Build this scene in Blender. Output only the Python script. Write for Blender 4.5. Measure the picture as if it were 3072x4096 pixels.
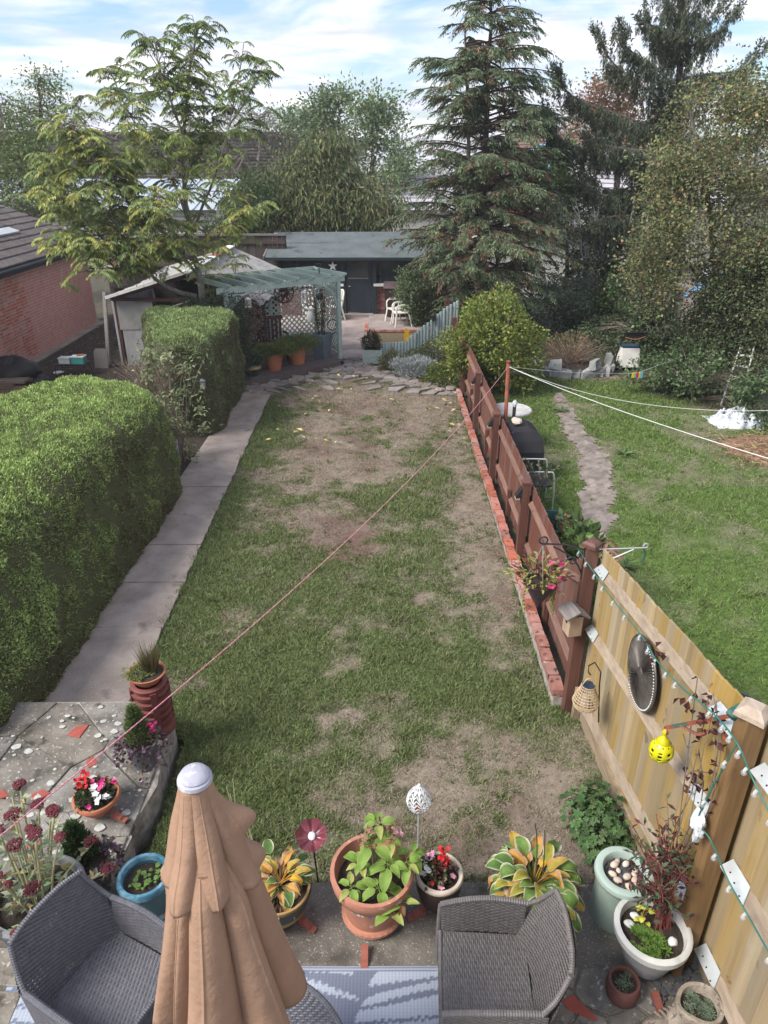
import bpy, math, random
import numpy as np
from mathutils import Vector, Matrix
R = math.radians
random.seed(11); rng = np.random.default_rng(11)
for o in list(bpy.data.objects): bpy.data.objects.remove(o)
sc = bpy.context.scene; COL = sc.collection

# ------------------------------------------------------------------ camera
cam = bpy.data.cameras.new('camera'); co = bpy.data.objects.new('camera', cam); COL.objects.link(co)
co.location = (0, 0, 4.75); co.rotation_euler = (R(63.5), 0, 0)
cam.sensor_fit = 'VERTICAL'; cam.sensor_height = 24; cam.lens = 16.64; cam.clip_start = .05; cam.clip_end = 3000
sc.camera = co
# ------------------------------------------------------------------ light
SUN_EL, SUN_AZ = 46, 245          # azimuth clockwise from +Y: behind and to the left of the camera
sun = bpy.data.lights.new('sun', 'SUN'); so = bpy.data.objects.new('sun', sun); COL.objects.link(so)
sun.energy = 1.35; sun.angle = R(24); sun.color = (1, .95, .88)
sd = Vector((math.sin(R(SUN_AZ))*math.cos(R(SUN_EL)), math.cos(R(SUN_AZ))*math.cos(R(SUN_EL)), math.sin(R(SUN_EL))))
so.rotation_euler = sd.to_track_quat('Z', 'Y').to_euler()
w = bpy.data.worlds.new('World'); sc.world = w; w.use_nodes = True
nt = w.node_tree; nt.nodes.clear()
def wn(t, **k):
    n = nt.nodes.new(t)
    for a, b in k.items(): setattr(n, a, b)
    return n
wo = wn('ShaderNodeOutputWorld'); bg = wn('ShaderNodeBackground'); sky = wn('ShaderNodeTexSky')
sky.sky_type = 'NISHITA'; sky.sun_disc = False; sky.sun_elevation = R(SUN_EL); sky.sun_rotation = R(SUN_AZ); sky.air_density = 1.0; sky.dust_density = 1.4
tc = wn('ShaderNodeTexCoord'); sep = wn('ShaderNodeSeparateXYZ'); nt.links.new(tc.outputs['Generated'], sep.inputs[0])
zz = wn('ShaderNodeMath', operation='ADD'); zz.inputs[1].default_value = .10; nt.links.new(sep.outputs['Z'], zz.inputs[0])
zm = wn('ShaderNodeMath', operation='MAXIMUM'); zm.inputs[1].default_value = .05; nt.links.new(zz.outputs[0], zm.inputs[0])
dx = wn('ShaderNodeMath', operation='DIVIDE'); nt.links.new(sep.outputs['X'], dx.inputs[0]); nt.links.new(zm.outputs[0], dx.inputs[1])
dy = wn('ShaderNodeMath', operation='DIVIDE'); nt.links.new(sep.outputs['Y'], dy.inputs[0]); nt.links.new(zm.outputs[0], dy.inputs[1])
cb = wn('ShaderNodeCombineXYZ'); nt.links.new(dx.outputs[0], cb.inputs[0]); nt.links.new(dy.outputs[0], cb.inputs[1])
def wnoise(scale, loc, rot, detail=7, rough=.55, dist=.5, sc3=(1, 1, 1)):
    mp = wn('ShaderNodeMapping'); mp.inputs['Location'].default_value = loc; mp.inputs['Rotation'].default_value = (0, 0, rot); mp.inputs['Scale'].default_value = sc3
    nt.links.new(cb.outputs[0], mp.inputs[0]); n = wn('ShaderNodeTexNoise'); n.inputs['Scale'].default_value = scale; n.inputs['Detail'].default_value = detail
    n.inputs['Roughness'].default_value = rough; n.inputs['Distortion'].default_value = dist; nt.links.new(mp.outputs[0], n.inputs[0]); return n
def wramp(src, stops):
    r = wn('ShaderNodeValToRGB'); el = r.color_ramp.elements
    while len(el) < len(stops): el.new(.5)
    for e, (p, c) in zip(el, stops): e.position = p; e.color = (*c, 1)
    nt.links.new(src, r.inputs[0]); return r
n1 = wnoise(.95, (2.1, .3, 0), R(-28), 8, .55, 1.3, (.75, 1.0, 1)); cov = wramp(n1.outputs[0], [(.385, (0, 0, 0)), (.57, (1, 1, 1))])
n2 = wnoise(1.3, (5.4, 2.2, 0), R(-15), 7, .6, .6, (.8, 1.2, 1)); shd = wramp(n2.outputs[0], [(.36, (3.5, 3.47, 3.50)), (.62, (2.05, 2.18, 2.68))])
blue = wn('ShaderNodeMixRGB', blend_type='MULTIPLY'); blue.inputs[0].default_value = 1; blue.inputs[2].default_value = (.44, .48, .53, 1); nt.links.new(sky.outputs[0], blue.inputs[1])
mx = wn('ShaderNodeMixRGB'); nt.links.new(cov.outputs[0], mx.inputs[0]); nt.links.new(blue.outputs[0], mx.inputs[1]); nt.links.new(shd.outputs[0], mx.inputs[2])
nt.links.new(mx.outputs[0], bg.inputs[0]); bg.inputs[1].default_value = .1; nt.links.new(bg.outputs[0], wo.inputs[0])
vs = sc.view_settings; vs.view_transform = 'Standard'; vs.look = 'None'; vs.exposure = 2.05; vs.gamma = 1

# ------------------------------------------------------------------ materials
MATS = {}
def M(name, c, c2=None, scale=6., rough=.8, bump=0., bscale=None, stretch=(1, 1, 1), spots=None, spots2=None, orn=.10, metal=0., attr=False, trans=0., spec=.3, detail=5., c3=None, world=False, lo=.35, hi=.65, alpha=1.):
    m = bpy.data.materials.new(name); m.use_nodes = True; t = m.node_tree; N = t.nodes; Lk = t.links.new; b = N['Principled BSDF']; out = N['Material Output']
    tcn = N.new('ShaderNodeTexCoord'); oi = N.new('ShaderNodeObjectInfo')
    vec = tcn.outputs['Object']
    if world:
        gp = N.new('ShaderNodeNewGeometry'); vec = gp.outputs['Position']
    else:
        ad = N.new('ShaderNodeVectorMath'); ad.operation = 'ADD'; ml = N.new('ShaderNodeVectorMath'); ml.operation = 'SCALE'; ml.inputs[0].default_value = (31, 17, 23); Lk(oi.outputs['Random'], ml.inputs['Scale'])
        Lk(vec, ad.inputs[0]); Lk(ml.outputs[0], ad.inputs[1]); vec = ad.outputs[0]
    mp = N.new('ShaderNodeMapping'); mp.inputs['Scale'].default_value = stretch; Lk(vec, mp.inputs[0])
    def noi(s, dt, src):
        n = N.new('ShaderNodeTexNoise'); n.inputs['Scale'].default_value = s; n.inputs['Detail'].default_value = dt; n.inputs['Roughness'].default_value = .6; Lk(src, n.inputs[0]); return n
    n = noi(scale, detail, mp.outputs[0])
    if attr:
        at = N.new('ShaderNodeAttribute'); at.attribute_name = 'Col'; col = at.outputs['Color']
    else:
        rp = N.new('ShaderNodeValToRGB'); e = rp.color_ramp.elements; c2 = c2 or tuple(x*.75 for x in c)
        e[0].position = lo; e[0].color = (*c, 1); e[1].position = hi; e[1].color = (*c2, 1)
        if c3: k = e.new(.5*(lo+hi)); k.color = (*c3, 1)
        Lk(n.outputs[0], rp.inputs[0]); col = rp.outputs[0]
    for sp in (spots, spots2):
        if sp:
            sn = noi(sp[1], 3, vec); sr = N.new('ShaderNodeValToRGB'); sr.color_ramp.elements[0].position = sp[2]; sr.color_ramp.elements[1].position = sp[2]+(sp[3] if len(sp) > 3 else .04); Lk(sn.outputs[0], sr.inputs[0])
            mi = N.new('ShaderNodeMixRGB'); Lk(sr.outputs[0], mi.inputs[0]); Lk(col, mi.inputs[1]); mi.inputs[2].default_value = (*sp[0], 1); col = mi.outputs[0]
    if orn:
        hs = N.new('ShaderNodeHueSaturation'); mr = N.new('ShaderNodeMapRange'); mr.inputs['To Min'].default_value = 1-orn; mr.inputs['To Max'].default_value = 1+orn; Lk(oi.outputs['Random'], mr.inputs[0]); Lk(mr.outputs[0], hs.inputs['Value']); Lk(col, hs.inputs['Color']); col = hs.outputs[0]
        if orn >= .13:
            k1 = N.new('ShaderNodeMath'); k1.operation = 'MULTIPLY'; k1.inputs[1].default_value = 7.31; k2 = N.new('ShaderNodeMath'); k2.operation = 'FRACT'; k3 = N.new('ShaderNodeMapRange'); k3.inputs['To Min'].default_value = .68; k3.inputs['To Max'].default_value = 1.12; Lk(oi.outputs['Random'], k1.inputs[0]); Lk(k1.outputs[0], k2.inputs[0]); Lk(k2.outputs[0], k3.inputs[0]); Lk(k3.outputs[0], hs.inputs['Saturation'])
    Lk(col, b.inputs['Base Color']); b.inputs['Roughness'].default_value = rough; b.inputs['Metallic'].default_value = metal; b.inputs['Specular IOR Level'].default_value = spec
    if bump:
        bn = noi(bscale or scale*3, 6, mp.outputs[0]); bp = N.new('ShaderNodeBump'); bp.inputs['Strength'].default_value = bump; bp.inputs['Distance'].default_value = .01; Lk(bn.outputs[0], bp.inputs['Height']); Lk(bp.outputs[0], b.inputs['Normal'])
    if trans:
        tr = N.new('ShaderNodeBsdfTranslucent'); Lk(col, tr.inputs[0]); ms = N.new('ShaderNodeMixShader'); ms.inputs[0].default_value = trans; Lk(b.outputs[0], ms.inputs[1]); Lk(tr.outputs[0], ms.inputs[2]); Lk(ms.outputs[0], out.inputs[0])
    b.inputs['Alpha'].default_value = alpha
    MATS[name] = m; return m
M('foliage', (.1, .1, .1), attr=True, rough=.6, trans=.28, orn=.06, spec=.25)
M('needle', (.1, .1, .1), attr=True, rough=.65, trans=.12, orn=0, spec=.2)
M('grass', (.1, .1, .1), attr=True, rough=.75, trans=.2, orn=0, spec=.15)
M('vcol', (.1, .1, .1), attr=True, rough=.8, orn=.04, bump=.25, bscale=60)
M('turf', (.1, .1, .1), attr=True, rough=.95, orn=0, bump=.9, bscale=22, spots=((.06, .045, .03), 26, .60, .10), spec=.1)
M('bark_grey', (.26, .235, .20), (.16, .14, .12), 12, .85, .5, stretch=(1, 1, .4), spots=((.34, .34, .27), 9, .6))
M('bark', (.11, .085, .065), (.055, .04, .032), 10, .9, .7, stretch=(1, 1, .3))
M('twig', (.20, .16, .13), (.11, .085, .07), 9, .85)
M('soil', (.055, .042, .032), (.03, .023, .018), 30, .95, .8, 90, spots=((.14, .11, .08), 45, .66))
M('earth', (.10, .085, .06), (.055, .05, .033), 3, .95, .6, 30, world=True, orn=0)
M('concrete_path', (.34, .285, .25), (.225, .185, .16), 2.6, .9, .5, 55, world=True, orn=.05, spots=((.47, .43, .40), 85, .63, .06), spots2=((.15, .125, .115), 3.2, .63, .12))
M('aggregate', (.20, .18, .155), (.125, .112, .095), 3, .9, .9, 60, world=True, orn=0, spots=((.36, .33, .29), 75, .60, .05), spots2=((.045, .042, .034), 2.4, .55, .16))
M('flagstone', (.25, .225, .19), (.105, .093, .078), 3.4, .9, .9, 30, world=True, orn=.14, spots=((.40, .375, .33), 30, .60, .07), spots2=((.06, .054, .044), 5.5, .56, .12))
M('pale_flag', (.25, .21, .185), (.155, .13, .117), 3, .85, .5, 25, world=True, orn=.16, spots=((.20, .175, .15), 8, .60, .1))
M('pink_flag', (.34, .28, .26), (.225, .185, .17), 2, .9, .5, 40, world=True, orn=.10, spots=((.52, .48, .45), 40, .66, .06))
M('mortar', (.40, .365, .32), (.20, .18, .155), 14, .95, .4, world=True)
M('dark_joint', (.085, .075, .062), (.05, .046, .036), 9, .95, .6, world=True)
M('lichen', (.50, .50, .46), (.36, .365, .34), 25, .95, .3)
M('red_tile', (.36, .09, .065), (.27, .065, .05), 9, .75, .2)
M('brick_orange', (.42, .155, .105), (.30, .10, .07), 8, .85, .5, 40, orn=.25, spots=((.06, .055, .042), 16, .585, .06), spots2=((.50, .42, .36), 12, .68, .06))
M('brick_red', (.50, .175, .12), (.385, .125, .09), 7, .85, .3, 50, orn=.16)
M('brick_shed', (.30, .10, .08), (.20, .065, .055), 7, .85, .3, orn=.3)
M('wall_mortar', (.56, .50, .45), (.46, .40, .36), 10, .95, .3)
M('tile_roof', (.12, .10, .10), (.07, .058, .06), 10, .75, .5, orn=.18, spots=((.22, .20, .185), 22, .66, .06))
M('felt', (.125, .145, .148), (.088, .105, .108), 2, .9, .9, 160, spots=((.18, .215, .225), 60, .60, .10), spots2=((.05, .065, .07), 2.6, .62, .05))
M('black_timber', (.026, .040, .046), (.018, .029, .034), 8, .5, .1)
M('door_paint', (.030, .040, .052), (.022, .030, .040), 4, .4, .05)
M('white_paint', (.72, .72, .68), (.60, .60, .56), 8, .55)
M('asbestos', (.36, .345, .33), (.25, .24, .23), 3, .95, .5, 30, spots=((.09, .085, .075), 18, .60, .06), orn=.05)
M('brown_wood', (.165, .068, .048), (.115, .046, .034), 3, .6, .25, 8, stretch=(14, 14, .7), orn=.13)
M('brown_post', (.135, .062, .046), (.10, .046, .035), 4, .55, .15, stretch=(8, 8, .7), orn=.05)
M('brown_rail', (.20, .115, .085), (.145, .08, .06), 5, .65, .2, stretch=(9, .8, 9), orn=.1, spots=((.11, .06, .05), 6, .62, .05))
M('yellow_board', (.34, .235, .095), (.25, .165, .06), 2.0, .7, .25, 8, stretch=(9, 9, .55), orn=.20, c3=(.30, .205, .078), spots=((.20, .11, .04), 8, .665, .03), spots2=((.30, .235, .12), 2.2, .54, .14), lo=.3, hi=.7)
M('grey_rail', (.33, .265, .195), (.235, .18, .13), 3, .75, .4, 10, stretch=(12, .8, 12), orn=.08, spots=((.15, .10, .065), 8, .68, .04))
M('gravel_board', (.30, .235, .16), (.20, .15, .10), 3, .8, .4, 10, stretch=(9, .6, 9), orn=.1)
M('oak_post', (.21, .125, .055), (.15, .085, .035), 4, .7, .2, stretch=(9, 9, .6), orn=.05)
M('cap_wood', (.42, .34, .265), (.32, .25, .19), 4, .8, .4, stretch=(9, 1, 9))
M('old_fence', (.105, .078, .068), (.065, .05, .045), 3, .9, .3, stretch=(12, 12, .6), orn=.25)
M('grey_fence', (.25, .215, .185), (.16, .135, .115), 3, .9, .3, stretch=(9, 9, .6), orn=.2)
M('sage_paint', (.36, .44, .395), (.28, .35, .315), 6, .7, .2, stretch=(3, 3, 3), orn=.08, spots=((.47, .50, .45), 9, .63, .06))
M('log_paint', (.33, .40, .375), (.25, .315, .295), 4, .75, .3, stretch=(6, 6, .6), orn=.12)
M('deck', (.125, .10, .095), (.085, .068, .064), 4, .8, .3, stretch=(1, 9, 9), orn=.15, world=False)
M('galv', (.62, .66, .66), (.52, .56, .57), 6, .42, .1, metal=.35, orn=.05)
M('steel', (.62, .62, .60), (.5, .5, .49), 6, .35, metal=.6)
M('black_metal', (.02, .02, .022), (.03, .026, .024), 10, .45)
M('rust_red', (.30, .085, .045), (.16, .05, .035), 12, .6, spots=((.04, .12, .095), 10, .58))
M('green_metal', (.045, .13, .105), (.03, .085, .07), 12, .55)
M('wicker_grey', (.135, .133, .148), (.095, .093, .104), 30, .42, .15, 200, orn=.0, spec=.5)
M('wicker_grey_warm_light', (.16, .143, .133), (.112, .10, .094), 30, .45, .15, 200, orn=.0, spec=.5)  # same grey wicker, its colour tinted warm to paint in the right chair's light
M('wicker_dark', (.05, .05, .055), (.035, .034, .038), 30, .6)
M('parasol_cloth', (.375, .235, .158), (.33, .205, .137), 5, .85, 1.0, 16, trans=.10, orn=0, spec=.2)
M('parasol_cap', (.44, .44, .50), (.36, .36, .42), 12, .65, .3, spots=((.56, .56, .58), 14, .6))
M('terracotta', (.42, .19, .125), (.34, .145, .095), 5, .8, .25, 40, spots=((.55, .36, .27), 9, .64, .07), orn=.08)
M('terracotta_dark', (.30, .105, .075), (.24, .08, .06), 5, .7, .2, orn=.1)
M('terracotta_clean', (.45, .165, .09), (.38, .135, .075), 4, .75, .1, orn=.08)
M('maroon_clay', (.17, .055, .048), (.13, .04, .036), 5, .55, .15, 20)
M('blue_glaze', (.055, .16, .195), (.035, .105, .14), 3, .22, .08, spec=.6)
M('blue_rim', (.17, .33, .42), (.06, .17, .24), 14, .3, .1, spec=.5, lo=.42, hi=.58)
M('sage_glaze', (.30, .37, .32), (.25, .315, .27), 3, .45, .25, 8, spec=.4)
M('sage_rim', (.36, .44, .385), (.29, .365, .32), 6, .55, .3, 12)
M('white_pot', (.62, .61, .58), (.47, .47, .43), 4, .7, .2, 30, spots=((.36, .37, .32), 5, .60, .12))
M('brown_glaze', (.075, .048, .036), (.055, .036, .028), 4, .45, .1)
M('cream_rim', (.52, .45, .37), (.40, .335, .27), 9, .8, .2)
M('tan_glaze', (.38, .25, .11), (.27, .165, .07), 4, .4, .1)
M('green_glaze', (.035, .055, .052), (.022, .035, .034), 5, .3, .1, spec=.5)
M('slate_pot', (.105, .11, .12), (.05, .052, .058), 4, .85, .35, 20, lo=.4, hi=.6)
M('slate_rim', (.29, .29, .29), (.17, .17, .175), 8, .9, .4, spots=((.07, .07, .07), 7, .6))
M('zinc', (.20, .225, .235), (.14, .16, .17), 7, .5, .1, metal=.3)
M('maroon_pot', (.155, .065, .052), (.11, .045, .038), 6, .7, .2)
M('stone_boot', (.36, .30, .235), (.20, .165, .13), 10, .95, .9, 60, spots=((.09, .075, .06), 24, .58, .08))
M('slate_chip', (.095, .10, .105), (.055, .058, .064), 20, .7, .3, orn=.3)
M('planter_grey', (.145, .175, .20), (.115, .14, .165), 5, .65)
M('plastic_white', (.74, .73, .66), (.68, .67, .60), 6, .45)
M('bin_brown', (.065, .038, .035), (.05, .03, .028), 5, .45)
M('bin_lid', (.12, .085, .09), (.09, .065, .07), 5, .4)
M('glass_dark', (.05, .06, .065), (.03, .035, .04), 2, .08, spec=.8)
M('glass_clear', (.50, .52, .52), (.45, .47, .47), 2, .08, spec=.9, alpha=.30)
M('card_brown', (.22, .17, .13), (.16, .12, .09), 3, .9)
M('yellow_ceramic', (.60, .56, .008), (.48, .44, .006), 5, .22, .05, spec=.6)
M('rattan', (.55, .42, .27), (.42, .31, .19), 20, .6)
M('iron_disc', (.115, .10, .088), (.065, .056, .05), 16, .5, .2, metal=.3)
M('shell', (.70, .70, .68), (.6, .6, .58), 10, .3)
M('cord_green', (.03, .17, .135), (.02, .12, .10), 10, .5)
M('rope_pink', (.50, .10, .15), (.56, .34, .36), 120, .7, lo=.47, hi=.53)
M('rope_white', (.72, .72, .70), (.62, .62, .60), 30, .6)
M('red_glass', (.20, .045, .06), (.12, .03, .04), 14, .18, spec=.7, spots=((.46, .38, .40), 11, .66, .04))
M('white_metal', (.66, .67, .68), (.52, .53, .54), 14, .45, metal=.15)
M('teal_wall', (.30, .42, .42), (.22, .33, .33), 6, .85, .3, spots=((.12, .13, .11), 9, .63))
M('bird_wood', (.40, .29, .20), (.30, .21, .14), 6, .8, .2, stretch=(4, 4, 1))
M('grey_wood', (.23, .21, .20), (.15, .135, .125), 5, .85, .4, stretch=(9, .8, 9))
M('tarp_black', (.018, .019, .021), (.03, .03, .032), 5, .55)
M('timber', (.27, .19, .125), (.19, .13, .085), 5, .85, stretch=(1, 8, 8), orn=.3)
M('blue_tarp', (.10, .26, .50), (.22, .40, .60), 4, .45, lo=.4, hi=.6)
M('white_sheet', (.62, .64, .67), (.42, .45, .49), 5, .4)
M('board_grey', (.27, .265, .245), (.19, .185, .17), 2.5, .9, .2, spots=((.13, .115, .10), 3.5, .63, .05))
M('board_pale', (.40, .39, .40), (.29, .275, .275), 2.5, .9, .3, 12, stretch=(4, 4, .7), spots=((.22, .15, .11), 3, .66, .1))
M('dark_red_wood', (.075, .032, .027), (.05, .02, .017), 4, .7)
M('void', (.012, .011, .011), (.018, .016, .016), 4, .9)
M('clad_brown', (.155, .145, .125), (.12, .112, .10), 1.5, .9, .1, stretch=(.05, .05, 3))
M('roof_pale', (.40, .45, .49), (.33, .375, .41), .6, .6)
M('clad_cream', (.50, .49, .44), (.42, .41, .37), .6, .8)
M('roof_lilac', (.44, .42, .45), (.35, .335, .365), 2, .85, orn=.1)
M('roof_brown', (.20, .12, .10), (.14, .085, .07), 2, .9)
M('sky_blue_paint', (.25, .42, .62), (.22, .37, .55), 4, .6)
M('stone_grey', (.33, .33, .32), (.22, .22, .215), 5, .9, .5, 18, orn=.2, spots=((.12, .115, .10), 7, .6, .1))
M('mulch', (.30, .18, .115), (.15, .085, .055), 25, .95, .8, 70)
M('mower_cloth', (.66, .65, .60), (.58, .57, .52), 6, .8)
M('navy', (.035, .06, .105), (.025, .045, .08), 6, .6)
M('table_grey', (.46, .45, .43), (.34, .33, .315), 6, .7, .1, spots=((.55, .54, .51), 14, .62))
M('cover_black', (.028, .027, .031), (.018, .018, .02), 5, .42, .15, 8)
M('bucket_green', (.04, .12, .105), (.03, .095, .085), 5, .4)
M('yellow_paint', (.75, .42, .01), (.68, .37, .01), 5, .5)
M('sign_red', (.62, .05, .12), (.55, .045, .11), 5, .6)
M('teal_plastic', (.10, .42, .38), (.08, .36, .33), 5, .4)
M('solar', (.03, .045, .075), (.02, .03, .055), 6, .12, spec=.8)
M('lamp_green_dark', (.012, .014, .014), (.02, .022, .022), 6, .5)
M('stem', (.17, .22, .07), (.13, .16, .05), 9, .6)
M('sedum_stem', (.42, .40, .22), (.33, .30, .17), 9, .7)
M('red_stem', (.24, .06, .05), (.16, .045, .04), 9, .6)
M('bleached', (.60, .56, .52), (.45, .42, .39), 9, .85)
M('petal_pink', (.72, .07, .26), (.62, .05, .20), 12, .5, trans=.2)
M('petal_red', (.66, .02, .025), (.5, .015, .02), 12, .5, trans=.2)
M('petal_white', (.82, .82, .80), (.72, .72, .68), 12, .5, trans=.2)
M('petal_pale', (.78, .40, .52), (.70, .33, .46), 12, .5, trans=.2)
M('petal_yellow', (.80, .62, .03), (.70, .52, .03), 12, .5, trans=.2)
M('bloom_maroon', (.19, .045, .055), (.11, .03, .035), 50, .9, .8, 120)
M('bloom_dry', (.22, .13, .09), (.30, .16, .12), 40, .9, .8, 120)
M('leaf_fallen', (.72, .60, .16), (.56, .40, .12), 9, .7, orn=.3, trans=.2)
M('pebble', (.58, .47, .38), (.46, .36, .29), 8, .5, orn=.22)
M('wire_brown', (.05, .03, .028), (.035, .022, .02), 9, .6)
M('basket_cone', (.085, .058, .062), (.05, .035, .038), 14, .6, .6, 60, stretch=(1, 1, 6))
m = MATS['glass_clear']; m.node_tree.nodes['Principled BSDF'].inputs['Roughness'].default_value = .05

# ------------------------------------------------------------------ builders
def link(name, me, mat, parent=None, loc=None, rot=None, scale=None):
    if mat is not None and not me.materials: me.materials.append(MATS[mat])
    o = bpy.data.objects.new(name, me); COL.objects.link(o)
    if parent is not None: o.parent = parent
    if loc is not None: o.location = loc
    if rot is not None: o.rotation_euler = rot
    if scale is not None: o.scale = scale
    return o
def npmesh(V, F, col=None, smooth=False, name='mesh'):
    V = np.asarray(V, dtype=np.float32); F = np.asarray(F, dtype=np.int32); k = F.shape[1]; me = bpy.data.meshes.new(name)
    me.vertices.add(len(V)); me.vertices.foreach_set('co', V.ravel()); me.loops.add(F.size); me.loops.foreach_set('vertex_index', F.ravel())
    me.polygons.add(len(F)); me.polygons.foreach_set('loop_start', np.arange(0, F.size, k, dtype=np.int32))
    try: me.polygons.foreach_set('loop_total', np.full(len(F), k, dtype=np.int32))
    except Exception: pass
    me.polygons.foreach_set('use_smooth', np.full(len(F), bool(smooth)))
    if col is not None:
        a = me.color_attributes.new('Col', 'FLOAT_COLOR', 'POINT'); c = np.ones((len(V), 4), dtype=np.float32); c[:, :3] = np.clip(col, 0, 1); a.data.foreach_set('color', c.ravel())
    me.update(calc_edges=True); me.validate(); return me
class MB:
    def __init__(s): s.v = []; s.f = []; s.c = []
    def add(s, V, F, col=None):
        n = len(s.v); s.v += [tuple(p) for p in V]; s.f += [tuple(i+n for i in f) for f in F]
        s.c += [col or (.5, .5, .5)]*len(V); return s
    def box(s, c, d, rz=0., jit=0., mat=None, col=None):
        V = []
        for sx, sy, sz in ((-1, -1, -1), (1, -1, -1), (1, 1, -1), (-1, 1, -1), (-1, -1, 1), (1, -1, 1), (1, 1, 1), (-1, 1, 1)):
            p = Vector((sx*d[0]/2+random.uniform(-jit, jit), sy*d[1]/2+random.uniform(-jit, jit), sz*d[2]/2+random.uniform(-jit, jit)))
            if mat: p = mat @ p
            elif rz: p = Matrix.Rotation(rz, 3, 'Z') @ p
            V.append(Vector(c)+p)
        return s.add(V, [(0, 3, 2, 1), (4, 5, 6, 7), (0, 1, 5, 4), (1, 2, 6, 5), (2, 3, 7, 6), (3, 0, 4, 7)], col)
    def beam(s, a, b, w, h, up=(0, 0, 1), col=None):
        a, b = Vector(a), Vector(b); y = (b-a); L = y.length; y.normalize(); up = Vector(up)
        x = y.cross(up)
        if x.length < 1e-4: x = y.cross(Vector((0, 1, 0)))
        x.normalize(); z = x.cross(y)
        return s.box((a+b)/2, (w, L, h), mat=Matrix((x, y, z)).transposed(), col=col)
    def tube(s, pts, r, n=6, cap=True, col=None):
        pts = [Vector(p) for p in pts]; k = len(pts); rr = r if isinstance(r, (list, tuple)) else [r]*k
        V = []; ref = Vector((.31, .17, .93))
        for i, p in enumerate(pts):
            t = (pts[min(i+1, k-1)]-pts[max(i-1, 0)])
            if t.length < 1e-7: t = Vector((0, 0, 1))
            t.normalize(); x = t.cross(ref)
            if x.length < .05: x = t.cross(Vector((1, 0, 0)))
            x.normalize(); y = t.cross(x); ref = -x.cross(t) if False else ref
            for j in range(n):
                a = 2*math.pi*j/n; V.append(p+(x*math.cos(a)+y*math.sin(a))*rr[i])
        F = [(i*n+j, i*n+(j+1) % n, (i+1)*n+(j+1) % n, (i+1)*n+j) for i in range(k-1) for j in range(n)]
        if cap: F += [tuple(range(n-1, -1, -1)), tuple((k-1)*n+j for j in range(n))]
        return s.add(V, F, col)
    def lathe(s, prof, c=(0, 0, 0), n=32, sq=1., wob=0., col=None):
        V = []; k = len(prof); ph = random.random()*6
        for r, z in prof:
            for j in range(n):
                a = 2*math.pi*j/n; rr = r*(1+wob*math.sin(3*a+ph)*.5+wob*.5*math.sin(5*a+ph*2))
                V.append((c[0]+rr*math.cos(a), c[1]+rr*sq*math.sin(a), c[2]+z))
        F = [(i*n+j, i*n+(j+1) % n, (i+1)*n+(j+1) % n, (i+1)*n+j) for i in range(k-1) for j in range(n)]
        return s.add(V, F, col)
    def disc(s, c, r, n=32, col=None, dome=0.):
        V = [(c[0], c[1], c[2]+dome)]+[(c[0]+r*math.cos(2*math.pi*j/n), c[1]+r*math.sin(2*math.pi*j/n), c[2]) for j in range(n)]
        return s.add(V, [(0, 1+j, 1+(j+1) % n) for j in range(n)], col)
    def prism(s, poly, z0, z1, col=None, inset=0.):
        n = len(poly); zs = z1 if isinstance(z1, (list, tuple)) else [z1]*n
        V = [(p[0], p[1], z0) for p in poly]; top = poly
        if inset:
            cx = sum(p[0] for p in poly)/n; cy = sum(p[1] for p in poly)/n
            m = []
            for p in poly:
                d = math.hypot(p[0]-cx, p[1]-cy)+1e-6; kk = max(0, 1-inset/d); m.append((cx+(p[0]-cx)*kk, cy+(p[1]-cy)*kk))
            V += [(p[0], p[1], zs[i]-inset*.6) for i, p in enumerate(poly)]; V += [(p[0], p[1], zs[i]) for i, p in enumerate(m)]
            F = [(i, (i+1) % n, n+(i+1) % n, n+i) for i in range(n)]+[(n+i, n+(i+1) % n, 2*n+(i+1) % n, 2*n+i) for i in range(n)]+[tuple(2*n+i for i in range(n))]
            return s.add(V, F, col)
        V += [(p[0], p[1], zs[i]) for i, p in enumerate(top)]
        return s.add(V, [(i, (i+1) % n, n+(i+1) % n, n+i) for i in range(n)]+[tuple(n+i for i in range(n)), tuple(range(n-1, -1, -1))], col)
    def lump(s, c, d, n=10, m=7, wob=.2, seed=None, col=None, flat=None):
        rr = random.Random(seed); ph = [rr.random()*6.3 for _ in range(6)]; V = []; F = []
        for i in range(m+1):
            th = math.pi*i/m
            for j in range(n):
                a = 2*math.pi*j/n; q = 1+wob*(.5*math.sin(2*a+ph[0]+th*2)+.3*math.sin(4*a+ph[1]-th*3)+.3*math.cos(3*th+ph[2]))
                z = math.cos(th)*q
                if flat is not None: z = max(z, flat)
                V.append((c[0]+d[0]*math.sin(th)*math.cos(a)*q, c[1]+d[1]*math.sin(th)*math.sin(a)*q, c[2]+d[2]*z))
        for i in range(m):
            for j in range(n): F.append((i*n+j, (i+1)*n+j, (i+1)*n+(j+1) % n, i*n+(j+1) % n))
        return s.add(V, F, col)
    def mesh(s, smooth=False, name='mesh', cols=False):
        me = bpy.data.meshes.new(name); me.from_pydata(s.v, [], s.f)
        if smooth:
            me.polygons.foreach_set('use_smooth', [True]*len(me.polygons))
            try: me.set_sharp_from_angle(angle=R(45))
            except Exception: pass
        if cols:
            a = me.color_attributes.new('Col', 'FLOAT_COLOR', 'POINT'); a.data.foreach_set('color', [x for c in s.c for x in (*c, 1)])
        me.validate(); return me
    def build(s, name, mat, parent=None, smooth=False, loc=None, cols=False, rot=None):
        return link(name, s.mesh(smooth, name, cols), mat, parent, loc, rot)
def tag(o, label=None, cat=None, group=None, kind=None):
    if label: o['label'] = label
    if cat: o['category'] = cat
    if group: o['group'] = group
    if kind: o['kind'] = kind
    return o
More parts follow.
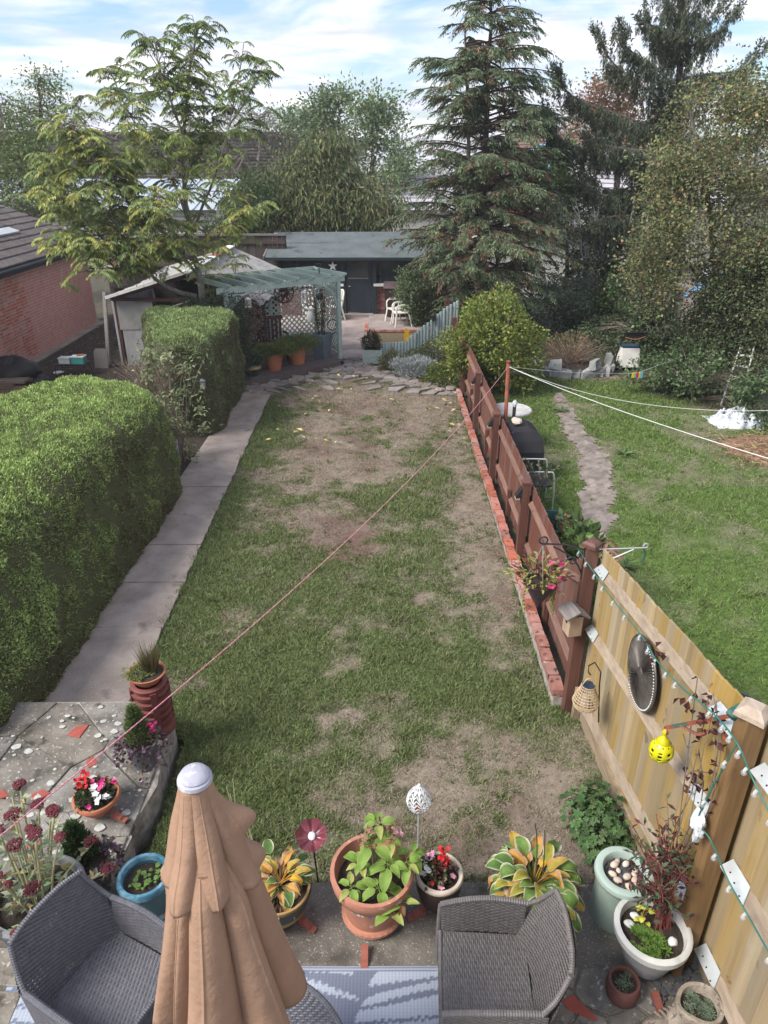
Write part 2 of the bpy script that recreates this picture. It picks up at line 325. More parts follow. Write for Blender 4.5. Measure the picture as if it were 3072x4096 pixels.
def thing(name, label, cat, loc=(0, 0, 0), rz=0., group=None):
    o = bpy.data.objects.new(name, None); COL.objects.link(o); o.empty_display_size = .1; o.location = loc; o.rotation_euler = (0, 0, rz)
    return tag(o, label, cat, group)
def struct(o): o['kind'] = 'structure'; return o
def copy_tree(o, parent=None):
    c = o.copy(); COL.objects.link(c); c.parent = parent
    for ch in o.children: copy_tree(ch, c)
    return c
def bez(a, b, c, n=8):
    a, b, c = Vector(a), Vector(b), Vector(c); return [a*(1-t)**2+b*2*t*(1-t)+c*t*t for t in [i/(n-1) for i in range(n)]]
def spline(pts, k=4):
    P = [Vector(p) for p in pts]; out = []
    for i in range(len(P)-1):
        p0, p1, p2, p3 = P[max(i-1, 0)], P[i], P[i+1], P[min(i+2, len(P)-1)]
        for j in range(k):
            t = j/k; out.append(.5*((2*p1)+(p2-p0)*t+(2*p0-5*p1+4*p2-p3)*t*t+(3*p1-p0-3*p2+p3)*t**3))
    return out+[P[-1]]
def unit(A): return A/(np.linalg.norm(A, axis=-1, keepdims=True)+1e-9)
class Fol:
    """collects many small leaf faces (triangles) with vertex colours"""
    def __init__(s): s.V = []; s.F = []; s.C = []; s.n = 0
    def _p(s, V, F, C):
        s.V.append(V.reshape(-1, 3)); s.F.append(F.reshape(-1, 3)+s.n); s.C.append(C.reshape(-1, 3)); s.n += V.reshape(-1, 3).shape[0]
    def leaf(s, P, D, L, W, C, fold=.2, droop=.0, U=None, tipc=None):
        P = np.asarray(P, float); n = len(P); D = unit(np.asarray(D, float)); L = np.broadcast_to(np.asarray(L, float), (n,))[:, None]; W = np.broadcast_to(np.asarray(W, float), (n,))[:, None]
        if U is None: U = rng.normal(size=(n, 3)); U[:, 2] += 1.2
        S = unit(np.cross(D, U)); N = np.cross(S, D); md = P+D*L*.45
        dz = np.array([0, 0, -1.])*droop*L
        V = np.stack([P, md+S*W*.5+N*W*fold+dz*.3, P+D*L+dz, md-S*W*.5+N*W*fold+dz*.3], 1)
        F = np.arange(n)[:, None]*4+np.array([0, 1, 2, 0, 2, 3])[None]
        C = np.broadcast_to(np.asarray(C, float), (n, 3)); CC = np.repeat(C[:, None, :], 4, 1).copy()
        CC[:, 0] *= .8
        if tipc is not None: CC[:, 2] = tipc
        s._p(V, F, CC)
    def blade(s, P, D, L, W, C, tip=None):
        P = np.asarray(P, float); n = len(P); D = unit(np.asarray(D, float)); L = np.broadcast_to(np.asarray(L, float), (n,))[:, None]; W = np.broadcast_to(np.asarray(W, float), (n,))[:, None]
        S = unit(np.cross(D, rng.normal(size=(n, 3)))); V = np.stack([P-S*W*.5, P+S*W*.5, P+D*L], 1)
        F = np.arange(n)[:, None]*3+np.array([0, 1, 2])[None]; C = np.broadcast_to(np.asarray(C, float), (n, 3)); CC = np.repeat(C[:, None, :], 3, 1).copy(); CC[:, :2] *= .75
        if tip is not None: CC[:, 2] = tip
        s._p(V, F, CC)
    def build(s, name, mat, parent=None):
        return link(name, npmesh(np.concatenate(s.V), np.concatenate(s.F), np.concatenate(s.C), name=name), mat, parent)
def pal(n, cols, wts=None, jit=.15):
    cols = np.array(cols, float); i = rng.choice(len(cols), n, p=None if wts is None else np.array(wts)/sum(wts)); c = cols[i]
    return np.clip(c*(1+jit*rng.normal(size=(n, 1)))*(1+.06*rng.normal(size=(n, 3))), .004, 1)
def ball(n, c, r, surf=.5):
    d = unit(rng.normal(size=(n, 3))); q = rng.random(6)*6.3; lm = 1+.16*np.sin(d[:, :1]*4.3+q[0]+d[:, 2:]*2)+.14*np.sin(d[:, 1:2]*5.1+q[1]-d[:, :1]*2.5)+.12*np.sin(d[:, 2:]*6.7+q[2]+d[:, 1:2]*3); rad = rng.random((n, 1))**(1/3.); rad = rad*(1-surf)+surf*(rad**.35); rad = rad*lm*(1+.07*rng.normal(size=(n, 1))); return np.array(c)+d*rad*np.array(r), d
_g = rng.random((64, 64))
def vnoise(x, y, s=1., seed=0):
    x = np.asarray(x)*s+seed*7.3+100; y = np.asarray(y)*s+seed*3.1+100; xi = np.floor(x).astype(int); yi = np.floor(y).astype(int); fx = x-xi; fy = y-yi; fx = fx*fx*(3-2*fx); fy = fy*fy*(3-2*fy)
    a = _g[xi % 64, yi % 64]; b = _g[(xi+1) % 64, yi % 64]; c = _g[xi % 64, (yi+1) % 64]; d = _g[(xi+1) % 64, (yi+1) % 64]
    return (a*(1-fx)+b*fx)*(1-fy)+(c*(1-fx)+d*fx)*fy
def fbm(x, y, s=1., seed=0, o=4): return sum(vnoise(x, y, s*2**k, seed+k*5)*.5**k for k in range(o))/sum(.5**k for k in range(o))
def inpoly(x, y, poly):
    x = np.asarray(x); y = np.asarray(y); r = np.zeros(x.shape, bool); n = len(poly)
    for i in range(n):
        x1, y1 = poly[i]; x2, y2 = poly[(i+1) % n]
        if y1 == y2: continue
        r ^= ((y1 > y) != (y2 > y)) & (x < (x2-x1)*(y-y1)/(y2-y1)+x1)
    return r
def clip_half(poly, m, nx, ny):
    out = []; k = len(poly)
    for i in range(k):
        a, b = poly[i], poly[(i+1) % k]; da = (a[0]-m[0])*nx+(a[1]-m[1])*ny; db = (b[0]-m[0])*nx+(b[1]-m[1])*ny
        if da <= 0: out.append(a)
        if da*db < 0: t = da/(da-db); out.append((a[0]+(b[0]-a[0])*t, a[1]+(b[1]-a[1])*t))
    return out
def cells(seeds, region, gap):
    """irregular stones: Voronoi cells of the seeds inside a convex-ish region, shrunk by the joint width"""
    res = []
    for i, s in enumerate(seeds):
        p = list(region)
        for j, q in enumerate(seeds):
            if i == j: continue
            dx, dy = q[0]-s[0], q[1]-s[1]; d = math.hypot(dx, dy)
            if d > 3 or d < 1e-6: continue
            p = clip_half(p, ((s[0]+q[0])/2-dx/d*gap/2, (s[1]+q[1])/2-dy/d*gap/2), dx/d, dy/d)
            if len(p) < 3: break
        if len(p) >= 3: res.append(p)
    return res

# ================================================================== SETTING
def sheet(name, poly, z, mat, thick=.02):
    o = MB().prism(poly, z-thick, z).build(name, mat); return struct(o)
def zlawn(y): return np.clip((5.3-np.asarray(y))*.085, 0, .2)
g = MB(); g.add([(-140, -30, -.06), (140, -30, -.06), (140, 220, -.06), (-140, 220, -.06)], [(0, 1, 2, 3)]); struct(g.build('ground', 'earth'))
LAWN = [(-1.7, 3.1), (1.85, 3.1), (1.84, 5.22), (1.62, 5.3), (1.62, 15.4), (.9, 15.75), (.2, 16.15), (-.5, 16.85), (-1.02, 17.1), (-1.5, 16.85), (-2.1, 16.05), (-2.5, 15.5), (-2.52, 10), (-2.47, 5.0), (-1.95, 5.0), (-1.78, 4.8), (-1.74, 4.0)]
DRY = [(.9, 4.25, .9, .6, .62, 0), (.3, 3.6, 1.0, .35, .55, .3), (1.3, 3.7, .4, .9, .5, 0), (-.7, 9.1, .5, .55, .75, .9), (-.45, 8.2, .35, .5, .6, .9), (-1.75, 9.3, .3, .3, .5, .5), (.2, 11.4, 1.0, .5, .75, 0), (.4, 13.6, 1.3, 1.2, .55, .1), (-.8, 14.6, .8, 1.6, .55, .6), (1.35, 7.0, .25, 1.3, .6, 0), (1.45, 10.5, .3, 2.6, .7, .1), (-1.75, 6.75, .22, .16, .8, .8), (.6, 9.9, .8, .3, .45, .2), (-.6, 16.2, .7, .5, .45, .3), (-1.0, 12, .7, .8, .45, .7), (.3, 7.3, .5, .3, .35, .5), (-.4, 5.2, .5, .3, .4, .6), (1.1, 15, .6, .6, .6, .1),
       (-1.3, 4.1, .75, .9, -.8, 0), (-2.4, 8, .16, 6, -.5, 0), (.3, 6.0, .6, .35, -.35, 0), (.5, 5.2, .45, .3, -.4, 0), (-1.6, 5.6, .5, .5, -.35, 0), (1.0, 8.6, .3, .3, -.3, 0), (1.25, 5.1, .18, .14, -.7, 0)]
def lawn_field(x, y):
    d = (fbm(x, y, 1.1, 1, 4)-.5)*2.1+(fbm(x, y, 4, 4, 3)-.5)*1.7+(fbm(x, y, 12, 14, 2)-.5)*.8+.06+.026*(np.asarray(y)-5); br = np.zeros_like(d)
    for gx, gy, sx, sy, a, b in DRY:
        k = np.exp(-.5*(((x-gx)/sx)**2+((y-gy)/sy)**2)); d = d+a*k
        if b: br = br+b*k*a
    br = br+(fbm(x, y, 2.2, 9, 4)-.55)*1.6
    return np.clip(d, 0, 1)**1.15*.92, np.clip(br, 0, 1)
GREEN, LIME, STRAW, BROWN = [np.array(c) for c in ((.125, .182, .062), (.205, .245, .095), (.33, .265, .215), (.20, .125, .108))]
def lawn_sheet(name, poly, x0, x1, y0, y1, st, field, zf, mat, g0, soil=.75):
    nx, ny = int((x1-x0)/st)+1, int((y1-y0)/st)+1; X, Y = np.meshgrid(np.linspace(x0, x1, nx), np.linspace(y0, y1, ny)); x, y = X.ravel(), Y.ravel()
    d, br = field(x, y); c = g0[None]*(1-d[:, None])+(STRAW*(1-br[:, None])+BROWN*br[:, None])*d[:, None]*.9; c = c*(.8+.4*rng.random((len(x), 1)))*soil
    V = np.stack([x, y, zf(y)+.012*fbm(x, y, 6, 3, 3)], 1); i = np.arange(nx-1)[None]+np.arange(ny-1)[:, None]*nx; F = np.stack([i, i+1, i+1+nx, i+nx], -1).reshape(-1, 4)
    ce = V[F].mean(1); F = F[inpoly(ce[:, 0], ce[:, 1], poly)]
    return struct(link(name, npmesh(V, F, c, True), mat))
def grass_stuff(name, label, poly, n, x0, x1, y0, y1, field, zf, g0, g1, long=1., dens_dry=.12):
    x = rng.uniform(x0, x1, n*3); y = y0+(y1-y0)*rng.random(n*3)**1.35; ok = inpoly(x, y, poly); x, y = x[ok], y[ok]
    d, br = field(x, y); keep = rng.random(len(x)) < (1-dens_dry*d-.25*br*d); x, y, d, br = x[keep][:n], y[keep][:n], d[keep][:n], br[keep][:n]; m = len(x)
    dd = np.clip(d+.25*rng.normal(size=m), 0, 1)[:, None]; br = br[:, None]; gm = rng.random((m, 1))
    gcol = g0*(1-gm)+g1*gm; c = gcol*(1-dd)+(STRAW*(1-br)+BROWN*1.15*br)*dd; c = c*(.5+.95*rng.random((m, 1)))
    L = (.020+.040*rng.random(m)*(1.15-d))*long*(1+.5*(fbm(x, y, 1.7, 12)-.4)); tuft = (fbm(x, y, 7, 21, 2) > .72)*(d < .5); L = L*(1+.7*tuft)
    D = rng.normal(size=(m, 3))*np.array([.75, .75, .2]); D[:, 2] += .85-.6*d
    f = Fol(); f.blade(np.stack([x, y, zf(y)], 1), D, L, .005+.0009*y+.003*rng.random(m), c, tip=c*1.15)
    E = []
    for (ax, ay), (bx, by) in zip(poly, poly[1:]+poly[:1]):
        k_ = int(math.hypot(bx-ax, by-ay)*5); t_ = rng.random(k_); E.append(np.stack([ax+(bx-ax)*t_, ay+(by-ay)*t_], 1)+rng.normal(size=(k_, 2))*.03)
    k_ = 130; q_ = rng.integers(0, m, k_); E.append(np.stack([x[q_], y[q_]], 1)); E = np.concatenate(E); E = np.repeat(E, 22, 0)+rng.normal(size=(len(E)*22, 2))*.028; k_ = len(E); gm = rng.random((k_, 1)); cc = (g0*(1-gm)+g1*gm)*(.55+.8*rng.random((k_, 1))); D = rng.normal(size=(k_, 3))*np.array([.5, .5, .1]); D[:, 2] += .9
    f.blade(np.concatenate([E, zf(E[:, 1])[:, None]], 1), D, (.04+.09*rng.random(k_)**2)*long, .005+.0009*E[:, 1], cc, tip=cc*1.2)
    o = f.build(name, 'grass'); return tag(o, label, 'grass', kind='stuff')
lawn_sheet('lawn', LAWN, -2.54, 1.86, 3.1, 17.1, .05, lawn_field, zlawn, 'turf', GREEN)
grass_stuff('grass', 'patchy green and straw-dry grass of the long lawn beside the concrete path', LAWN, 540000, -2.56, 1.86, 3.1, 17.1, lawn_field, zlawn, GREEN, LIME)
# neighbour's lawn
NL = [(1.95, 3), (9.5, 3), (9.5, 11.5), (7.6, 12.6), (7.4, 14.3), (6.2, 15.4), (5.6, 17.3), (3.4, 16.9), (2.4, 16.6), (1.95, 15)]
GP = [(3.9, 15.4, .16), (3.8, 14.3, .2), (3.72, 12.9, .26), (3.72, 11.8, .28), (3.55, 10.8, .3), (3.35, 10.1, .3), (3.15, 9.3, .24), (2.85, 8.8, .24), (2.68, 8.3, .2), (2.62, 7.3, .12)]
def path_d(x, y):
    r = np.full(np.shape(x), 9.)
    P = spline([(a, b, w_) for a, b, w_ in GP], 4)
    for p in P: r = np.minimum(r, np.hypot(x-p[0], (y-p[1])*.8)/(p[2]*.82))
    return r+(fbm(x, y, 5, 3, 3)-.5)*1.2
def nfield(x, y):
    d = (fbm(x, y, .9, 31, 4)-.52)*1.8+(fbm(x, y, 4, 34, 3)-.5)*1.0
    for gx, gy, sx, sy, a in ((5.5, 17, 1.2, .5, .6), (6.6, 12.6, .7, .7, .8), (2.9, 13, .6, 1.2, .35), (3.9, 14.5, .4, .8, .3), (4.6, 7.5, .8, .5, .3), (5.6, 13.8, .6, .5, .3), (2.7, 5.5, .6, 1.5, .3)): d = d+a*np.exp(-.5*(((x-gx)/sx)**2+((y-gy)/sy)**2))
    p = path_d(x, y); d = np.where(p < 1, 1., d+.3*np.exp(-(p-1)*3)); return np.clip(d, 0, 1), np.clip((fbm(x, y, 1.6, 41)-.52)*2, 0, 1)
NG, NL2 = np.array((.115, .19, .045)), np.array((.185, .25, .075))
lawn_sheet('neighbour_lawn', NL, 1.95, 9.5, 3, 17.3, .09, nfield, lambda y: np.zeros_like(y), 'turf', NG, .7)
NLg = NL
def nf_keep(x, y):
    d, b = nfield(x, y); return d, b
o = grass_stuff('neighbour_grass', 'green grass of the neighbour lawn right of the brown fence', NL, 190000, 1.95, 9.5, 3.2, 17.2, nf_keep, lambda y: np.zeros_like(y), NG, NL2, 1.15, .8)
# winding worn path on the neighbour's lawn
st = .06; xs, ys = np.meshgrid(np.arange(2.2, 4.4, st), np.arange(7, 15.9, st)); x, y = xs.ravel(), ys.ravel(); nx = xs.shape[1]; ny = xs.shape[0]
i = np.arange(nx-1)[None]+np.arange(ny-1)[:, None]*nx; F = np.stack([i, i+1, i+1+nx, i+nx], -1).reshape(-1, 4); V = np.stack([x, y, .016+.012*fbm(x, y, 9, 5, 3)], 1); ce = V[F].mean(1); F = F[path_d(ce[:, 0], ce[:, 1]) < 1]
c = np.array((.235, .20, .175))[None]*(.45+1.0*fbm(x, y, 9, 8, 3))[:, None]*(.8+.4*rng.random((len(x), 1)))
struct(link('worn_path', npmesh(V, F, c, True), 'turf'))

# ---- concrete path in slabs
cuts = [5.0, 6.55, 7.5, 8.45, 9.35, 10.35, 11.6, 13.1, 15.45]
def pxl(y): return -3.12-.02*(y-15)*-1*0-(15.5-y)*.018
def pxr(y): return -2.53+(15.5-y)*.006
ph = bpy.data.objects.new('path', None); COL.objects.link(ph); struct(ph)
for a, b in zip(cuts, cuts[1:]):
    dz = random.uniform(-.006, .006); MB().prism([(pxl(a)-.15, a+.008)]+[(pxl(a)-.15+(pxr(a)-pxl(a)+.15)*k/6, a+.004+random.uniform(-.004, .009)) for k in range(1, 6)]+[(pxr(a+(b-a)*k/9)+random.uniform(-.018, .012), a+.008+(b-a-.016)*k/9) for k in range(10)]+[(pxl(b)-.15+(pxr(b)-pxl(b)+.15)*(6-k)/6, b-.004+random.uniform(-.009, .004)) for k in range(1, 6)]+[(pxl(b)-.15, b-.008)], -.05, .045+dz, inset=.006).build('slab', 'concrete_path', ph)
MB().prism([(pxl(5)-.15, 5), (pxr(5), 5), (pxr(15.4), 15.4), (pxl(15.4)-.15, 15.4)], -.06, .028).build('path_bed', 'dark_joint', ph)
# ---- raised crazy-paved terrace on the left
TER = [(-4.2, 5.0), (-2.3, 5.02), (-1.98, 4.97), (-1.86, 4.80), (-1.84, 4.4), (-1.79, 4.05), (-1.84, 3.80), (-1.92, 3.70), (-1.84, 3.58), (-1.88, 3.2), (-4.2, 3.2)]
te = bpy.data.objects.new('terrace', None); COL.objects.link(te); struct(te)
MB().prism(TER[::-1], -.05, .316).build('terrace_base', 'mortar', te)
rs = random.Random(5); seeds = []
while len(seeds) < 21:
    q = (rs.uniform(-4.1, -1.85), rs.uniform(3.2, 4.98))
    if all(math.hypot(q[0]-s[0], q[1]-s[1]) > .26 for s in seeds): seeds.append(q)
for p in cells(seeds, [(-4.15, 3.21), (-1.87, 3.21), (-1.84, 4.2), (-1.88, 4.85), (-2.05, 4.99), (-4.15, 4.99)], .011):
    p = [(a+rs.uniform(-.008, .008), b+rs.uniform(-.008, .008)) for a, b in p]; MB().prism(p, .28, .333+rs.uniform(-.004, .004), inset=.008).build('stone', 'flagstone', te)
for (x, y, s, a) in ((-2.62, 4.62, .10, 1), (-2.38, 4.28, .07, 2), (-2.98, 3.93, .08, 0), (-2.66, 3.93, .08, .4), (-2.17, 3.85, .05, .8), (-2.05, 4.55, .04, 1.4), (-3.0, 3.45, .07, .5), (-2.5, 3.5, .07, 2.2)):
    MB().prism([(x+s*math.cos(a+t)*k, y+s*math.sin(a+t)*k) for t, k in ((0, 1), (1.3, .8), (2.6, 1), (4.1, .75))], .30, .341, inset=.004).build('tile_shard', 'red_tile', te)
lm = MB()
for k in range(190):
    x, y = rs.uniform(-3.7, -1.9), 3.3+1.65*rs.random(); s = rs.choice([.004, .006, .008, .012, .018, .03, .042])*rs.uniform(.7, 1.1); n = 20; z = .3395+k*.00003; ph0 = rs.random()*6
    P = [(x+s*math.cos(2*math.pi*j/n)*(1+.12*math.sin(3*2*math.pi*j/n+ph0)+rs.uniform(-.07, .07)), y+s*.85*math.sin(2*math.pi*j/n)*(1+.14*math.cos(2*2*math.pi*j/n+ph0)+rs.uniform(-.07, .07)), z) for j in range(n)]; lm.add([(x, y, z+.001)]+P, [(0, 1+j, 1+(j+1) % n) for j in range(n)])
tag(lm.build('lichen', 'lichen', te), kind='stuff')
# ---- patio
pa = bpy.data.objects.new('patio', None); COL.objects.link(pa); struct(pa)
MB().prism([(-4.2, -1.5), (1.9, -1.5), (1.9, 3.0), (1.72, 3.19), (.4, 3.21), (-1.2, 3.2), (-4.2, 3.19)], -.05, .33).build('concrete_slab', 'aggregate', pa)
seeds = []; rs = random.Random(9)
while len(seeds) < 26:
    q = (rs.uniform(.75, 1.9), rs.uniform(.6, 2.72))
    if all(math.hypot(q[0]-s[0], q[1]-s[1]) > .24 for s in seeds): seeds.append(q)
def flags(seeds, reg):
    for p in cells(seeds, reg, .022):
        p = [(a+rs.uniform(-.008, .008), b+rs.uniform(-.008, .008)) for a, b in p]; MB().prism(p, .3, .343+rs.uniform(-.003, .004), inset=.007).build('flagstone', 'flagstone', pa)
flags(seeds, [(.72, .6), (1.62, .6), (1.6, 2.5), (1.45, 2.66), (1.1, 2.62), (.72, 2.45)])
seeds = [(rs.uniform(-3.8, -2.2), rs.uniform(1.6, 2.8)) for _ in range(14)]; flags(seeds, [(-3.8, 1.6), (-2.1, 1.6), (-2.15, 2.75), (-3.8, 2.8)])
for (x, y, pts) in ((1.13, 2.40, [(-.09, .04), (-.02, .07), (.09, -.06), (.08, -.075), (-.07, -.01)]), (-2.42, 2.52, [(-.08, .10), (.03, .06), (.05, -.1), (-.07, -.12)]), (1.02, 2.02, [(-.06, .04), (.05, .05), (.03, -.05)])):
    MB().prism([(x+a, y+b) for a, b in pts][::-1], .32, .352, inset=.004).build('tile_shard', 'red_tile', pa)
sl = MB()
for k in range(260):
    x, y = random.uniform(1.56, 1.93), random.uniform(2.0, 2.72); s = random.uniform(.014, .032); a = random.random()*6; n = random.choice((4, 5)); z = .338+random.random()*.012
    sl.prism([(x+s*math.cos(a+2*math.pi*j/n)*random.uniform(.7, 1.1), y+s*math.sin(a+2*math.pi*j/n)*random.uniform(.6, 1)) for j in range(n)], z, z+.007)
tag(sl.build('slate_chips', 'slate_chip'), 'loose dark slate chips in the patio corner behind the stone boot', 'slate chips', kind='stuff')
# ---- far crazy paving, path to the shed, small plots
CP = [(-3.3, 15.42), (-2.5, 15.42), (-2.1, 16.0), (-1.5, 16.8), (-1.02, 17.05), (-.5, 16.8), (.2, 16.1), (.9, 15.7), (1.62, 15.35), (1.62, 15.95), (.75, 16.5), (.2, 17.1), (-.2, 17.7), (-.45, 18.5), (-1.15, 18.5), (-1.12, 17.6), (-3.3, 15.9)]
cp = bpy.data.objects.new('crazy_paving', None); COL.objects.link(cp); struct(cp)
MB().prism(CP, -.05, .030).build('paving_bed', 'dark_joint', cp)
rs = random.Random(3); seeds = []
for _ in range(4000):
    q = (rs.uniform(-3.3, 1.7), rs.uniform(15.2, 18.6))
    if inpoly(np.array([q[0]]), np.array([q[1]]), CP)[0] and all(math.hypot(q[0]-s[0], q[1]-s[1]) > .17 for s in seeds): seeds.append(q)
for p in cells(seeds, [(-3.3, 15.3), (1.62, 15.3), (1.62, 18.6), (-3.3, 18.6)], .016):
    cx_ = sum(a for a, b in p)/len(p); cy_ = sum(b for a, b in p)/len(p)
    p = [(cx_+max(-.2, min(.2, a-cx_)), cy_+max(-.17, min(.17, b-cy_))) for a, b in p]
    MB().prism(p, .0, .05+rs.uniform(-.006, .008), inset=.012).build('stone', 'pale_flag', cp)
sp_ = bpy.data.objects.new('shed_path', None); COL.objects.link(sp_); struct(sp_)
MB().prism([(-2.6, 18.2), (-.3, 18.2), (-.3, 24.3), (-3.4, 24.3), (-3.4, 20.2), (-1.9, 20.0)], -.05, .022).build('path_bed', 'pink_flag', sp_)
for a, b, c_, e_ in ((18.5, 19.55, -1.16, -.48), (19.58, 21.0, -1.2, -.56), (21.03, 22.3, -1.2, -.58)):
    MB().prism([(c_, a), (e_, a), (e_-.01, b), (c_, b)], -.02, .038, inset=.008).build('slab', 'pink_flag', sp_)
sheet('small_lawn', [(-.5, 18.6), (1.9, 18.9), (1.9, 21.7), (-.55, 21.6)], .012, 'turf').data
o = bpy.data.objects['small_lawn']; a = o.data.color_attributes.new('Col', 'FLOAT_COLOR', 'POINT'); a.data.foreach_set('color', [.15, .12, .075, 1]*len(o.data.vertices))
bp_ = bpy.data.objects.new('brick_patio', None); COL.objects.link(bp_); struct(bp_)
MB().prism([(-.5, 21.75), (2.2, 21.75), (2.2, 24.2), (-.5, 24.2)], -.02, .085).build('patio_slab', 'pink_flag', bp_)
bm_ = MB().box((0, 0, 0), (.205, .1, .065), jit=.004).mesh()
for k in range(12): link('brick', bm_, 'brick_orange', bp_, (-.45+k*.215, 21.72, .06))
for k in range(5): link('brick', bm_, 'brick_orange', bp_, (-.54, 21.85+k*.215, .06), (0, 0, R(90)))
sheet('flower_bed', [(.3, 16.9), (.8, 16.4), (1.7, 15.85), (2.4, 16.2), (2.4, 19.2), (-.1, 18.95), (-.15, 18.2)], .035, 'soil')
sheet('hedge_bed', [(-3.9, 10.0), (-3.12, 9.2), (-3.1, 15.4), (-3.9, 15.4)], .02, 'soil')
sheet('yard', [(-9.3, 9), (-5.3, 9), (-4.9, 15.5), (-4.9, 24.6), (-9.3, 24.6)], .015, 'soil')
MB().prism([(-9.25, 14), (-8.95, 14), (-8.95, 23.3), (-9.25, 23.3)], -.02, .05).build('yard_kerb', 'concrete_path'); struct(bpy.data.objects['yard_kerb'])
sheet('neighbour_bed', [(6.0, 15.2), (7.2, 14.2), (7.4, 12.8), (9.6, 11.4), (12, 11.4), (12, 26), (1.95, 26), (1.95, 16.7), (3.4, 17.0), (5.6, 17.4)], .01, 'earth')

# ================================================================== FENCES
def tri_rail(a, b, h=.05, d=.055, side=-1):
    m = MB(); V = []
    for p in (a, b):
        for (ox, oz) in ((0, h), (side*d, 0), (0, -h)): V.append((p[0]+ox, p[1], p[2]+oz))
    return m.add(V, [(0, 1, 2), (5, 4, 3), (0, 3, 4, 1), (1, 4, 5, 2), (2, 5, 3, 0)])
bf = thing('brown_fence', 'dark red-brown picket fence with square posts running along the right of the lawn', 'fence', (1.8, 10, 0))
def child(mb, name, mat, par, **k):
    o = mb.build(name, mat, par, **k); o.matrix_parent_inverse = Matrix.Translation(-par.location); return o
posts = [22.8, 20.3, 17.9, 15.4, 12.9, 10.55, 7.95]
pm = MB().box((0, 0, .58), (.095, .095, 1.2), jit=.001).mesh(); cm = MB().lathe([(.0001, .05), (.055, .045), (.078, .03), (.08, 0), (.05, 0)], n=4).mesh()
for y in posts:
    p_ = link('post', pm, 'brown_post', bf, (1.745-1.8, y-10, 0)); c_ = link('post_cap', cm, 'brown_post', p_, (0, 0, 1.18), (0, 0, R(45)))
def pale_mesh(): return MB().box((0, 0, 0), (.016, .102, 1), jit=.0015).mesh()
pales = [pale_mesh() for _ in range(3)]
def pale(x, y, zb, zt, mat, par, wm=None, tw=.09):
    o = link('pale', random.choice(pales), mat, par, (x-par.location.x, y-par.location.y, (zb+zt)/2), (0, 0, tw+random.uniform(-.03, .03)), (1, 1, zt-zb)); return o
y = 5.36
while y < 22.8:
    top = 1.12+.02*random.random()
    if y < 6.1: top = 1.70-(y-5.3)*.72
    if y > 15.4: top = 1.05
    if not any(abs(y-p) < .05 for p in posts): pale(1.845, y, .08, top, 'brown_wood', bf)
    else: pale(1.845, y, .08, top, 'brown_wood', bf)
    y += .094
allp = sorted(posts+[5.25])
for a, b in zip(allp, allp[1:]):
    for z0, z1 in ((.92, .95), (.34, .37)):
        ya, yb = b-.05, a+.05
        z1b = z1
        if a == 5.25 and z0 > .5:
            child(tri_rail((1.832, yb-0, 1.36), (1.832, 6.25, .98), .045, .05), 'rail', 'brown_rail', bf); yb = 6.25
        child(tri_rail((1.832, ya, z0), (1.832, yb, z1b), .045, .05), 'rail', 'brown_rail', bf)
for y in (14.2, 11.75, 9.25, 6.6): child(MB().box((1.80, y, .27), (.05, .07, .46)), 'prop_stake', 'brown_post', bf)
for y in (10.55, 7.95, 12.9):
    s_ = thing('solar_light', {12.9: 'small black wedge solar light on the third brown post from the yellow panels', 10.55: 'small black wedge solar light on the second brown post from the yellow panels', 7.95: 'small black wedge solar light on the brown post nearest the hanging basket'}[y], 'solar light', (1.68, y, 1.05), group='post solar lights')
    MB().add([(.015, -.05, .08), (.015, .05, .08), (.015, .05, -.04), (.015, -.05, -.04), (-.055, -.05, -.03), (-.055, .05, -.03), (-.055, .05, -.055), (-.055, -.05, -.055)], [(0, 1, 5, 4), (0, 4, 7, 3), (1, 2, 6, 5), (0, 3, 2, 1), (2, 3, 7, 6), (4, 5, 6, 7)]).build('housing', 'black_metal', s_)
    MB().box((-.03, 0, -.065), (.05, .09, .02)).build('lens', 'cream_rim', s_)
# brick edging
be = thing('brick_edging', 'low edging of mossy orange bricks between the lawn and the brown fence', 'brick edging', (1.67, 10, 0))
y = 5.3; bms = [MB().box((0, 0, 0), (.105, .212, .075), jit=.006).mesh() for _ in range(4)]
while y < 15.3:
    z = .075+(.055 if y < 7.9 else 0)+(.045 if y < 10.5 else 0)
    link('brick', random.choice(bms), 'brick_orange', be, (1.665-1.67+random.uniform(-.006, .006), y+.11-10, z+random.uniform(-.004, .004)), (random.uniform(-.03, .03), 0, random.uniform(-.03, .03)))
    y += .222
for a, b, z in ((5.3, 7.9, .13), (7.9, 10.5, .075), (10.5, 15.35, .03)): child(MB().prism([(1.625, a+.003), (1.72, a+.003), (1.72, b-.003), (1.625, b-.003)], -.05, z), 'brick_base', 'mortar', be)
# ---- new yellow panels
yf = thing('yellow_fence', 'tall new yellow timber fence of upright boards beside the patio', 'fence', (1.86, 4, 0))
pp = MB(); pp.box((1.76, 5.25, .88), (.1, .1, 1.86)); o_ = child(pp, 'post', 'brown_post', yf); tag(o_, 'dark brown corner post where the brown fence meets the yellow panels')
child(MB().lathe([(.0001, .055), (.06, .05), (.088, .03), (.09, 0), (.05, 0)], (1.76, 5.25, 1.81), 4), 'post_cap', 'brown_post', yf)
child(MB().box((1.83, 2.7, 1.27), (.1, .105, 2.04)), 'post', 'oak_post', yf)
child(MB().box((1.80, 5.13, .12), (.06, .06, .5)), 'post_stub', 'gravel_board', yf); child(MB().box((1.76, 2.60, .45), (.05, .05, .35)), 'post_stub', 'oak_post', yf)
cpm = MB(); cpm.lathe([(.0001, .06), (.05, .06), (.10, .025), (.105, .0), (.05, 0)], (1.83, 2.7, 2.285), 4); child(cpm, 'post_cap', 'cap_wood', yf)
def rise(y): return (5.16-y)*.19
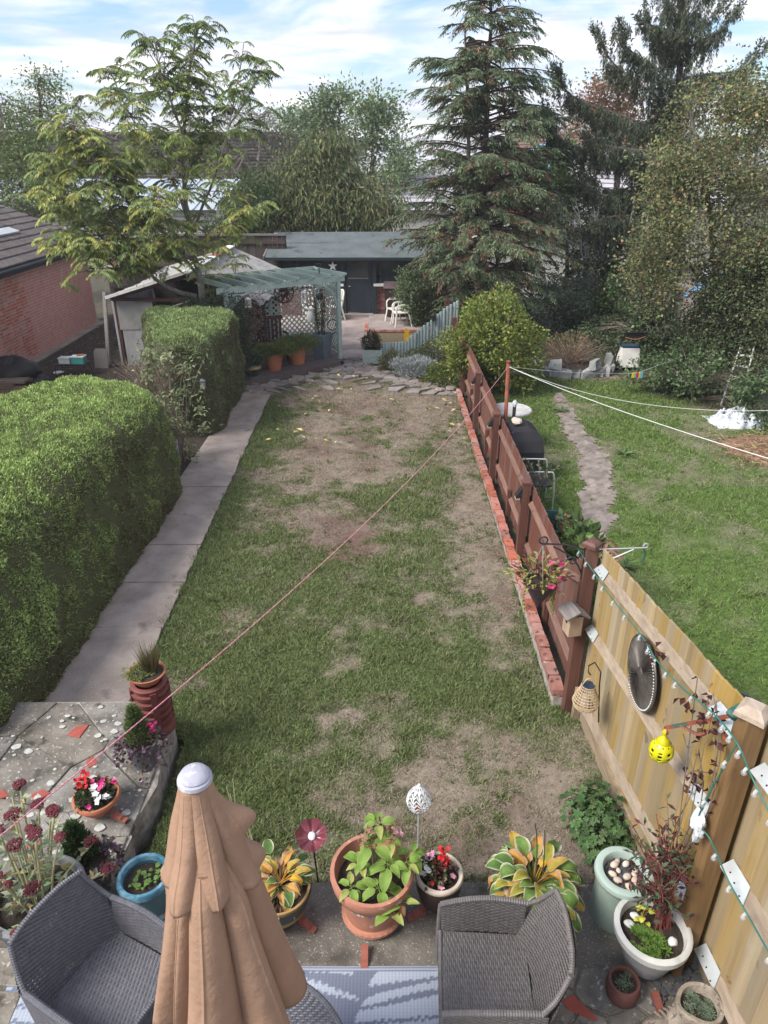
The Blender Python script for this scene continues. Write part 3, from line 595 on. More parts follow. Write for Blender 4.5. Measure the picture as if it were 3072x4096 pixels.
ybm = [MB().box((0, 0, 0), (.018, .118, 1), jit=.002).mesh() for _ in range(4)]
y = 5.16
while y > 2.72:
    zb = .12+(5.2-y)*.13; zt = 1.80+rise(y)+random.uniform(-.006, .006)
    link('board', random.choice(ybm), 'yellow_board', yf, (1.865-1.86, y-4, (zb+zt)/2), (0, 0, .11+random.uniform(-.03, .03)), (1, 1, zt-zb)); y -= .108
y = 2.72
while y > .3:
    zb = .42+(2.66-y)*.1; zt = 2.22+(2.66-y)*.14
    link('board', random.choice(ybm), 'yellow_board', yf, (1.935-1.86, y-4, (zb+zt)/2), (0, 0, .11+random.uniform(-.03, .03)), (1, 1, zt-zb)); y -= .108
child(MB().beam((1.85, 5.2, .06), (1.85, 2.75, .38), .03, .15), 'gravel_board', 'gravel_board', yf); child(MB().beam((1.925, 2.64, .40), (1.925, .3, .6), .03, .16), 'gravel_board', 'gravel_board', yf)
def bracket(p, sl, x):
    # folded galvanised plate on the upper face of a rail end
    L = .26; V = []
    for t, (ox, oz) in ((0, (.0, .058)), (0, (-.063, .003)), (1, (-.063, .003)), (.72, (0, .058))): V.append((x+ox-.002, p[1]-L*t*sl[0], p[2]+oz+L*t*sl[1]+.003))
    m = MB().add(V, [(0, 1, 2, 3)]); V2 = [(v[0]-.004, v[1], v[2]+.004) for v in V]; m.add(V2, [(0, 1, 2, 3)]); m.f += [(i, (i+1) % 4, 4+(i+1) % 4, 4+i) for i in range(4)]
    o = child(m, 'rail_bracket', 'galv', yf); b = Vector(V2[0])+(Vector(V2[2])-Vector(V2[0]))*.5
    for k in (.25, .5, .8):
        q = Vector(V2[0]).lerp(Vector(V2[2]), k)*.5+Vector(V2[1]).lerp(Vector(V2[2]), k)*.5
        MB().lump(q, (.006, .006, .006), 6, 4, 0).build('nail', 'black_metal', o)
for zr, top in ((1.60, 1), (.98, 1), (.20, 1)):
    sl_ = .19 if zr > .5 else .21; a, b = (1.855, 5.2, zr), (1.855, 2.76, zr+(5.2-2.76)*sl_); child(tri_rail(a, b, .05, .06), 'rail', 'grey_rail', yf)
    bracket(a, (1, sl_), 1.855)
    bracket((1.855, 2.76+.27, b[2]-.27*sl_), (1, sl_), 1.855)
for zr in (1.96, 1.24, .50):
    a, b = (1.925, 2.64, zr), (1.925, .3, zr+2.34*.15); child(tri_rail(a, b, .055, .065), 'rail', 'grey_rail', yf); bracket(a, (1, .15), 1.925)
# ---- dark fence at the back of the left yard
bk = thing('back_fence', 'weathered dark brown board fence at the back behind the derelict workshop', 'fence', (-6, 24.6, 0))
bkm = [MB().box((0, 0, 0), (.14, .02, 1), jit=.003).mesh() for _ in range(3)]
x = -9.1
while x < -3.2:
    zt = 2.25 if x < -7.2 else 2.5; link('board', random.choice(bkm), 'old_fence', bk, (x+6, 0, zt/2), (0, .0, .05), (1, 1, zt)); x += .15
for z in (2.3, .9, 1.6): child(MB().beam((-7.2 if z > 2 else -9.1, 24.55, z), (-3.2, 24.55, z), .04, .09), 'rail', 'old_fence', bk)
child(MB().box((-6.0, 24.58, 2.53), (5.6, .07, .06)), 'capping', 'grey_wood', bk)
x = 1.9
bk2 = thing('rear_fence', 'old grey plank fence leaning behind the ivy on the neighbour side', 'fence', (6.2, 21, 0))
for k in range(9): link('board', random.choice(bkm), 'grey_fence', bk2, (-.5+k*.15, .12*k, .85), (random.uniform(-.03, .03), random.uniform(-.05, .05), .7), (1, 1, 1.7))
rf_ = thing('right_fence', 'horizontal board fence panels half hidden by ivy beside the neighbour bed', 'fence', (8.3, 19.5, 0))
for k in range(3):
    for j in range(11): child(MB().box((7.55+k*.18, 20.6-k*1.75, .12+j*.155), (.02, 1.6, .15), rz=R(8), jit=.004), 'board', 'grey_fence', rf_)
    child(MB().box((7.5+k*.18, 19.75-k*1.75, .9), (.08, .08, 1.85)), 'post', 'grey_fence', rf_)

# ================================================================== HEDGES
def hedge(name, label, ys, sec, n_sprig, topc, facec, parent_loc, L=(.045, .09)):
    t = thing(name, label, 'hedge', parent_loc)
    NS = 28; rows = []
    for y in ys:
        pts = spline([(a, 0, b) for a, b in sec(y)], 6); ln = [0]
        for a, b in zip(pts, pts[1:]): ln.append(ln[-1]+(b-a).length)
        row = []
        for k in range(NS):
            s_ = ln[-1]*k/(NS-1); i_ = max(0, min(len(pts)-2, int(np.searchsorted(ln, s_)-1))); f_ = (s_-ln[i_])/(ln[i_+1]-ln[i_]+1e-9); p = pts[i_].lerp(pts[i_+1], f_); row.append((p.x, y, p.z))
        rows.append(row)
    V = np.array(rows); ny = len(ys); V2 = V.reshape(-1, 3)
    V2 = V2+np.stack([(fbm(V2[:, 1], V2[:, 2], 2.2, 3)-.5)*.20, np.zeros(len(V2)), (fbm(V2[:, 0], V2[:, 1], 2.2, 6)-.5)*.14], 1)
    V = V2.reshape(ny, NS, 3)
    i = np.arange(NS-1)[None]+np.arange(ny-1)[:, None]*NS; F = np.stack([i, i+NS, i+NS+1, i+1], -1).reshape(-1, 4)
    c0 = (ny-1)*NS; capV = V2.copy(); 
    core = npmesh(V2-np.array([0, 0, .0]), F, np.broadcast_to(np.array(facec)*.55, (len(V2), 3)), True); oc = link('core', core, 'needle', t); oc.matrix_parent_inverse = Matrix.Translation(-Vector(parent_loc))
    # end caps
    for e, yy in ((0, -1), (ny-1, 1)):
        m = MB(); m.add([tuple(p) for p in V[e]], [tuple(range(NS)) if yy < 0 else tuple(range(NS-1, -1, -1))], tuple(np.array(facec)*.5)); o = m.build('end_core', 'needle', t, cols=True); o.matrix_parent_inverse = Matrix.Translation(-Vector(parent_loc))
    # sprigs, sampled by area over quads + end caps
    Q = V2[F]; A = np.linalg.norm(np.cross(Q[:, 2]-Q[:, 0], Q[:, 3]-Q[:, 1]), axis=1)/2; pick = rng.choice(len(F), n_sprig, p=A/A.sum()); u, v = rng.random((2, n_sprig, 1)); q = Q[pick]
    P = (q[:, 0]*(1-u)+q[:, 1]*u)*(1-v)+(q[:, 3]*(1-u)+q[:, 2]*u)*v; N = unit(np.cross(q[:, 1]-q[:, 0], q[:, 3]-q[:, 0]))
    if (N[:, 2].mean() < 0): N = -N
    ne = n_sprig//6; y1 = V[-1]; cz = rng.random((ne, 1)); k = rng.integers(0, NS-1, ne); pe = V[-1][k]*rng.random((ne, 1))+V[-1].mean(0)*0; pe = V[-1][k]*(1-cz)+V[-1][NS-1-k]*cz
    k0 = rng.integers(0, NS-1, ne); cz0 = rng.random((ne, 1)); pe0 = V[0][k0]*(1-cz0)+V[0][NS-1-k0]*cz0
    P = np.concatenate([P, pe, pe0]); N = np.concatenate([N, np.tile([0, 1., .1], (ne, 1)), np.tile([0, -1., .1], (ne, 1))]); m = len(P)
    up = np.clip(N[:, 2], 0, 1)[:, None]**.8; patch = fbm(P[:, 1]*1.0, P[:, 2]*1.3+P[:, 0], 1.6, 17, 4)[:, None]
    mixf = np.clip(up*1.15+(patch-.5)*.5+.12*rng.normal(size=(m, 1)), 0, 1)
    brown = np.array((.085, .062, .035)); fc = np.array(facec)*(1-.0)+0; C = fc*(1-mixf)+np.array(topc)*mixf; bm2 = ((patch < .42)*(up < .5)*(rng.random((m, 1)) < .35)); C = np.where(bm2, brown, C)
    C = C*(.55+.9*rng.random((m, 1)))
    D = N*.5+rng.normal(size=(m, 3))*.62+np.array([0, 0, .42]); lump_ = fbm(P[:, 1]+P[:, 0]*.6, P[:, 2]*1.4+P[:, 0], 7, 27, 3)[:, None]; P = P+N*(lump_-.5)*.10; C = C*(.55+.9*lump_)  # hollows between lumps also get darker colour, shade painted into the sprigs
    P = P-N*.03*rng.random((m, 1))+N*.03*up*rng.random((m, 1))
    f = Fol(); f.leaf(P, D, (L[0]+(L[1]-L[0])*rng.random(m)**2*(.6+.7*up[:, 0]))*.62, .009+.010*rng.random(m), C, .12, tipc=C*1.25)
    o = f.build('foliage', 'needle', t); o['kind'] = 'stuff'; o.matrix_parent_inverse = Matrix.Translation(-Vector(parent_loc)); return t
def h1(y):
    b = float(np.interp(y, [4.6, 5.2, 6.8, 8.6, 10.2], [.78, .72, .52, .30, .12])); xr = -3.18-(10.3-y)*.028; s = max(0, (y-9.9)/1.5); xr -= 1.25*s*s; h = 1.62-.10*s*s-.05*max(0, 6.5-y); xl = -5.85+.5*s*s; xl = min(xl, xr-.3)
    return [(xr+.02, 0), (xr+.03, .4), (xr-b*.35, .9), (xr-b*.70-.02, h*.84), (xr-b-.20, h*.975), ((xr+xl)/2-.1, h+.0), (xl+.25, h*.98), (xl+.02, h*.75), (xl, 0)]
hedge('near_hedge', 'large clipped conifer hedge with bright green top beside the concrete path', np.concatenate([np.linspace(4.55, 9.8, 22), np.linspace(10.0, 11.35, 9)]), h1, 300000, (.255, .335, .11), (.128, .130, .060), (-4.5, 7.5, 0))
def h2(y):
    s = max(0, (y-15.4)/.7); e = max(0, (13.0-y)/.35); xr = -3.14-.25*s*s-.18*e*e; xl = -4.2-(y-12.9)*.38+.15*e*e; h = 1.84-.12*e*e-.1*s
    return [(xr, 0), (xr+.02, .6), (xr-.02, 1.2), (xr-.05, h*.90), (xr-.28, h*.985), ((xr+xl)/2, h+.02), (xl+.2, h*.98), (xl+.02, h*.85), (xl, 0)]
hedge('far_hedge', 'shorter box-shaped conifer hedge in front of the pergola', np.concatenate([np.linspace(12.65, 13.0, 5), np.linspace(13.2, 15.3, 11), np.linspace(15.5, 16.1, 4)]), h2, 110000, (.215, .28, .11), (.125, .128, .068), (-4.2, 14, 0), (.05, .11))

# ================================================================== BUILDINGS (left)
bb = thing('brick_outbuilding', 'long red brick outbuilding with dark corrugated tile roof at the left', 'building', (-9.2, 18, 0))
child(MB().prism([(-14, 13), (-9.213, 13), (-9.213, 23.2), (-14, 23.2)], 0, 2.36), 'wall', 'wall_mortar', bb)
bl = [MB().box((0, 0, 0), (.03, .202, .060), jit=.003).mesh() for _ in range(2)]; bh = [MB().box((0, 0, 0), (.03, .092, .060), jit=.003).mesh()]
rest = MB(); cnt = 0; rows = []
for r_ in range(31):
    y = 14.5+(.11 if r_ % 2 else 0); k = 0
    while y < 23.1:
        hd = (k % 2 == (r_ % 2)); L_ = .11 if hd else .222; rows.append((y+L_/2, .045+r_*.0755, hd)); y += L_; k += 1
vis = [q for q in rows if q[0] > 17.1 and q[1] > .1]; vis.sort(key=lambda q: q[0]); keep = set(vis[:300])
for q in rows:
    if q in keep: link('brick', random.choice(bh if q[2] else bl), 'brick_red', bb, (-9.222+9.2+random.uniform(-.002, .002), q[0]-18, q[1]))
    else: rest.box((-9.222+random.uniform(-.003, .003), q[0], q[1]), (.03, .092 if q[2] else .202, .060))
tag(child(rest, 'bricks', 'brick_red', bb), kind='stuff')
ro = child(MB().add([(-8.92, 13, 2.40), (-8.92, 23.35, 2.40), (-12.6, 23.35, 3.78), (-12.6, 13, 3.78), (-8.92, 13, 2.36), (-8.92, 23.35, 2.36), (-12.6, 23.35, 3.72), (-12.6, 13, 3.72)], [(0, 1, 2, 3), (7, 6, 5, 4), (0, 4, 5, 1), (1, 5, 6, 2), (2, 6, 7, 3)]), 'roof', 'tile_roof', bb)
# corrugated tile: three rolls
def tile():
    m = MB(); n = 13; V = []
    for t in (0, 1):
        for k in range(n): V.append((-t*.36, k*.30/(n-1), .022*math.cos(2*math.pi*3*k/(n-1))+(.045 if t == 0 else .004)))
    V += [(0, k*.30/(n-1), -.005) for k in range(n)]
    return m.add(V, [(k, k+1, n+k+1, n+k) for k in range(n-1)]+[(k+1, k, 2*n+k, 2*n+k+1) for k in range(n-1)]).mesh(True)
tm = tile(); sl = math.atan2(1.38, 3.68)
for i_ in range(9):
    for j_ in range(22):
        y = 16.75+j_*.30; d_ = i_*.345
        link('roof_tile', tm, 'tile_roof', ro, (-8.90-d_*math.cos(sl), y, 2.425+d_*math.sin(sl)+random.uniform(-.003, .003)), (0, sl, 0))
child(MB().box((-8.93, 18.2, 2.30), (.05, 10.3, .13)), 'fascia', 'black_timber', bb)
gt = MB(); gt.tube([(-8.86, 13, 2.36), (-8.86, 23.3, 2.36)], .05, 8); child(gt, 'gutter', 'black_timber', bb)
rl = MB(); rl.beam((-10.2, 19.0, 2.98), (-10.2, 21.0, 2.98), .3, .05, up=(math.sin(sl), 0, math.cos(sl))); child(rl, 'rooflight', 'galv', bb)
# derelict workshop: gable front facing the camera, asbestos roof
dw = thing('derelict_workshop', 'derelict open-fronted workshop with sagging grey corrugated roof and patched boards', 'shed', (-5.6, 19.5, 0))
zE, zR = 1.72, 2.5
A_ = (-6.95, 17.85); ridge0, ridge1 = (-5.08, 17.75, 2.26), (-4.62, 21.2, 2.5)
def roofside(xe, ze, nm):
    m = MB(); n = 41; V = []
    for k in range(n):
        t = k/(n-1); y0 = ridge0[1]+(ridge1[1]-ridge0[1])*t; xr_ = ridge0[0]+(ridge1[0]-ridge0[0])*t; zr_ = ridge0[2]+(ridge1[2]-ridge0[2])*t; w_ = .022*math.cos(t*2*math.pi*33)-.03*math.sin(t*3.1)
        for s_ in (0, .5, 1): V.append((xr_+(xe-ridge0[0])*s_, y0, zr_+(ze-ridge0[2])*s_+w_+(.02*math.sin(t*9) if s_ else 0)))
    return child(m.add(V, [(k*3+j, k*3+j+1, k*3+j+4, k*3+j+3) for k in range(n-1) for j in range(2)]), nm, 'asbestos', dw)
roofside(-7.05, 1.70, 'roof'); roofside(-3.35, 1.5, 'roof')
for k in range(9):
    t = k/9; a = Vector(ridge0).lerp(Vector(ridge1), t)+Vector((0, 0, .045)); b = Vector(ridge0).lerp(Vector(ridge1), t+.108)+Vector((0, 0, .045)); child(MB().beam(a, b, .22, .03), 'ridge_tile', 'red_tile' if k in (5, 6) else 'white_paint', dw)
for k in range(6):
    t = k/6; a = Vector((-7.08, 17.72, 1.72)).lerp(Vector((-5.1, 17.66, 2.30)), t); b = Vector((-7.08, 17.72, 1.72)).lerp(Vector((-5.1, 17.66, 2.30)), t+.16); child(MB().beam(a, b, .06, .07), 'verge_strip', 'white_paint', dw)
child(MB().box((-6.45, 17.88, 1.28), (.88, .04, .72), jit=.01), 'upper_panel', 'board_grey', dw); child(MB().box((-6.42, 17.90, .45), (.86, .05, .92), jit=.01), 'lower_panel', 'board_pale', dw)
for x in (-6.93, -5.98, -5.1, -4.2, -3.5): child(MB().box((x, 17.93, .80), (.07, .07, 1.62)), 'post', 'dark_red_wood', dw)
child(MB().beam((-7.0, 17.86, 1.66), (-3.5, 17.86, 1.62), .06, .07), 'tie_beam', 'dark_red_wood', dw)
for a, b in (((-7.0, 17.83, 1.68), (-5.1, 17.83, 2.20)), ((-5.06, 17.83, 2.20), (-3.45, 17.83, 1.50))): child(MB().beam(a, b, .06, .09), 'rafter', 'dark_red_wood', dw)
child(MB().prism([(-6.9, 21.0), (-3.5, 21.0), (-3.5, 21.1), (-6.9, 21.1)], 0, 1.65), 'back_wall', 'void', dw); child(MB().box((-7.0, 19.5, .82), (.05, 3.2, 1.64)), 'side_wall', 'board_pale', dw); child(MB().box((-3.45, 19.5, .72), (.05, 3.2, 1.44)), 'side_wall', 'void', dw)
child(MB().beam((-5.62, 17.7, 1.35), (-5.05, 17.95, 1.5), .03, .45, up=(.2, -.6, .6)), 'loose_window', 'board_grey', dw)
tg = thing('old_gas_lantern', 'black lantern hanging inside the open workshop gable', 'lantern', (-5.0, 18.0, 1.75)); MB().lathe([(.0001, .2), (.07, .17), (.05, .14), (.08, 0), (.06, -.06), (.0001, -.06)], n=10).build('body', 'black_metal', tg); MB().tube(bez((0, 0, .2), (0, 0, .35), (0, 0, .45), 3), .008, 4).build('hook', 'black_metal', tg)
dw.location.x += .33
lt = Fol(); n = 1500; P = np.stack([rng.uniform(-9, -5.3, n), rng.uniform(13.5, 23, n), .02+.015*rng.random(n)], 1); lt.leaf(P, rng.normal(size=(n, 3))*np.array([1, 1, .15]), .05+.04*rng.random(n), .03, pal(n, [(.24, .17, .09), (.17, .11, .06), (.33, .27, .15), (.12, .09, .06)]), .15); tag(lt.build('leaf_litter', 'foliage'), 'brown leaf litter scattered over the dark yard floor', 'leaf litter', kind='stuff')
# things in the yard
s_ = thing('leaning_plank', 'long grey plank leaning upright between brick building and workshop', 'plank', (-7.1, 18.1, 0)); MB().beam((0, 0, 0), (.1, .25, 1.75), .1, .04).build('plank', 'grey_wood', s_)
s_ = thing('cut_board', 'short dark weathered board with clipped corners standing in the yard', 'board', (-7.1, 17.6, 0)); MB().add([(-.17, 0, 0), (.17, 0, 0), (.17, 0, .42), (.12, 0, .5), (-.12, 0, .5), (-.17, 0, .42), (-.17, .03, 0), (.17, .03, 0), (.17, .03, .42), (.12, .03, .5), (-.12, .03, .5), (-.17, .03, .42)], [(0, 1, 2, 3, 4, 5), (11, 10, 9, 8, 7, 6)]+[(k, (k+1) % 6, 6+(k+1) % 6, 6+k) for k in range(6)]).build('board', 'grey_wood', s_, rot=(R(-12), 0, 0))
s_ = thing('yard_table', 'low black wire table holding plastic boxes in the yard', 'table', (-7.55, 17.0, 0))
MB().box((0, 0, .30), (.75, .42, .02)).build('table_top', 'black_metal', s_)
for sx in (-1, 1):
    for sy in (-1, 1): MB().tube([(sx*.34, sy*.18, .3), (sx*.37, sy*.2, 0)], .01, 5).build('leg', 'black_metal', s_)
for nm, lb, mt, dx_, dd in (('storage_box', 'pale lidded plastic box on the left of the yard table', 'white_paint', -.15, (.26, .2, .12)), ('storage_box', 'teal plastic box with white top on the yard table', 'teal_plastic', .17, (.3, .22, .15))):
    q = thing(nm, lb, 'box', (-7.55+dx_, 17.0, .312)); MB().box((0, 0, dd[2]/2), dd).build('body', mt, q); MB().box((0, 0, dd[2]+.01), (dd[0]+.02, dd[1]+.02, .02)).build('lid', 'white_paint', q)
q = thing('orange_packet', 'small orange packet lying on top of the teal box', 'packet', (-7.33, 17.02, .485)); MB().box((0, 0, .012), (.16, .1, .024), rz=.4).build('packet', 'terracotta_clean', q)
q = thing('dropped_plate', 'white plate lying on the dark yard floor', 'plate', (-8.0, 17.15, .02)); MB().lathe([(.0001, .0), (.11, .005), (.13, .02), (.12, .025), (.0001, .012)], n=16).build('plate', 'white_paint', q)
ts = thing('timber_stack', 'stack of sawn planks lying by the brick wall', 'timber stack', (-8.85, 15.6, 0))
for k in range(14): MB().box((random.uniform(-.3, .3), (k % 3)*.17-.17, .05+(k//3)*.062), (1.7, .15, .055), rz=random.uniform(-.05, .05)).build('plank', 'timber', ts)
tb = thing('black_tarpaulin', 'crumpled black tarpaulin heaped over the timber stack', 'tarpaulin', (-8.5, 16.15, 0)); MB().lump((0, 0, .28), (.62, .42, .38), 22, 12, .35, 4, flat=-.7).build('sheet', 'tarp_black', tb, smooth=True); MB().lump((.48, -.1, .12), (.32, .3, .2), 16, 9, .4, 8, flat=-.5).build('fold', 'tarp_black', tb, smooth=True)
for k, (x, y, rz) in enumerate(((-8.25, 15.15, .1), (-7.65, 15.2, -.05))):
    q = thing('red_board', ('red painted board lying flat beside the timber stack', 'red painted board lying flat nearest the hedge top')[k], 'board', (x, y, .02), rz, group='red boards in the yard'); MB().box((0, 0, .015), (.55, .32, .03)).build('board', 'red_tile', q)
# sign on the back fence
sg = thing('no_parking_sign', 'white and red No Parking sign fixed to the back fence', 'sign', (-8.85, 24.4, 1.80))
MB().box((0, 0, 0), (.62, .02, .50)).build('plate', 'white_paint', sg); MB().box((0, -.012, -.03), (.56, .006, .30)).build('red_panel', 'sign_red', sg)
def text(body, size, loc, rot, mat, parent, ext=.002):
    cu = bpy.data.curves.new('lettering', 'FONT'); cu.body = body; cu.size = size; cu.align_x = 'CENTER'; cu.align_y = 'CENTER'; cu.extrude = ext
    o = bpy.data.objects.new('lettering', cu); COL.objects.link(o); dg = bpy.context.evaluated_depsgraph_get(); me = bpy.data.meshes.new_from_object(o.evaluated_get(dg)); bpy.data.objects.remove(o)
    me.materials.clear(); return link('lettering', me, mat, parent, loc, rot)
text('No', .15, (0, -.018, .06), (R(90), 0, 0), 'white_paint', sg); text('parking', .15, (0, -.018, -.09), (R(90), 0, 0), 'white_paint', sg)
# teal wall end at the left edge
tw = thing('teal_wall_end', 'pale teal painted wall end at the near end of the hedge', 'wall', (-3.9, 5.2, 0)); MB().prism([(-.5, -.25), (.22, -.25), (.28, 0), (.2, .22), (-.5, .25)], 0, .62, inset=.05).build('wall', 'teal_wall', tw)

# ================================================================== GARDEN SHED
sh = thing('garden_shed', 'black timber summerhouse with brick base and blue-grey felt roof at the end of the path', 'shed', (-.8, 24.2, 0))
X0, X1, YF, YB = -3.45, 2.1, 24.25, 26.6
child(MB().prism([(X0, YF+.06), (X1, YF+.06), (X1, YB), (X0, YB)], 0, .98), 'plinth', 'wall_mortar', sh)
bs = MB().box((0, 0, 0), (.205, .03, .06), jit=.002).mesh(); bsh = MB().box((0, 0, 0), (.098, .03, .06), jit=.002).mesh()
for (xa, xb) in ((X0+.02, -1.33), (-.34, X1)):
    for r_ in range(13):
        x = xa+(.0 if r_ % 2 else -.11)
        while x < xb-.05:
            xx0, xx1 = max(x, xa), min(x+.215, xb)
            if xx1-xx0 > .06: link('brick', bs, 'brick_shed', sh, ((xx0+xx1)/2+.8, YF+.045-24.2, .04+r_*.0735), None, ((xx1-xx0-.01)/.205, 1, 1))
            x += .215
child(MB().prism([(X0, YF+.1), (X1, YF+.1), (X1, YB-.1), (X0, YB-.1)], .98, 1.0), 'inner_floor', 'void', sh)
child(MB().box(((X0+X1)/2, YB-.12, 1.5), (X1-X0, .04, 1.0)), 'back_wall', 'card_brown', sh)
for (xa, xb) in ((X0-.03, -1.33), (-.34, X1)): child(MB().box(((xa+xb)/2, YF-.01, 1.02), (xb-xa, .16, .08)), 'sill', 'white_paint', sh)
child(MB().box(((X0+X1)/2, YF+.05, 1.87), (X1-X0, .08, .10)), 'head_beam', 'black_timber', sh)
for x in (X0+.03, -2.85, -2.25, -1.68, -1.36, -.32, -.12, .42, 1.0, 1.6, X1-.04): child(MB().box((x, YF+.05, 1.44), (.07 if x not in (-1.36, -.32) else .14, .09, .78)), 'mullion', 'black_timber', sh)
for a, b in ((-3.4, -2.88), (-2.82, -2.28), (-2.22, -1.71), (-1.65, -1.43), (-.09, .39), (.45, .97), (1.03, 1.67)): child(MB().box(((a+b)/2, YF+.09, 1.44), (b-a, .008, .78)), 'pane', 'glass_dark', sh)
for x, wd, hh in ((-2.5, .45, .35), (-2.0, .4, .4), (-3.1, .5, .2), (.05, .2, .42), (.2, .18, .32)): child(MB().box((x, YF+.2, 1.06+hh/2), (wd, .08, hh)), 'stored_box', 'card_brown', sh)
for x in (-1.36, -.32): child(MB().box((x, YF-.02, .92), (.14, .1, 1.84)), 'door_post', 'black_timber', sh)
dr = child(MB().box((-.84, YF+.03, .93), (.86, .05, 1.80)), 'door', 'door_paint', sh)
for nm, mb, mt in (('door_pane', MB().box((-.84, YF+.0, 1.50), (.62, .012, .52)), 'glass_dark'), ('door_handle', MB().tube([(-1.17, YF-.03, .98), (-1.17, YF-.06, .98), (-1.1, YF-.06, .98)], .012, 6), 'steel'), ('kick_board', MB().beam((-1.2, YF-.015, .12), (-.46, YF-.015, .05), .02, .07), 'grey_wood'), ('glazing_bar', MB().box((-.84, YF-.008, 1.22), (.66, .02, .03)), 'grey_wood')):
    mb.build(nm, mt, dr)
child(MB().box((-.84, YF-.14, .05), (1.0, .3, .1)), 'door_step', 'pink_flag', sh)
# roof: slopes up away from the camera
rv = [(X0-.40, YF-.32, 1.93), (X1+.35, YF-.32, 1.93), (X1+.35, YF+1.95, 2.47), (X0-.30, YF+1.95, 2.47)]
mr_ = MB(); nX, nY = 40, 12; V = []
for j in range(nY+1):
    for i_ in range(nX+1):
        u, v = i_/nX, j/nY; p = Vector(rv[0]).lerp(Vector(rv[1]), u).lerp(Vector(rv[3]).lerp(Vector(rv[2]), u), v); p.z += .012*math.sin(u*9)*math.sin(v*5+1)+(.004 if v > .45 else 0)
        if v == 0: p.z -= .035
        V.append(p)
mr_.add(V, [(j*(nX+1)+i_, j*(nX+1)+i_+1, (j+1)*(nX+1)+i_+1, (j+1)*(nX+1)+i_) for j in range(nY) for i_ in range(nX)]); rf = child(mr_, 'roof', 'felt', sh, smooth=True)
for nm, mb, mt in (('fascia', MB().beam((rv[0][0], rv[0][1]+.02, 1.86), (rv[1][0], rv[1][1]+.02, 1.86), .03, .09), 'black_timber'), ('verge_board', MB().beam((rv[0][0], rv[0][1], 1.90), (rv[3][0], rv[3][1], 2.43), .04, .10), 'grey_wood'), ('felt_seam', MB().beam((rv[0][0]+.05, YF+.9, 2.225), (rv[1][0]-.1, YF+.9, 2.225), .03, .008), 'felt'), ('soffit', MB().box(((X0+X1)/2, YF+.8, 1.88), (X1-X0+.5, 2.1, .02)), 'black_timber'), ('white_clip', MB().box((rv[3][0]+.05, YF+1.7, 2.42), (.1, .12, .06)), 'white_paint')):
    mb.build(nm, mt, rf)
q = thing('star_ornament', 'white stone star ornament hung on the shed front left of the door', 'ornament', (-1.66, 24.1, 1.62)); mst = MB(); V = []
for zt in (-.015, .015):
    for k in range(10): a = math.pi/2+k*math.pi/5; rr = .15 if k % 2 == 0 else .062; V.append((rr*math.cos(a), zt, rr*math.sin(a)))
mst.add(V, [tuple(range(9, -1, -1))[::-1], tuple(range(10, 20))[::-1]]+[(k, 10+k, 10+(k+1) % 10, (k+1) % 10) for k in range(10)]); mst.build('star', 'white_paint', q); MB().lathe([(.0001, .05), (.05, .03), (.055, -.03), (.0001, -.06)], (0, 0, -.22), 10).build('pendant', 'white_paint', q)

# ================================================================== PERGOLA CORNER
dk = thing('deck', 'dark stained triangular timber deck under the pergola', 'deck', (-2.4, 17.6, 0))
DK = [(-1.12, 17.8), (-1.0, 18.05), (-1.75, 20.0), (-4.2, 19.4), (-4.2, 17.0), (-3.3, 15.98)]
u_ = Vector((-2.2, -1.82, 0)).normalized(); n_ = Vector((-u_.y, u_.x, 0))   # front edge direction
if n_.y < 0: n_ = -n_
for k in range(16):
    p = clip_half(clip_half(DK, (DK[0][0]+n_.x*(k*.145), DK[0][1]+n_.y*(k*.145)), -n_.x, -n_.y), (DK[0][0]+n_.x*(k*.145+.139), DK[0][1]+n_.y*(k*.145+.139)), n_.x, n_.y)
    if len(p) > 2:
        sA = sum(p[i][0]*p[(i+1) % len(p)][1]-p[(i+1) % len(p)][0]*p[i][1] for i in range(len(p)))
        child(MB().prism(p if sA > 0 else p[::-1], .12, .15+random.uniform(-.002, .002)), 'deck_board', 'deck', dk)
child(MB().beam((-1.1, 17.78, .075), (-3.32, 15.95, .075), .03, .15), 'fascia_board', 'deck', dk)
pg = thing('pergola', 'pale sage green corner pergola with lattice back over the deck', 'pergola', (-2.4, 18, .15))
PA, PB, PC = Vector((-1.12, 18.0, .15)), Vector((-3.52, 16.25, .15)), Vector((-1.86, 19.75, .15))
PD_ = Vector((-4.0, 18.4, .15))
HT = 2.06
for p in (PA, PB, PC, PD_): child(MB().box(p+Vector((0, 0, HT/2-.02)), (.09, .09, HT-.06), rz=.5), 'post', 'sage_paint', pg)
d_ab = (PB-PA).normalized()
child(MB().beam(PA-d_ab*.18+Vector((0, 0, HT-.09)), PB+d_ab*.2+Vector((0, 0, HT-.09)), .045, .13), 'front_beam', 'sage_paint', pg)
child(MB().beam(PC+Vector((.15, .05, HT-.12)), PD_+Vector((-.1, 0, HT-.12)), .045, .11), 'back_beam', 'sage_paint', pg)
def rafter(a, b):
    a, b = Vector(a), Vector(b); d = (b-a).normalized(); s = Vector((d.y, -d.x, 0))*.02; L = (b-a).length; V = []
    prof = [(0, .07), (L, .07), (L, .03), (L-.05, .0), (L-.09, .015), (L-.13, -.04), (.13, -.04), (.09, .015), (.05, 0), (0, .03)]
    for sg_ in (-1, 1):
        for t, z in prof: V.append(a+d*t+s*sg_+Vector((0, 0, z)))
    k = len(prof); return MB().add(V, [tuple(range(k)), tuple(range(2*k-1, k-1, -1))]+[(i, (i+1) % k, k+(i+1) % k, k+i) for i in range(k)])
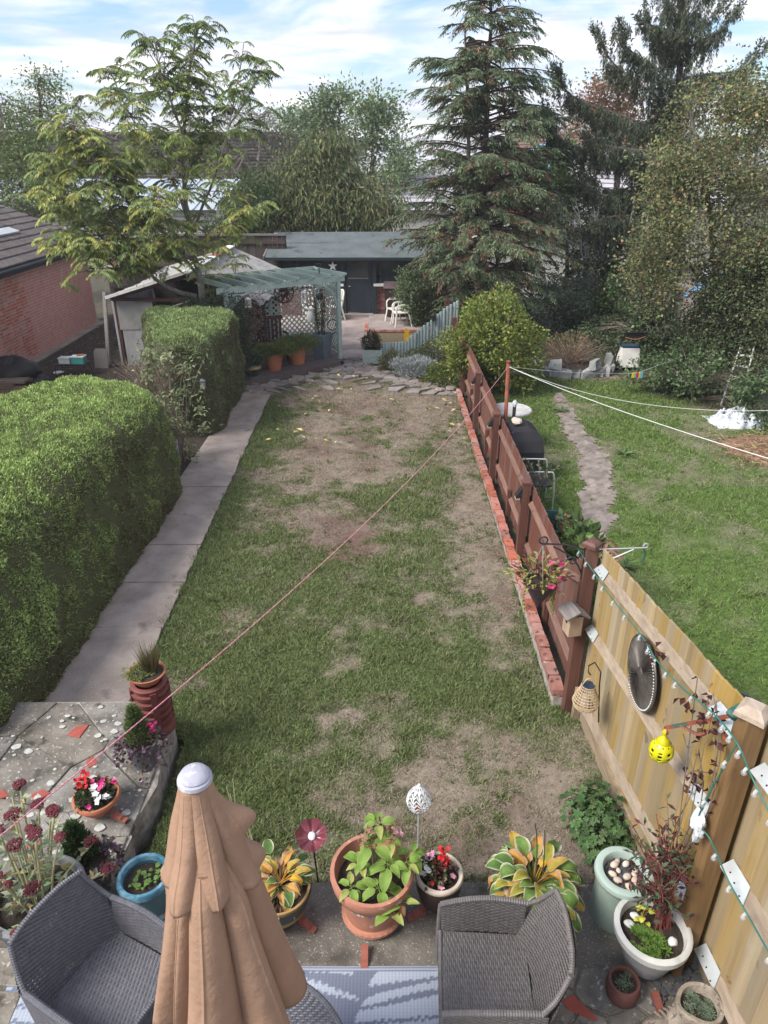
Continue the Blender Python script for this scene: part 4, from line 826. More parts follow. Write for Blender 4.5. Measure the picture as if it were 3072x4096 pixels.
for k in range(8):
    t = -.03+k*.146; a = PA.lerp(PB, t)+Vector((.14, -.22, HT+.0)); dirv = Vector((-.64, .77, 0)).normalized(); Lr = 1.9-.05*k if k < 6 else 1.5
    b = a+dirv*Lr*(.62+.55*min(1, k/3.)) if k < 3 else a+dirv*Lr
    child(rafter(a, b), 'rafter', 'sage_paint', pg)
def lattice(a, b, z0, z1, par, name='trellis_panel', step=.145, w=.032):
    a, b = Vector(a), Vector(b); L = (b-a).length; d = (b-a).normalized(); nn = Vector((d.y, -d.x, 0)); H_ = z1-z0
    fr = MB()
    for q0, q1 in ((0, 0), (L, L)): fr.beam(a+d*q0+Vector((0, 0, z0)), a+d*q0+Vector((0, 0, z1)), .05, .035, up=nn)
    for zz_ in (z0, z1): fr.beam(a+Vector((0, 0, zz_)), b+Vector((0, 0, zz_)), .03, .05)
    f = child(fr, name, 'sage_paint', par)
    for sgn in (1, -1):
        c = -H_+step*.5
        while c < L:
            # line x = c + t (or mirrored), z = z0 + t
            t0, t1 = max(0, -c), min(H_, L-c)
            if t1-t0 > .06:
                if sgn == 1: p, q = a+d*(c+t0)+Vector((0, 0, z0+t0)), a+d*(c+t1)+Vector((0, 0, z0+t1))
                else: p, q = a+d*(L-c-t0)+Vector((0, 0, z0+t0)), a+d*(L-c-t1)+Vector((0, 0, z0+t1))
                MB().beam(p+nn*sgn*.005, q+nn*sgn*.005, w, .009, up=nn).build('slat', 'sage_paint', f)
            c += step
mid = PC.lerp(PD_, .52); Zt = .15+HT-.2
lattice(PC, mid, .2, Zt, pg); lattice(mid, PD_, .2, Zt, pg); lattice(PA+Vector((-.06, .1, 0)), PC, .2, Zt, pg)
child(MB().box(mid+Vector((0, 0, .98)), (.07, .07, 1.95)), 'post', 'sage_paint', pg)
for p, s in ((PA, d_ab), (PB, -d_ab)):
    br = MB(); br.tube(bez(p+Vector((0, 0, HT-.75))+s*.05, p+Vector((0, 0, HT-.25))+s*.12, p+Vector((0, 0, HT-.17))+s*.62, 8), .025, 6); br.tube([p+Vector((0, 0, HT-.2))+s*.05, p+Vector((0, 0, HT-.22))+s*.6], .018, 5)
    for k in range(4): br.tube([p+Vector((0, 0, HT-.22-k*.12))+s*.05, p+Vector((0, 0, HT-.22))+s*(.08+k*.12)], .010, 4); br.tube([p+Vector((0, 0, HT-.6+k*.1))+s*.05, p+Vector((0, 0, HT-.25+.02*k))+s*(.32-.03*k)], .010, 4)
    child(br, 'corner_brace', 'sage_paint', pg)
# festoon lights along the beam
fl = thing('festoon_lights', 'string of small bulbs hanging under the pergola front beam', 'string lights', (-2.3, 17.2, 2.0))
pts = [PA.lerp(PB, t)+Vector((0, .03, HT-.2-.05*math.sin(t*20)**2)) for t in np.linspace(.02, .98, 30)]
child(MB().tube(pts, .005, 4), 'cable', 'black_metal', fl)
for k in range(1, 30, 2): child(MB().lump(pts[k]-Vector((0, 0, .06)), (.022, .022, .032), 8, 5, 0), 'bulb', 'glass_clear', fl)
def lantern(name, label, loc, mat='white_paint', s=1., cat='lantern', group=None):
    t = thing(name, label, cat, loc, random.uniform(-.3, .3), group); m = MB()
    for sx in (-1, 1):
        for sy in (-1, 1): m.box((sx*.06*s, sy*.06*s, 0), (.014*s, .014*s, .24*s))
    for z in (-.12, .12): m.box((0, 0, z*s), (.15*s, .15*s, .014*s))
    m.build('frame', mat, t); MB().lathe([(.0001, .07*s), (.04*s, .05*s), (.10*s, 0)], (0, 0, .125*s), 4).build('lid', mat, t); MB().tube([(0, 0, .19*s), (0, 0, .33*s)], .006, 4).build('hanger', 'black_metal', t); MB().box((0, 0, -.005), (.11*s, .11*s, .22*s)).build('glass', 'glass_clear', t); MB().lathe([(.0001, .0), (.03*s, 0), (.03*s, -.1*s)], (0, 0, 0), 8).build('candle', 'cream_rim', t); return t
for k, (t, lb) in enumerate(((.33, 'white square lantern hanging under the pergola nearer the door side'), (.82, 'white square lantern hanging under the pergola nearer the hedge'))):
    p = PA.lerp(PB, t); lantern('hanging_lantern', lb, (p.x, p.y, 1.80), s=.72, group='pergola lanterns')
q = thing('wire_wreath', 'round black wire wreath hung on the lattice', 'wreath', tuple(PC.lerp(PD_, .36)+Vector((.02, -.10, 1.46)))); rr = math.atan2((PD_-PC).y, (PD_-PC).x)
wr = MB(); wr.tube([(.27*math.cos(a), 0, .27*math.sin(a)) for a in np.linspace(0, 2*math.pi, 28)], .018, 5, False)
for k in range(60):
    a, r0 = random.random()*6.3, random.random()*.24; wr.tube(bez((r0*math.cos(a), 0, r0*math.sin(a)), (random.uniform(-.1, .1), -.03, random.uniform(-.1, .1)), (.25*math.cos(a+1.5), 0, .25*math.sin(a+1.5)), 4), .007, 3, False)
wr.build('wirework', 'wire_brown', q); q.rotation_euler = (0, 0, rr)
def churn(p):
    q = thing('milk_churn', 'white enamel milk churn hanging in front of the lattice post', 'milk churn', p); MB().lathe([(.0001, -.17), (.11, -.17), (.12, -.14), (.12, .05), (.085, .11), (.08, .15), (.10, .16), (.10, .19), (.0001, .20)], n=18).build('body', 'white_paint', q, smooth=True); MB().tube(bez((-.1, 0, .1), (0, 0, .5), (.1, 0, .1), 8), .006, 4).build('handle', 'black_metal', q)
churn((-1.93, 19.15, 1.02)); churn_b = thing('blue_birdfeeder', 'small blue hanging pot above the tall grey planter', 'hanging pot', (-1.66, 18.9, 1.55)); MB().lathe([(.0001, -.08), (.07, -.08), (.09, .0), (.09, .06), (.0001, .06)], n=12).build('pot', 'navy', churn_b); MB().tube([(0, 0, .06), (0, 0, .42)], .006, 4).build('hanger', 'black_metal', churn_b)
q = thing('dark_feeder', 'small dark feeder hanging behind the corner brace', 'bird feeder', (-1.78, 19.2, 1.62)); MB().lathe([(.0001, .1), (.05, .06), (.05, -.1), (.08, -.11), (.0001, -.13)], n=10).build('body', 'galv', q)
q = thing('pergola_solar_lamp', 'small black spike solar lamp on top of the pergola', 'solar lamp', (-1.55, 17.75, 2.27)); MB().tube([(0, 0, 0), (0, 0, .16)], .012, 5).build('stem', 'black_metal', q); MB().box((0, 0, .2), (.1, .06, .06)).build('head', 'black_metal', q)
def pot(name, label, cat, loc, prof, mat, rim=None, rim_mat=None, soil_r=None, soil_z=None, soil='soil', n=32, group=None, wob=0., sq=1.):
    t = thing(name, label, cat, loc, random.random(), group); MB().lathe(prof, n=n, wob=wob, sq=sq).build('pot_body', mat, t, smooth=True)
    if rim: MB().lathe(rim, n=n, wob=wob, sq=sq).build('rim', rim_mat, t, smooth=True)
    if soil_r: MB().lathe([(.0001, soil_z+.012), (soil_r*.6, soil_z+.008), (soil_r, soil_z)], n=24, sq=sq).build('soil', soil, t)
    return t
def classic(r, h, base=.68, band=.18):
    b = r*base; return [(.0001, 0), (b, 0), (b, .01), (r*.93, h*(1-band)), (r*.95, h*(1-band)), (r*1.02, h*(1-band)+.005), (r*1.05, h*.97), (r*1.03, h), (r*.93, h), (r*.90, h*.9), (b*.9, h*.3)]
def plant(name, label, loc, cat='plant', group=None): return thing(name, label, cat, loc, 0, group)
def bushy(par, c, r, n, L, W, cols, wts=None, surf=.6, mat='foliage', droop=.1, upb=.3, name='foliage', jit=.18, fold=.2):
    P, d = ball(n, c, r, surf); ok = P[:, 2] > .01; P, d = P[ok], d[ok]; m = len(P); D = d*.8+rng.normal(size=(m, 3))*.6+np.array([0, 0, upb]); C = pal(m, cols, wts, jit); h = np.clip((P[:, 2]-c[2])/(r[2]+1e-6), -1, 1)
    f = Fol(); f.leaf(P, D, L*(.6+.8*rng.random(m)), W*(.7+.6*rng.random(m)), C, fold, droop); o = f.build(name, mat, par); o['kind'] = 'stuff'; return o
def stems(par, c, r, n, z0, mat='twig', rad=.006, name='stems'):
    m = MB(); P, d = ball(n, c, r, .5)
    for p in P: m.tube(bez((c[0]*.0+(p[0])*.15, p[1]*.15, z0), (p[0]*.35, p[1]*.35, (z0+p[2])*.6), tuple(p), 5), [rad, rad*.9, rad*.8, rad*.6, rad*.4], 4, False)
    o = m.build(name, mat, par); return o
JU = [(.12, .17, .05), (.085, .125, .04), (.16, .19, .06)]
for k, (lb, loc, r, h) in enumerate((('terracotta pot with low juniper, the smaller one at the deck front', (-2.66, 17.0, .15), .235, .40), ('banded terracotta pot with spreading juniper in the middle of the deck', (-2.17, 17.6, .15), .26, .44))):
    pot('terracotta_pot', lb, 'pot', loc, classic(r, h), 'terracotta_clean', soil_r=r*.88, soil_z=h*.9, group='pots on the deck')
    p = plant('juniper_bush', lb.replace('terracotta pot with', 'dull green').replace('banded', '').strip()+' pot', (loc[0], loc[1], .15+h*.9), 'shrub', 'junipers on the deck'); p['label'] = ('low dull green juniper growing in the smaller deck pot', 'spreading dull green juniper in the banded middle deck pot')[k]
    bushy(p, (0, 0, .10), (.48, .42, .15), 4200, .07, .018, JU, None, .4, 'needle', 0, .5); stems(p, (0, 0, .18), (.4, .35, .16), 26, 0)
pl = thing('tall_planter', 'tall tapered blue-grey square planter at the deck corner', 'planter', (-1.58, 18.15, .15), .25)
MB().lathe([(.0001, .0), (.20, .0), (.28, .58), (.30, .58), (.30, .62), (.27, .62), (.26, .55), (.0001, .55)], n=4).build('body', 'planter_grey', pl)
cl = plant('climbing_plant', 'thin twiggy climber with red hips rising from the tall grey planter', (-1.58, 18.15, .72), 'climber'); m_ = MB()
for k in range(12): a = random.random()*6.3; m_.tube(bez((.08*math.cos(a), .08*math.sin(a), 0), (.15*math.cos(a), .15*math.sin(a), .6), (random.uniform(-.16, .16), random.uniform(-.1, .1), random.uniform(.6, 1.25)), 6), .007, 4, False)
m_.build('stems', 'wire_brown', cl); bushy(cl, (-.02, 0, .65), (.18, .14, .6), 500, .06, .03, [(.09, .12, .04), (.16, .07, .05), (.17, .19, .06)])
q = thing('scroll_ornament', 'black wrought-iron scroll beside the tall planter', 'ornament', (-1.3, 18.2, .75)); MB().tube([(.17*math.cos(a)*(1-a/14), 0, .2+.17*math.sin(a)*(1-a/14)) for a in np.linspace(-1.5, 7, 26)], .012, 5).build('scroll', 'black_metal', q)
gp = thing('grey_planter', 'dark grey cube planter at the hedge end of the deck', 'planter', (-3.2, 17.0, .15), .4); MB().lathe([(.0001, 0), (.24, 0), (.30, .5), (.27, .5), (.25, .44), (.0001, .44)], n=4).build('body', 'planter_grey', gp)
mp_ = plant('dried_acer', 'leggy shrub with dry purple-brown leaves behind the deck chair', (-3.25, 17.05, .6), 'shrub'); bushy(mp_, (-.05, .1, .75), (.45, .45, .8), 1500, .07, .03, [(.19, .10, .095), (.25, .15, .13), (.13, .075, .07), (.30, .21, .17)]); stems(mp_, (-.05, .1, .7), (.5, .45, .75), 40, 0, 'twig', .008)
pot('painted_pot', 'black glazed pot with painted band and leafy plant at the deck corner', 'pot', (-3.12, 16.5, .15), [(.0001, 0), (.15, 0), (.21, .12), (.22, .2), (.2, .27), (.22, .3), (.2, .3), (.18, .27)], 'green_glaze', [(.222, .17), (.226, .2), (.216, .23)], 'tan_glaze', .18, .27)
p = plant('leafy_potplant', 'small dark leafy plant in the black painted pot', (-3.12, 16.5, .42), 'plant'); bushy(p, (0, 0, .12), (.22, .2, .16), 320, .10, .06, [(.06, .10, .05), (.10, .14, .08), (.045, .07, .045)])
ac = thing('garden_armchair', 'dark brown wooden armchair on the deck in front of the lattice', 'chair', (-2.75, 18.0, .15), .35)
MB().box((0, 0, .42), (.52, .5, .04)).build('seat', 'dark_red_wood', ac); b_ = MB(); 
for k in range(5): b_.box((-.2+k*.1, .25, .72), (.06, .025, .55))
b_.box((0, .25, 1.0), (.54, .03, .08)); b_.build('backrest', 'dark_red_wood', ac)
for sx in (-1, 1):
    MB().tube(bez((sx*.27, .25, .62), (sx*.31, -.1, .7), (sx*.28, -.3, .6), 8), .028, 6).build('armrest', 'dark_red_wood', ac)
    for sy in (-1, 1): MB().box((sx*.24, sy*.22, .21+(.2 if sy < 0 else 0)*0), (.05, .05, .42)).build('leg', 'dark_red_wood', ac)
    MB().box((sx*.27, -.24, .5), (.045, .045, .25)).build('arm_support', 'dark_red_wood', ac)
# ---- white plastic chairs
def plastic_chair(label, loc, rz):
    t = thing('plastic_chair', label, 'chair', loc, rz, 'white plastic garden chairs'); 
    m = MB(); V = []; n = 7
    for j in range(n):
        for i_ in range(n): x, y = (i_/(n-1)-.5)*.46, (j/(n-1)-.5)*.44; V.append((x*(1-.08*(j/(n-1))), y, .42-.02*math.cos(x*4)*math.cos(y*3)+.012))
    k = len(V); V += [(a, b, c-.025) for a, b, c in V]; F = []
    for j in range(n-1):
        for i_ in range(n-1): q = j*n+i_; F += [(q, q+1, q+n+1, q+n), (k+q+n, k+q+n+1, k+q+1, k+q)]
    for i_ in range(n-1): F += [(i_+1, i_, k+i_, k+i_+1), ((n-1)*n+i_, (n-1)*n+i_+1, k+(n-1)*n+i_+1, k+(n-1)*n+i_)]; F += [(i_*n, (i_+1)*n, k+(i_+1)*n, k+i_*n), ((i_+1)*n+n-1, i_*n+n-1, k+i_*n+n-1, k+(i_+1)*n+n-1)]
    m.add(V, F).build('seat', 'plastic_white', t)
    b = MB(); hoop = [(-.21, .2, .42), (-.225, .235, .6), (-.215, .27, .78), (-.14, .295, .88), (0, .305, .915), (.14, .295, .88), (.215, .27, .78), (.225, .235, .6), (.21, .2, .42)]; b.tube(spline(hoop, 4), .024, 6)
    for x, zt in ((-.1, .86), (0, .89), (.1, .86)): b.tube(bez((x*.9, .2, .42), (x*1.4, .25, .65), (x, .295, zt), 6), .019, 5)
    b.build('backrest', 'plastic_white', t)
    for sx in (-1, 1):
        MB().tube(spline([(sx*.22, .235, .62), (sx*.26, .1, .665), (sx*.265, -.12, .655), (sx*.245, -.2, .58), (sx*.23, -.2, .42)], 4), .023, 6).build('armrest', 'plastic_white', t)
        MB().tube([(sx*.21, -.19, .42), (sx*.24, -.22, .2), (sx*.26, -.25, 0)], [.03, .026, .022], 6).build('leg', 'plastic_white', t); MB().tube([(sx*.19, .19, .42), (sx*.21, .25, .2), (sx*.23, .3, 0)], [.03, .026, .022], 6).build('leg', 'plastic_white', t)
    return t
plastic_chair('white plastic chair left of the shed door beside the lattice', (-1.62, 23.6, .03), R(-70)); plastic_chair('white plastic chair behind the lattice, further left of the shed door', (-2.35, 23.4, .03), R(20))
plastic_chair('white plastic chair by the brown bin, nearer the shed', (.38, 22.95, .085), R(-62)); plastic_chair('white plastic chair on the brick patio, nearest the camera', (.52, 22.35, .085), R(-75))
bn = thing('wheelie_bin', 'brown wheelie bin against the shed brickwork right of the door', 'bin', (.28, 23.85, .085))
MB().add([(-.22, -.24, .05), (.22, -.24, .05), (.22, .24, .05), (-.22, .24, .05), (-.28, -.33, .93), (.28, -.33, .93), (.28, .33, .93), (-.28, .33, .93)], [(0, 3, 2, 1), (4, 5, 6, 7), (0, 1, 5, 4), (1, 2, 6, 5), (2, 3, 7, 6), (3, 0, 4, 7)]).build('body', 'bin_brown', bn)
MB().add([(-.30, -.36, .93), (.30, -.36, .93), (.30, .36, .95), (-.30, .36, .95), (-.29, -.33, .98), (.29, -.33, .98), (.27, .3, 1.06), (-.27, .3, 1.06)], [(4, 5, 6, 7), (0, 1, 5, 4), (1, 2, 6, 5), (2, 3, 7, 6), (3, 0, 4, 7)]).build('lid', 'bin_lid', bn)
for sx in (-1, 1): MB().tube([(sx*.2, .28, .1), (sx*.26, .28, .1)], .1, 12).build('wheel', 'tarp_black', bn)
MB().box((-.02, -.305, .62), (.18, .006, .05)).build('sticker', 'white_paint', bn)
# ---- log roll screen
lg = thing('log_screen', 'sage painted round log edging rising in steps towards the brown fence', 'log edging', (.9, 18.8, 0))
lm_ = MB().lathe([(.0001, 1.0), (.047, 1.0), (.056, .985), (.056, 0)], n=12).mesh(True)
tops = [.48]*8+[.58, .64, .70, .76, .82, .88, .94, 1.0, 1.1, 1.15, 1.2, 1.28, 1.33, 1.38, 1.42, 1.46]
xs_ = np.linspace(-.02, 1.88, len(tops))
for k, (x, tp) in enumerate(zip(xs_, tops)): link('log', lm_, 'log_paint', lg, (x-.9, (18.35+.24*x)-18.8+random.uniform(-.01, .01), 0), (random.uniform(-.02, .02), random.uniform(-.01, .01), random.random()), (.72, .72, tp))
q = thing('log_birdhouse', 'tiny black birdhouse ornament hung on the log edging', 'birdhouse', (1.28, 18.57, 1.06)); MB().box((0, 0, 0), (.09, .07, .14)).build('body', 'black_metal', q); MB().lathe([(.0001, .1), (.085, 0)], (0, 0, .07), 4).build('roof', 'black_metal', q)
tp_ = thing('timber_planter', 'low pale green timber planter at the left end of the logs', 'planter', (-.3, 18.25, 0))
for k in range(4): MB().box((0, 0, .05+k*.088), (.5, .42, .084), jit=.002).build('board', 'sage_paint', tp_)
MB().box((0, 0, .36), (.42, .34, .02)).build('soil', 'soil', tp_)
p = plant('heather', 'small dark heather in the pale green timber planter', (-.32, 18.25, .36)); bushy(p, (0, 0, .18), (.24, .22, .24), 2600, .07, .012, [(.055, .06, .035), (.08, .095, .04), (.05, .04, .035)], None, .3, 'needle', 0, .9)
q = thing('yellow_ornament', 'yellow painted animal cut-out standing behind the logs', 'ornament', (.66, 20.6, .02)); q.scale = (.7, .7, .62); V = []
for yy in (-.01, .01): V += [(x, yy, z) for x, z in ((-.12, 0), (.16, 0), (.14, .2), (.06, .3), (.1, .48), (.02, .52), (-.04, .6), (-.1, .52), (-.08, .35), (-.14, .2))]
MB().add(V, [tuple(range(10)), tuple(range(19, 9, -1))]+[(i, 10+i, 10+(i+1) % 10, (i+1) % 10) for i in range(10)]).build('figure', 'yellow_paint', q)
# shrubs in the bed
p = plant('santolina', 'mounded silver-grey shrub in the bed before the logs', (.72, 16.95, .03), 'shrub'); bushy(p, (0, 0, .12), (.50, .36, .30), 8200, .075, .014, [(.34, .37, .36), (.26, .295, .28), (.42, .45, .44)], None, .55, 'needle', 0, .8); stems(p, (0, 0, .12), (.45, .32, .25), 30, 0)
p = plant('low_box_shrub', 'bright green low shrub right of the silver mound', (1.35, 16.35, .03), 'shrub'); bushy(p, (0, 0, .14), (.40, .34, .28), 4200, .05, .03, [(.15, .20, .05), (.10, .15, .04), (.19, .22, .07)])
p = plant('dry_shrub', 'dull olive shrub left of the silver mound by the planter', (.18, 17.4, .03), 'shrub'); bushy(p, (0, 0, .15), (.30, .28, .34), 2600, .05, .02, [(.13, .14, .055), (.19, .17, .09), (.09, .10, .04)]); stems(p, (0, 0, .2), (.26, .24, .3), 20, 0)
p = plant('mixed_shrub', 'loose grey-green shrub against the tall logs', (1.25, 17.6, .03), 'shrub'); bushy(p, (0, 0, .25), (.62, .42, .42), 5600, .055, .022, [(.12, .145, .065), (.17, .185, .09), (.08, .10, .045)]); stems(p, (0, 0, .3), (.55, .38, .4), 40, 0)
p = plant('edge_foliage', 'trailing dull green plant where the paving meets the brown fence', (1.5, 15.95, .03), 'plant'); bushy(p, (0, 0, .05), (.28, .2, .16), 900, .05, .03, [(.12, .16, .06), (.2, .2, .1)])
for k, (x, y, s) in enumerate(((1.52, 15.62, .14), (1.25, 15.55, .11), (.1, 17.0, .1))):
    q = thing('loose_stone', ('large pale rubble stone at the fence end of the paving', 'smaller pale rubble stone left of the large one by the fence', 'pale rubble stone by the olive shrub')[k], 'stone', (x, y, .04), group='rubble stones'); MB().lump((0, 0, s*.3), (s, s*.7, s*.45), 10, 6, .25, k+3).build('stone', 'pale_flag', q)
sb = plant('rounded_laurel', 'large rounded glossy green bush before the shed on the right', (1.15, 22.6, .05), 'shrub')
for cc, rr_, nn_ in (((0, 0, 1.05), (.68, .6, .72), 7500), ((-.15, -.1, .55), (.45, .4, .45), 1600), ((.3, .1, .6), (.5, .5, .5), 1800)): bushy(sb, cc, rr_, nn_, .085, .045, [(.11, .16, .075), (.15, .20, .095), (.08, .12, .055), (.21, .26, .14)], None, .7)
stems(sb, (0, 0, 1.0), (.6, .55, .6), 40, 0, 'bark', .014)
# ---- yellow-green shrub over the fence
ys = plant('yellow_shrub', 'large yellow-green leafy shrub leaning over the far end of the brown fence', (2.55, 16.0, 0), 'shrub')
YC = [(.20, .26, .065), (.28, .31, .07), (.15, .20, .05), (.40, .37, .08)]
for cc, rr_, nn_ in (((-.35, -.3, 1.15), (.85, .75, .72), 5200), ((.3, 0, 1.05), (.75, .7, .7), 4200), ((-.1, .1, 1.65), (.6, .55, .45), 2400), ((.3, -.4, .55), (.5, .5, .45), 1500), ((-.7, -.5, .85), (.4, .35, .35), 1100)): bushy(ys, cc, rr_, nn_, .085, .045, YC, (4, 3, 4, 1), .55, droop=.15)
stems(ys, (-.05, -.1, 1.2), (.9, .8, .8), 90, 0, 'twig', .013)

# ================================================================== NEIGHBOUR'S THINGS
tb = thing('round_patio_table', 'weathered white round plastic table behind the brown fence', 'table', (2.28, 12.25, 0))
MB().lathe([(.0001, .72), (.36, .72), (.375, .71), (.375, .685), (.34, .68), (.0001, .68)], n=40).build('table_top', 'table_grey', tb)
for k in range(4): a = .6+k*math.pi/2; MB().tube([(.24*math.cos(a), .24*math.sin(a), .68), (.27*math.cos(a), .27*math.sin(a), 0)], .03, 8).build('leg', 'white_paint', tb)
bq = thing('covered_barbecue', 'barbecue under a black fitted cover between table and metal chair', 'barbecue', (2.22, 10.9, 0)); m = MB(); V = []; F = []
secs = [(.0, .36, .40), (.55, .36, .36), (.72, .32, .3), (.86, .2, .24), (.92, .1, .18)]; nn = 16
for z, a, b in secs:
    for j in range(nn):
        t = 2*math.pi*j/nn; cx_ = abs(math.cos(t))**.28*(1 if math.cos(t) > 0 else -1); sy_ = abs(math.sin(t))**.28*(1 if math.sin(t) > 0 else -1); V.append((a*cx_*(1+.03*random.random()), b*sy_*(1+.04*random.random()), z))
F = [(i*nn+j, i*nn+(j+1) % nn, (i+1)*nn+(j+1) % nn, (i+1)*nn+j) for i in range(len(secs)-1) for j in range(nn)]+[tuple((len(secs)-1)*nn+j for j in range(nn))]
m.add(V, F).build('cover', 'cover_black', bq); q = thing('pale_brick', 'pale broken brick weighing down the black barbecue cover', 'brick', (2.13, 10.85, .92)); MB().lump((0, 0, .05), (.09, .12, .055), 10, 6, .2, 3).build('brick', 'cream_rim', q)
mc = thing('metal_chair', 'steel tube garden chair with black mesh seat behind the fence', 'chair', (2.22, 9.75, 0), R(0))
MB().box((0, 0, .42), (.5, .46, .025)).build('seat', 'cover_black', mc)
for k, y in enumerate((-.25, .25)): MB().tube(spline([(-.25, y, .62), (-.1, y, .66), (.17, y, .66), (.25, y, .63), (.28, y, .4), (.29, y, 0)], 4), .013, 6).build('arm_frame', 'steel', mc); MB().tube([(-.25, y, .62), (-.28, y, 0)], .013, 6).build('leg', 'steel', mc)
for x in (-.24, .24): MB().tube([(x, -.25, .405), (x, .25, .405)], .012, 6).build('cross_bar', 'steel', mc)
gb = thing('green_trug', 'dark green plastic trough standing beyond the brown fence', 'trough', (2.2, 8.55, 0)); MB().add([(-.2, -.26, 0), (.2, -.26, 0), (.2, .26, 0), (-.2, .26, 0), (-.25, -.32, .36), (.25, -.32, .36), (.25, .32, .36), (-.25, .32, .36), (-.22, -.29, .36), (.22, -.29, .36), (.22, .29, .36), (-.22, .29, .36), (-.18, -.24, .06), (.18, -.24, .06), (.18, .24, .06), (-.18, .24, .06)], [(0, 3, 2, 1), (0, 1, 5, 4), (1, 2, 6, 5), (2, 3, 7, 6), (3, 0, 4, 7), (4, 5, 9, 8), (5, 6, 10, 9), (6, 7, 11, 10), (7, 4, 8, 11), (8, 9, 13, 12), (9, 10, 14, 13), (10, 11, 15, 14), (11, 8, 12, 15), (12, 13, 14, 15)]).build('body', 'bucket_green', gb)
p = plant('olive_sapling', 'thin grey-green olive sapling between metal chair and trough', (2.2, 9.15, 0), 'shrub'); m_ = MB(); m_.tube([(0, 0, 0), (.01, 0, .4), (0, .02, .75)], [.014, .011, .006], 5)
f = Fol()
for k in range(14):
    a = random.random()*6.3; b0 = Vector((0, 0, random.uniform(.3, .7))); e = b0+Vector((.3*math.cos(a), .3*math.sin(a), random.uniform(.15, .4))); pts = bez(b0, b0.lerp(e, .5)+Vector((0, 0, .05)), e, 6); m_.tube(pts, .004, 4, False)
    P = np.array([p_ for q_ in range(5) for p_ in pts[1:]]); D = np.tile(np.array(e-b0), (len(P), 1))*1.5+rng.normal(size=(len(P), 3))*.35; f.leaf(P, D, .07, .02, pal(len(P), [(.16, .19, .11), (.10, .125, .07), (.25, .27, .14)]), .15)
m_.build('stems', 'twig', p); o = f.build('foliage', 'foliage', p); o['kind'] = 'stuff'
def cluster(c, r, mat, par, n=70, s=.017):
    m = MB()
    for k in range(n):
        d = Vector((random.gauss(0, 1), random.gauss(0, 1), random.gauss(.3, .8))).normalized(); p = Vector(c)+Vector((d.x*r, d.y*r, d.z*r*.75)); a = d.orthogonal().normalized(); b = d.cross(a); q = s*random.uniform(.7, 1.3); t = random.random()*3
        a, b = a*math.cos(t)+b*math.sin(t), b*math.cos(t)-a*math.sin(t); m.add([p-a*q, p-b*q, p+a*q+d*q*.4, p+b*q+d*q*.3], [(0, 1, 2, 3)])
    return m.build('bloom', mat, par)
hy = plant('fading_hydrangea', 'leafy hydrangea with fading pink mophead blooms behind the fence corner', (2.25, 7.0, 0), 'shrub'); bushy(hy, (0, -.1, .62), (.32, .75, .42), 1500, .11, .065, [(.09, .14, .045), (.15, .20, .06), (.06, .10, .035)], None, .6)
for x, y, z, r, mt in ((.0, .82, .72, .15, 'bloom_dry'), (-.05, .45, .82, .12, 'bloom_maroon'), (.02, -.25, .98, .11, 'petal_pink'), (.12, -.6, 1.02, .12, 'bloom_dry'), (.2, -.25, .95, .09, 'bloom_dry')): cluster((x, y, z), r, mt if mt != 'petal_pink' else 'bloom_maroon', hy)
stems(hy, (0, 0, .6), (.25, .6, .35), 26, 0)
# clothes pole, lines and rope
cpole = thing('clothes_pole', 'rusty brown clothes pole standing behind the fence', 'pole', (2.05, 11.3, 0)); MB().tube([(0, 0, 0), (.06, .6, 1.62)], .035, 8).build('pole', 'rust_red', cpole); MB().lathe([(.0001, .07), (.045, .05), (.03, .0), (.0001, -.01)], (.06, .6, 1.62), 8).build('finial', 'rust_red', cpole)
PT = Vector((2.11, 11.9, 1.58))
q = thing('black_post', 'short black pipe with silver tape standing by the round table', 'pipe', (2.15, 11.25, 0)); MB().tube([(0, 0, 0), (.03, .15, 1.05)], .03, 7).build('pipe', 'black_metal', q); MB().lump((.03, .15, 1.08), (.04, .04, .07), 8, 6, .2, 2).build('tape', 'galv', q)
def line(name, label, pts, r, mat, cat): q = thing(name, label, cat, pts[0]); MB().tube([Vector(p)-Vector(pts[0]) for p in pts], r, 5).build('line', mat, q); return q
def sag(a, b, s, n=24): a, b = Vector(a), Vector(b); return [a.lerp(b, t)-Vector((0, 0, s*4*t*(1-t))) for t in np.linspace(0, 1, n)]
line('clothes_line', 'thick white washing line, nearest across the neighbour lawn', sag(PT, (3.64, 6.0, 2.26), .06), .0042, 'rope_white', 'washing line')
line('clothes_line', 'thin white washing line in the middle of the neighbour lawn', sag(PT, (5.32, 9.0, 1.77), .25), .003, 'rope_white', 'washing line'); line('clothes_line', 'thin white washing line running back past the coloured pegs', sag(PT, (5.27, 14.5, 0.75), .05, 14)+sag((5.27, 14.5, 0.75), (8.47, 17.0, 1.07), .03, 10), .003, 'rope_white', 'washing line')
pc = (5.27, 14.5, 0.75); pgs = thing('clothes_pegs', 'bunch of bright coloured pegs clipped on the washing line', 'pegs', pc)
for k, cm_ in enumerate(('yellow_ceramic', 'petal_yellow', 'teal_plastic', 'petal_pink', 'petal_red', 'yellow_ceramic', 'teal_plastic', 'blue_tarp')): MB().box((-.10+k*.028, 0, -.045), (.022, .02, .11)).build('peg', cm_, pgs)
line('rope_line', 'red and white twisted rope line crossing the lawn diagonally', sag((-1.83, 2.2, 1.93), PT, .28, 60), .0038, 'rope_pink', 'rope')
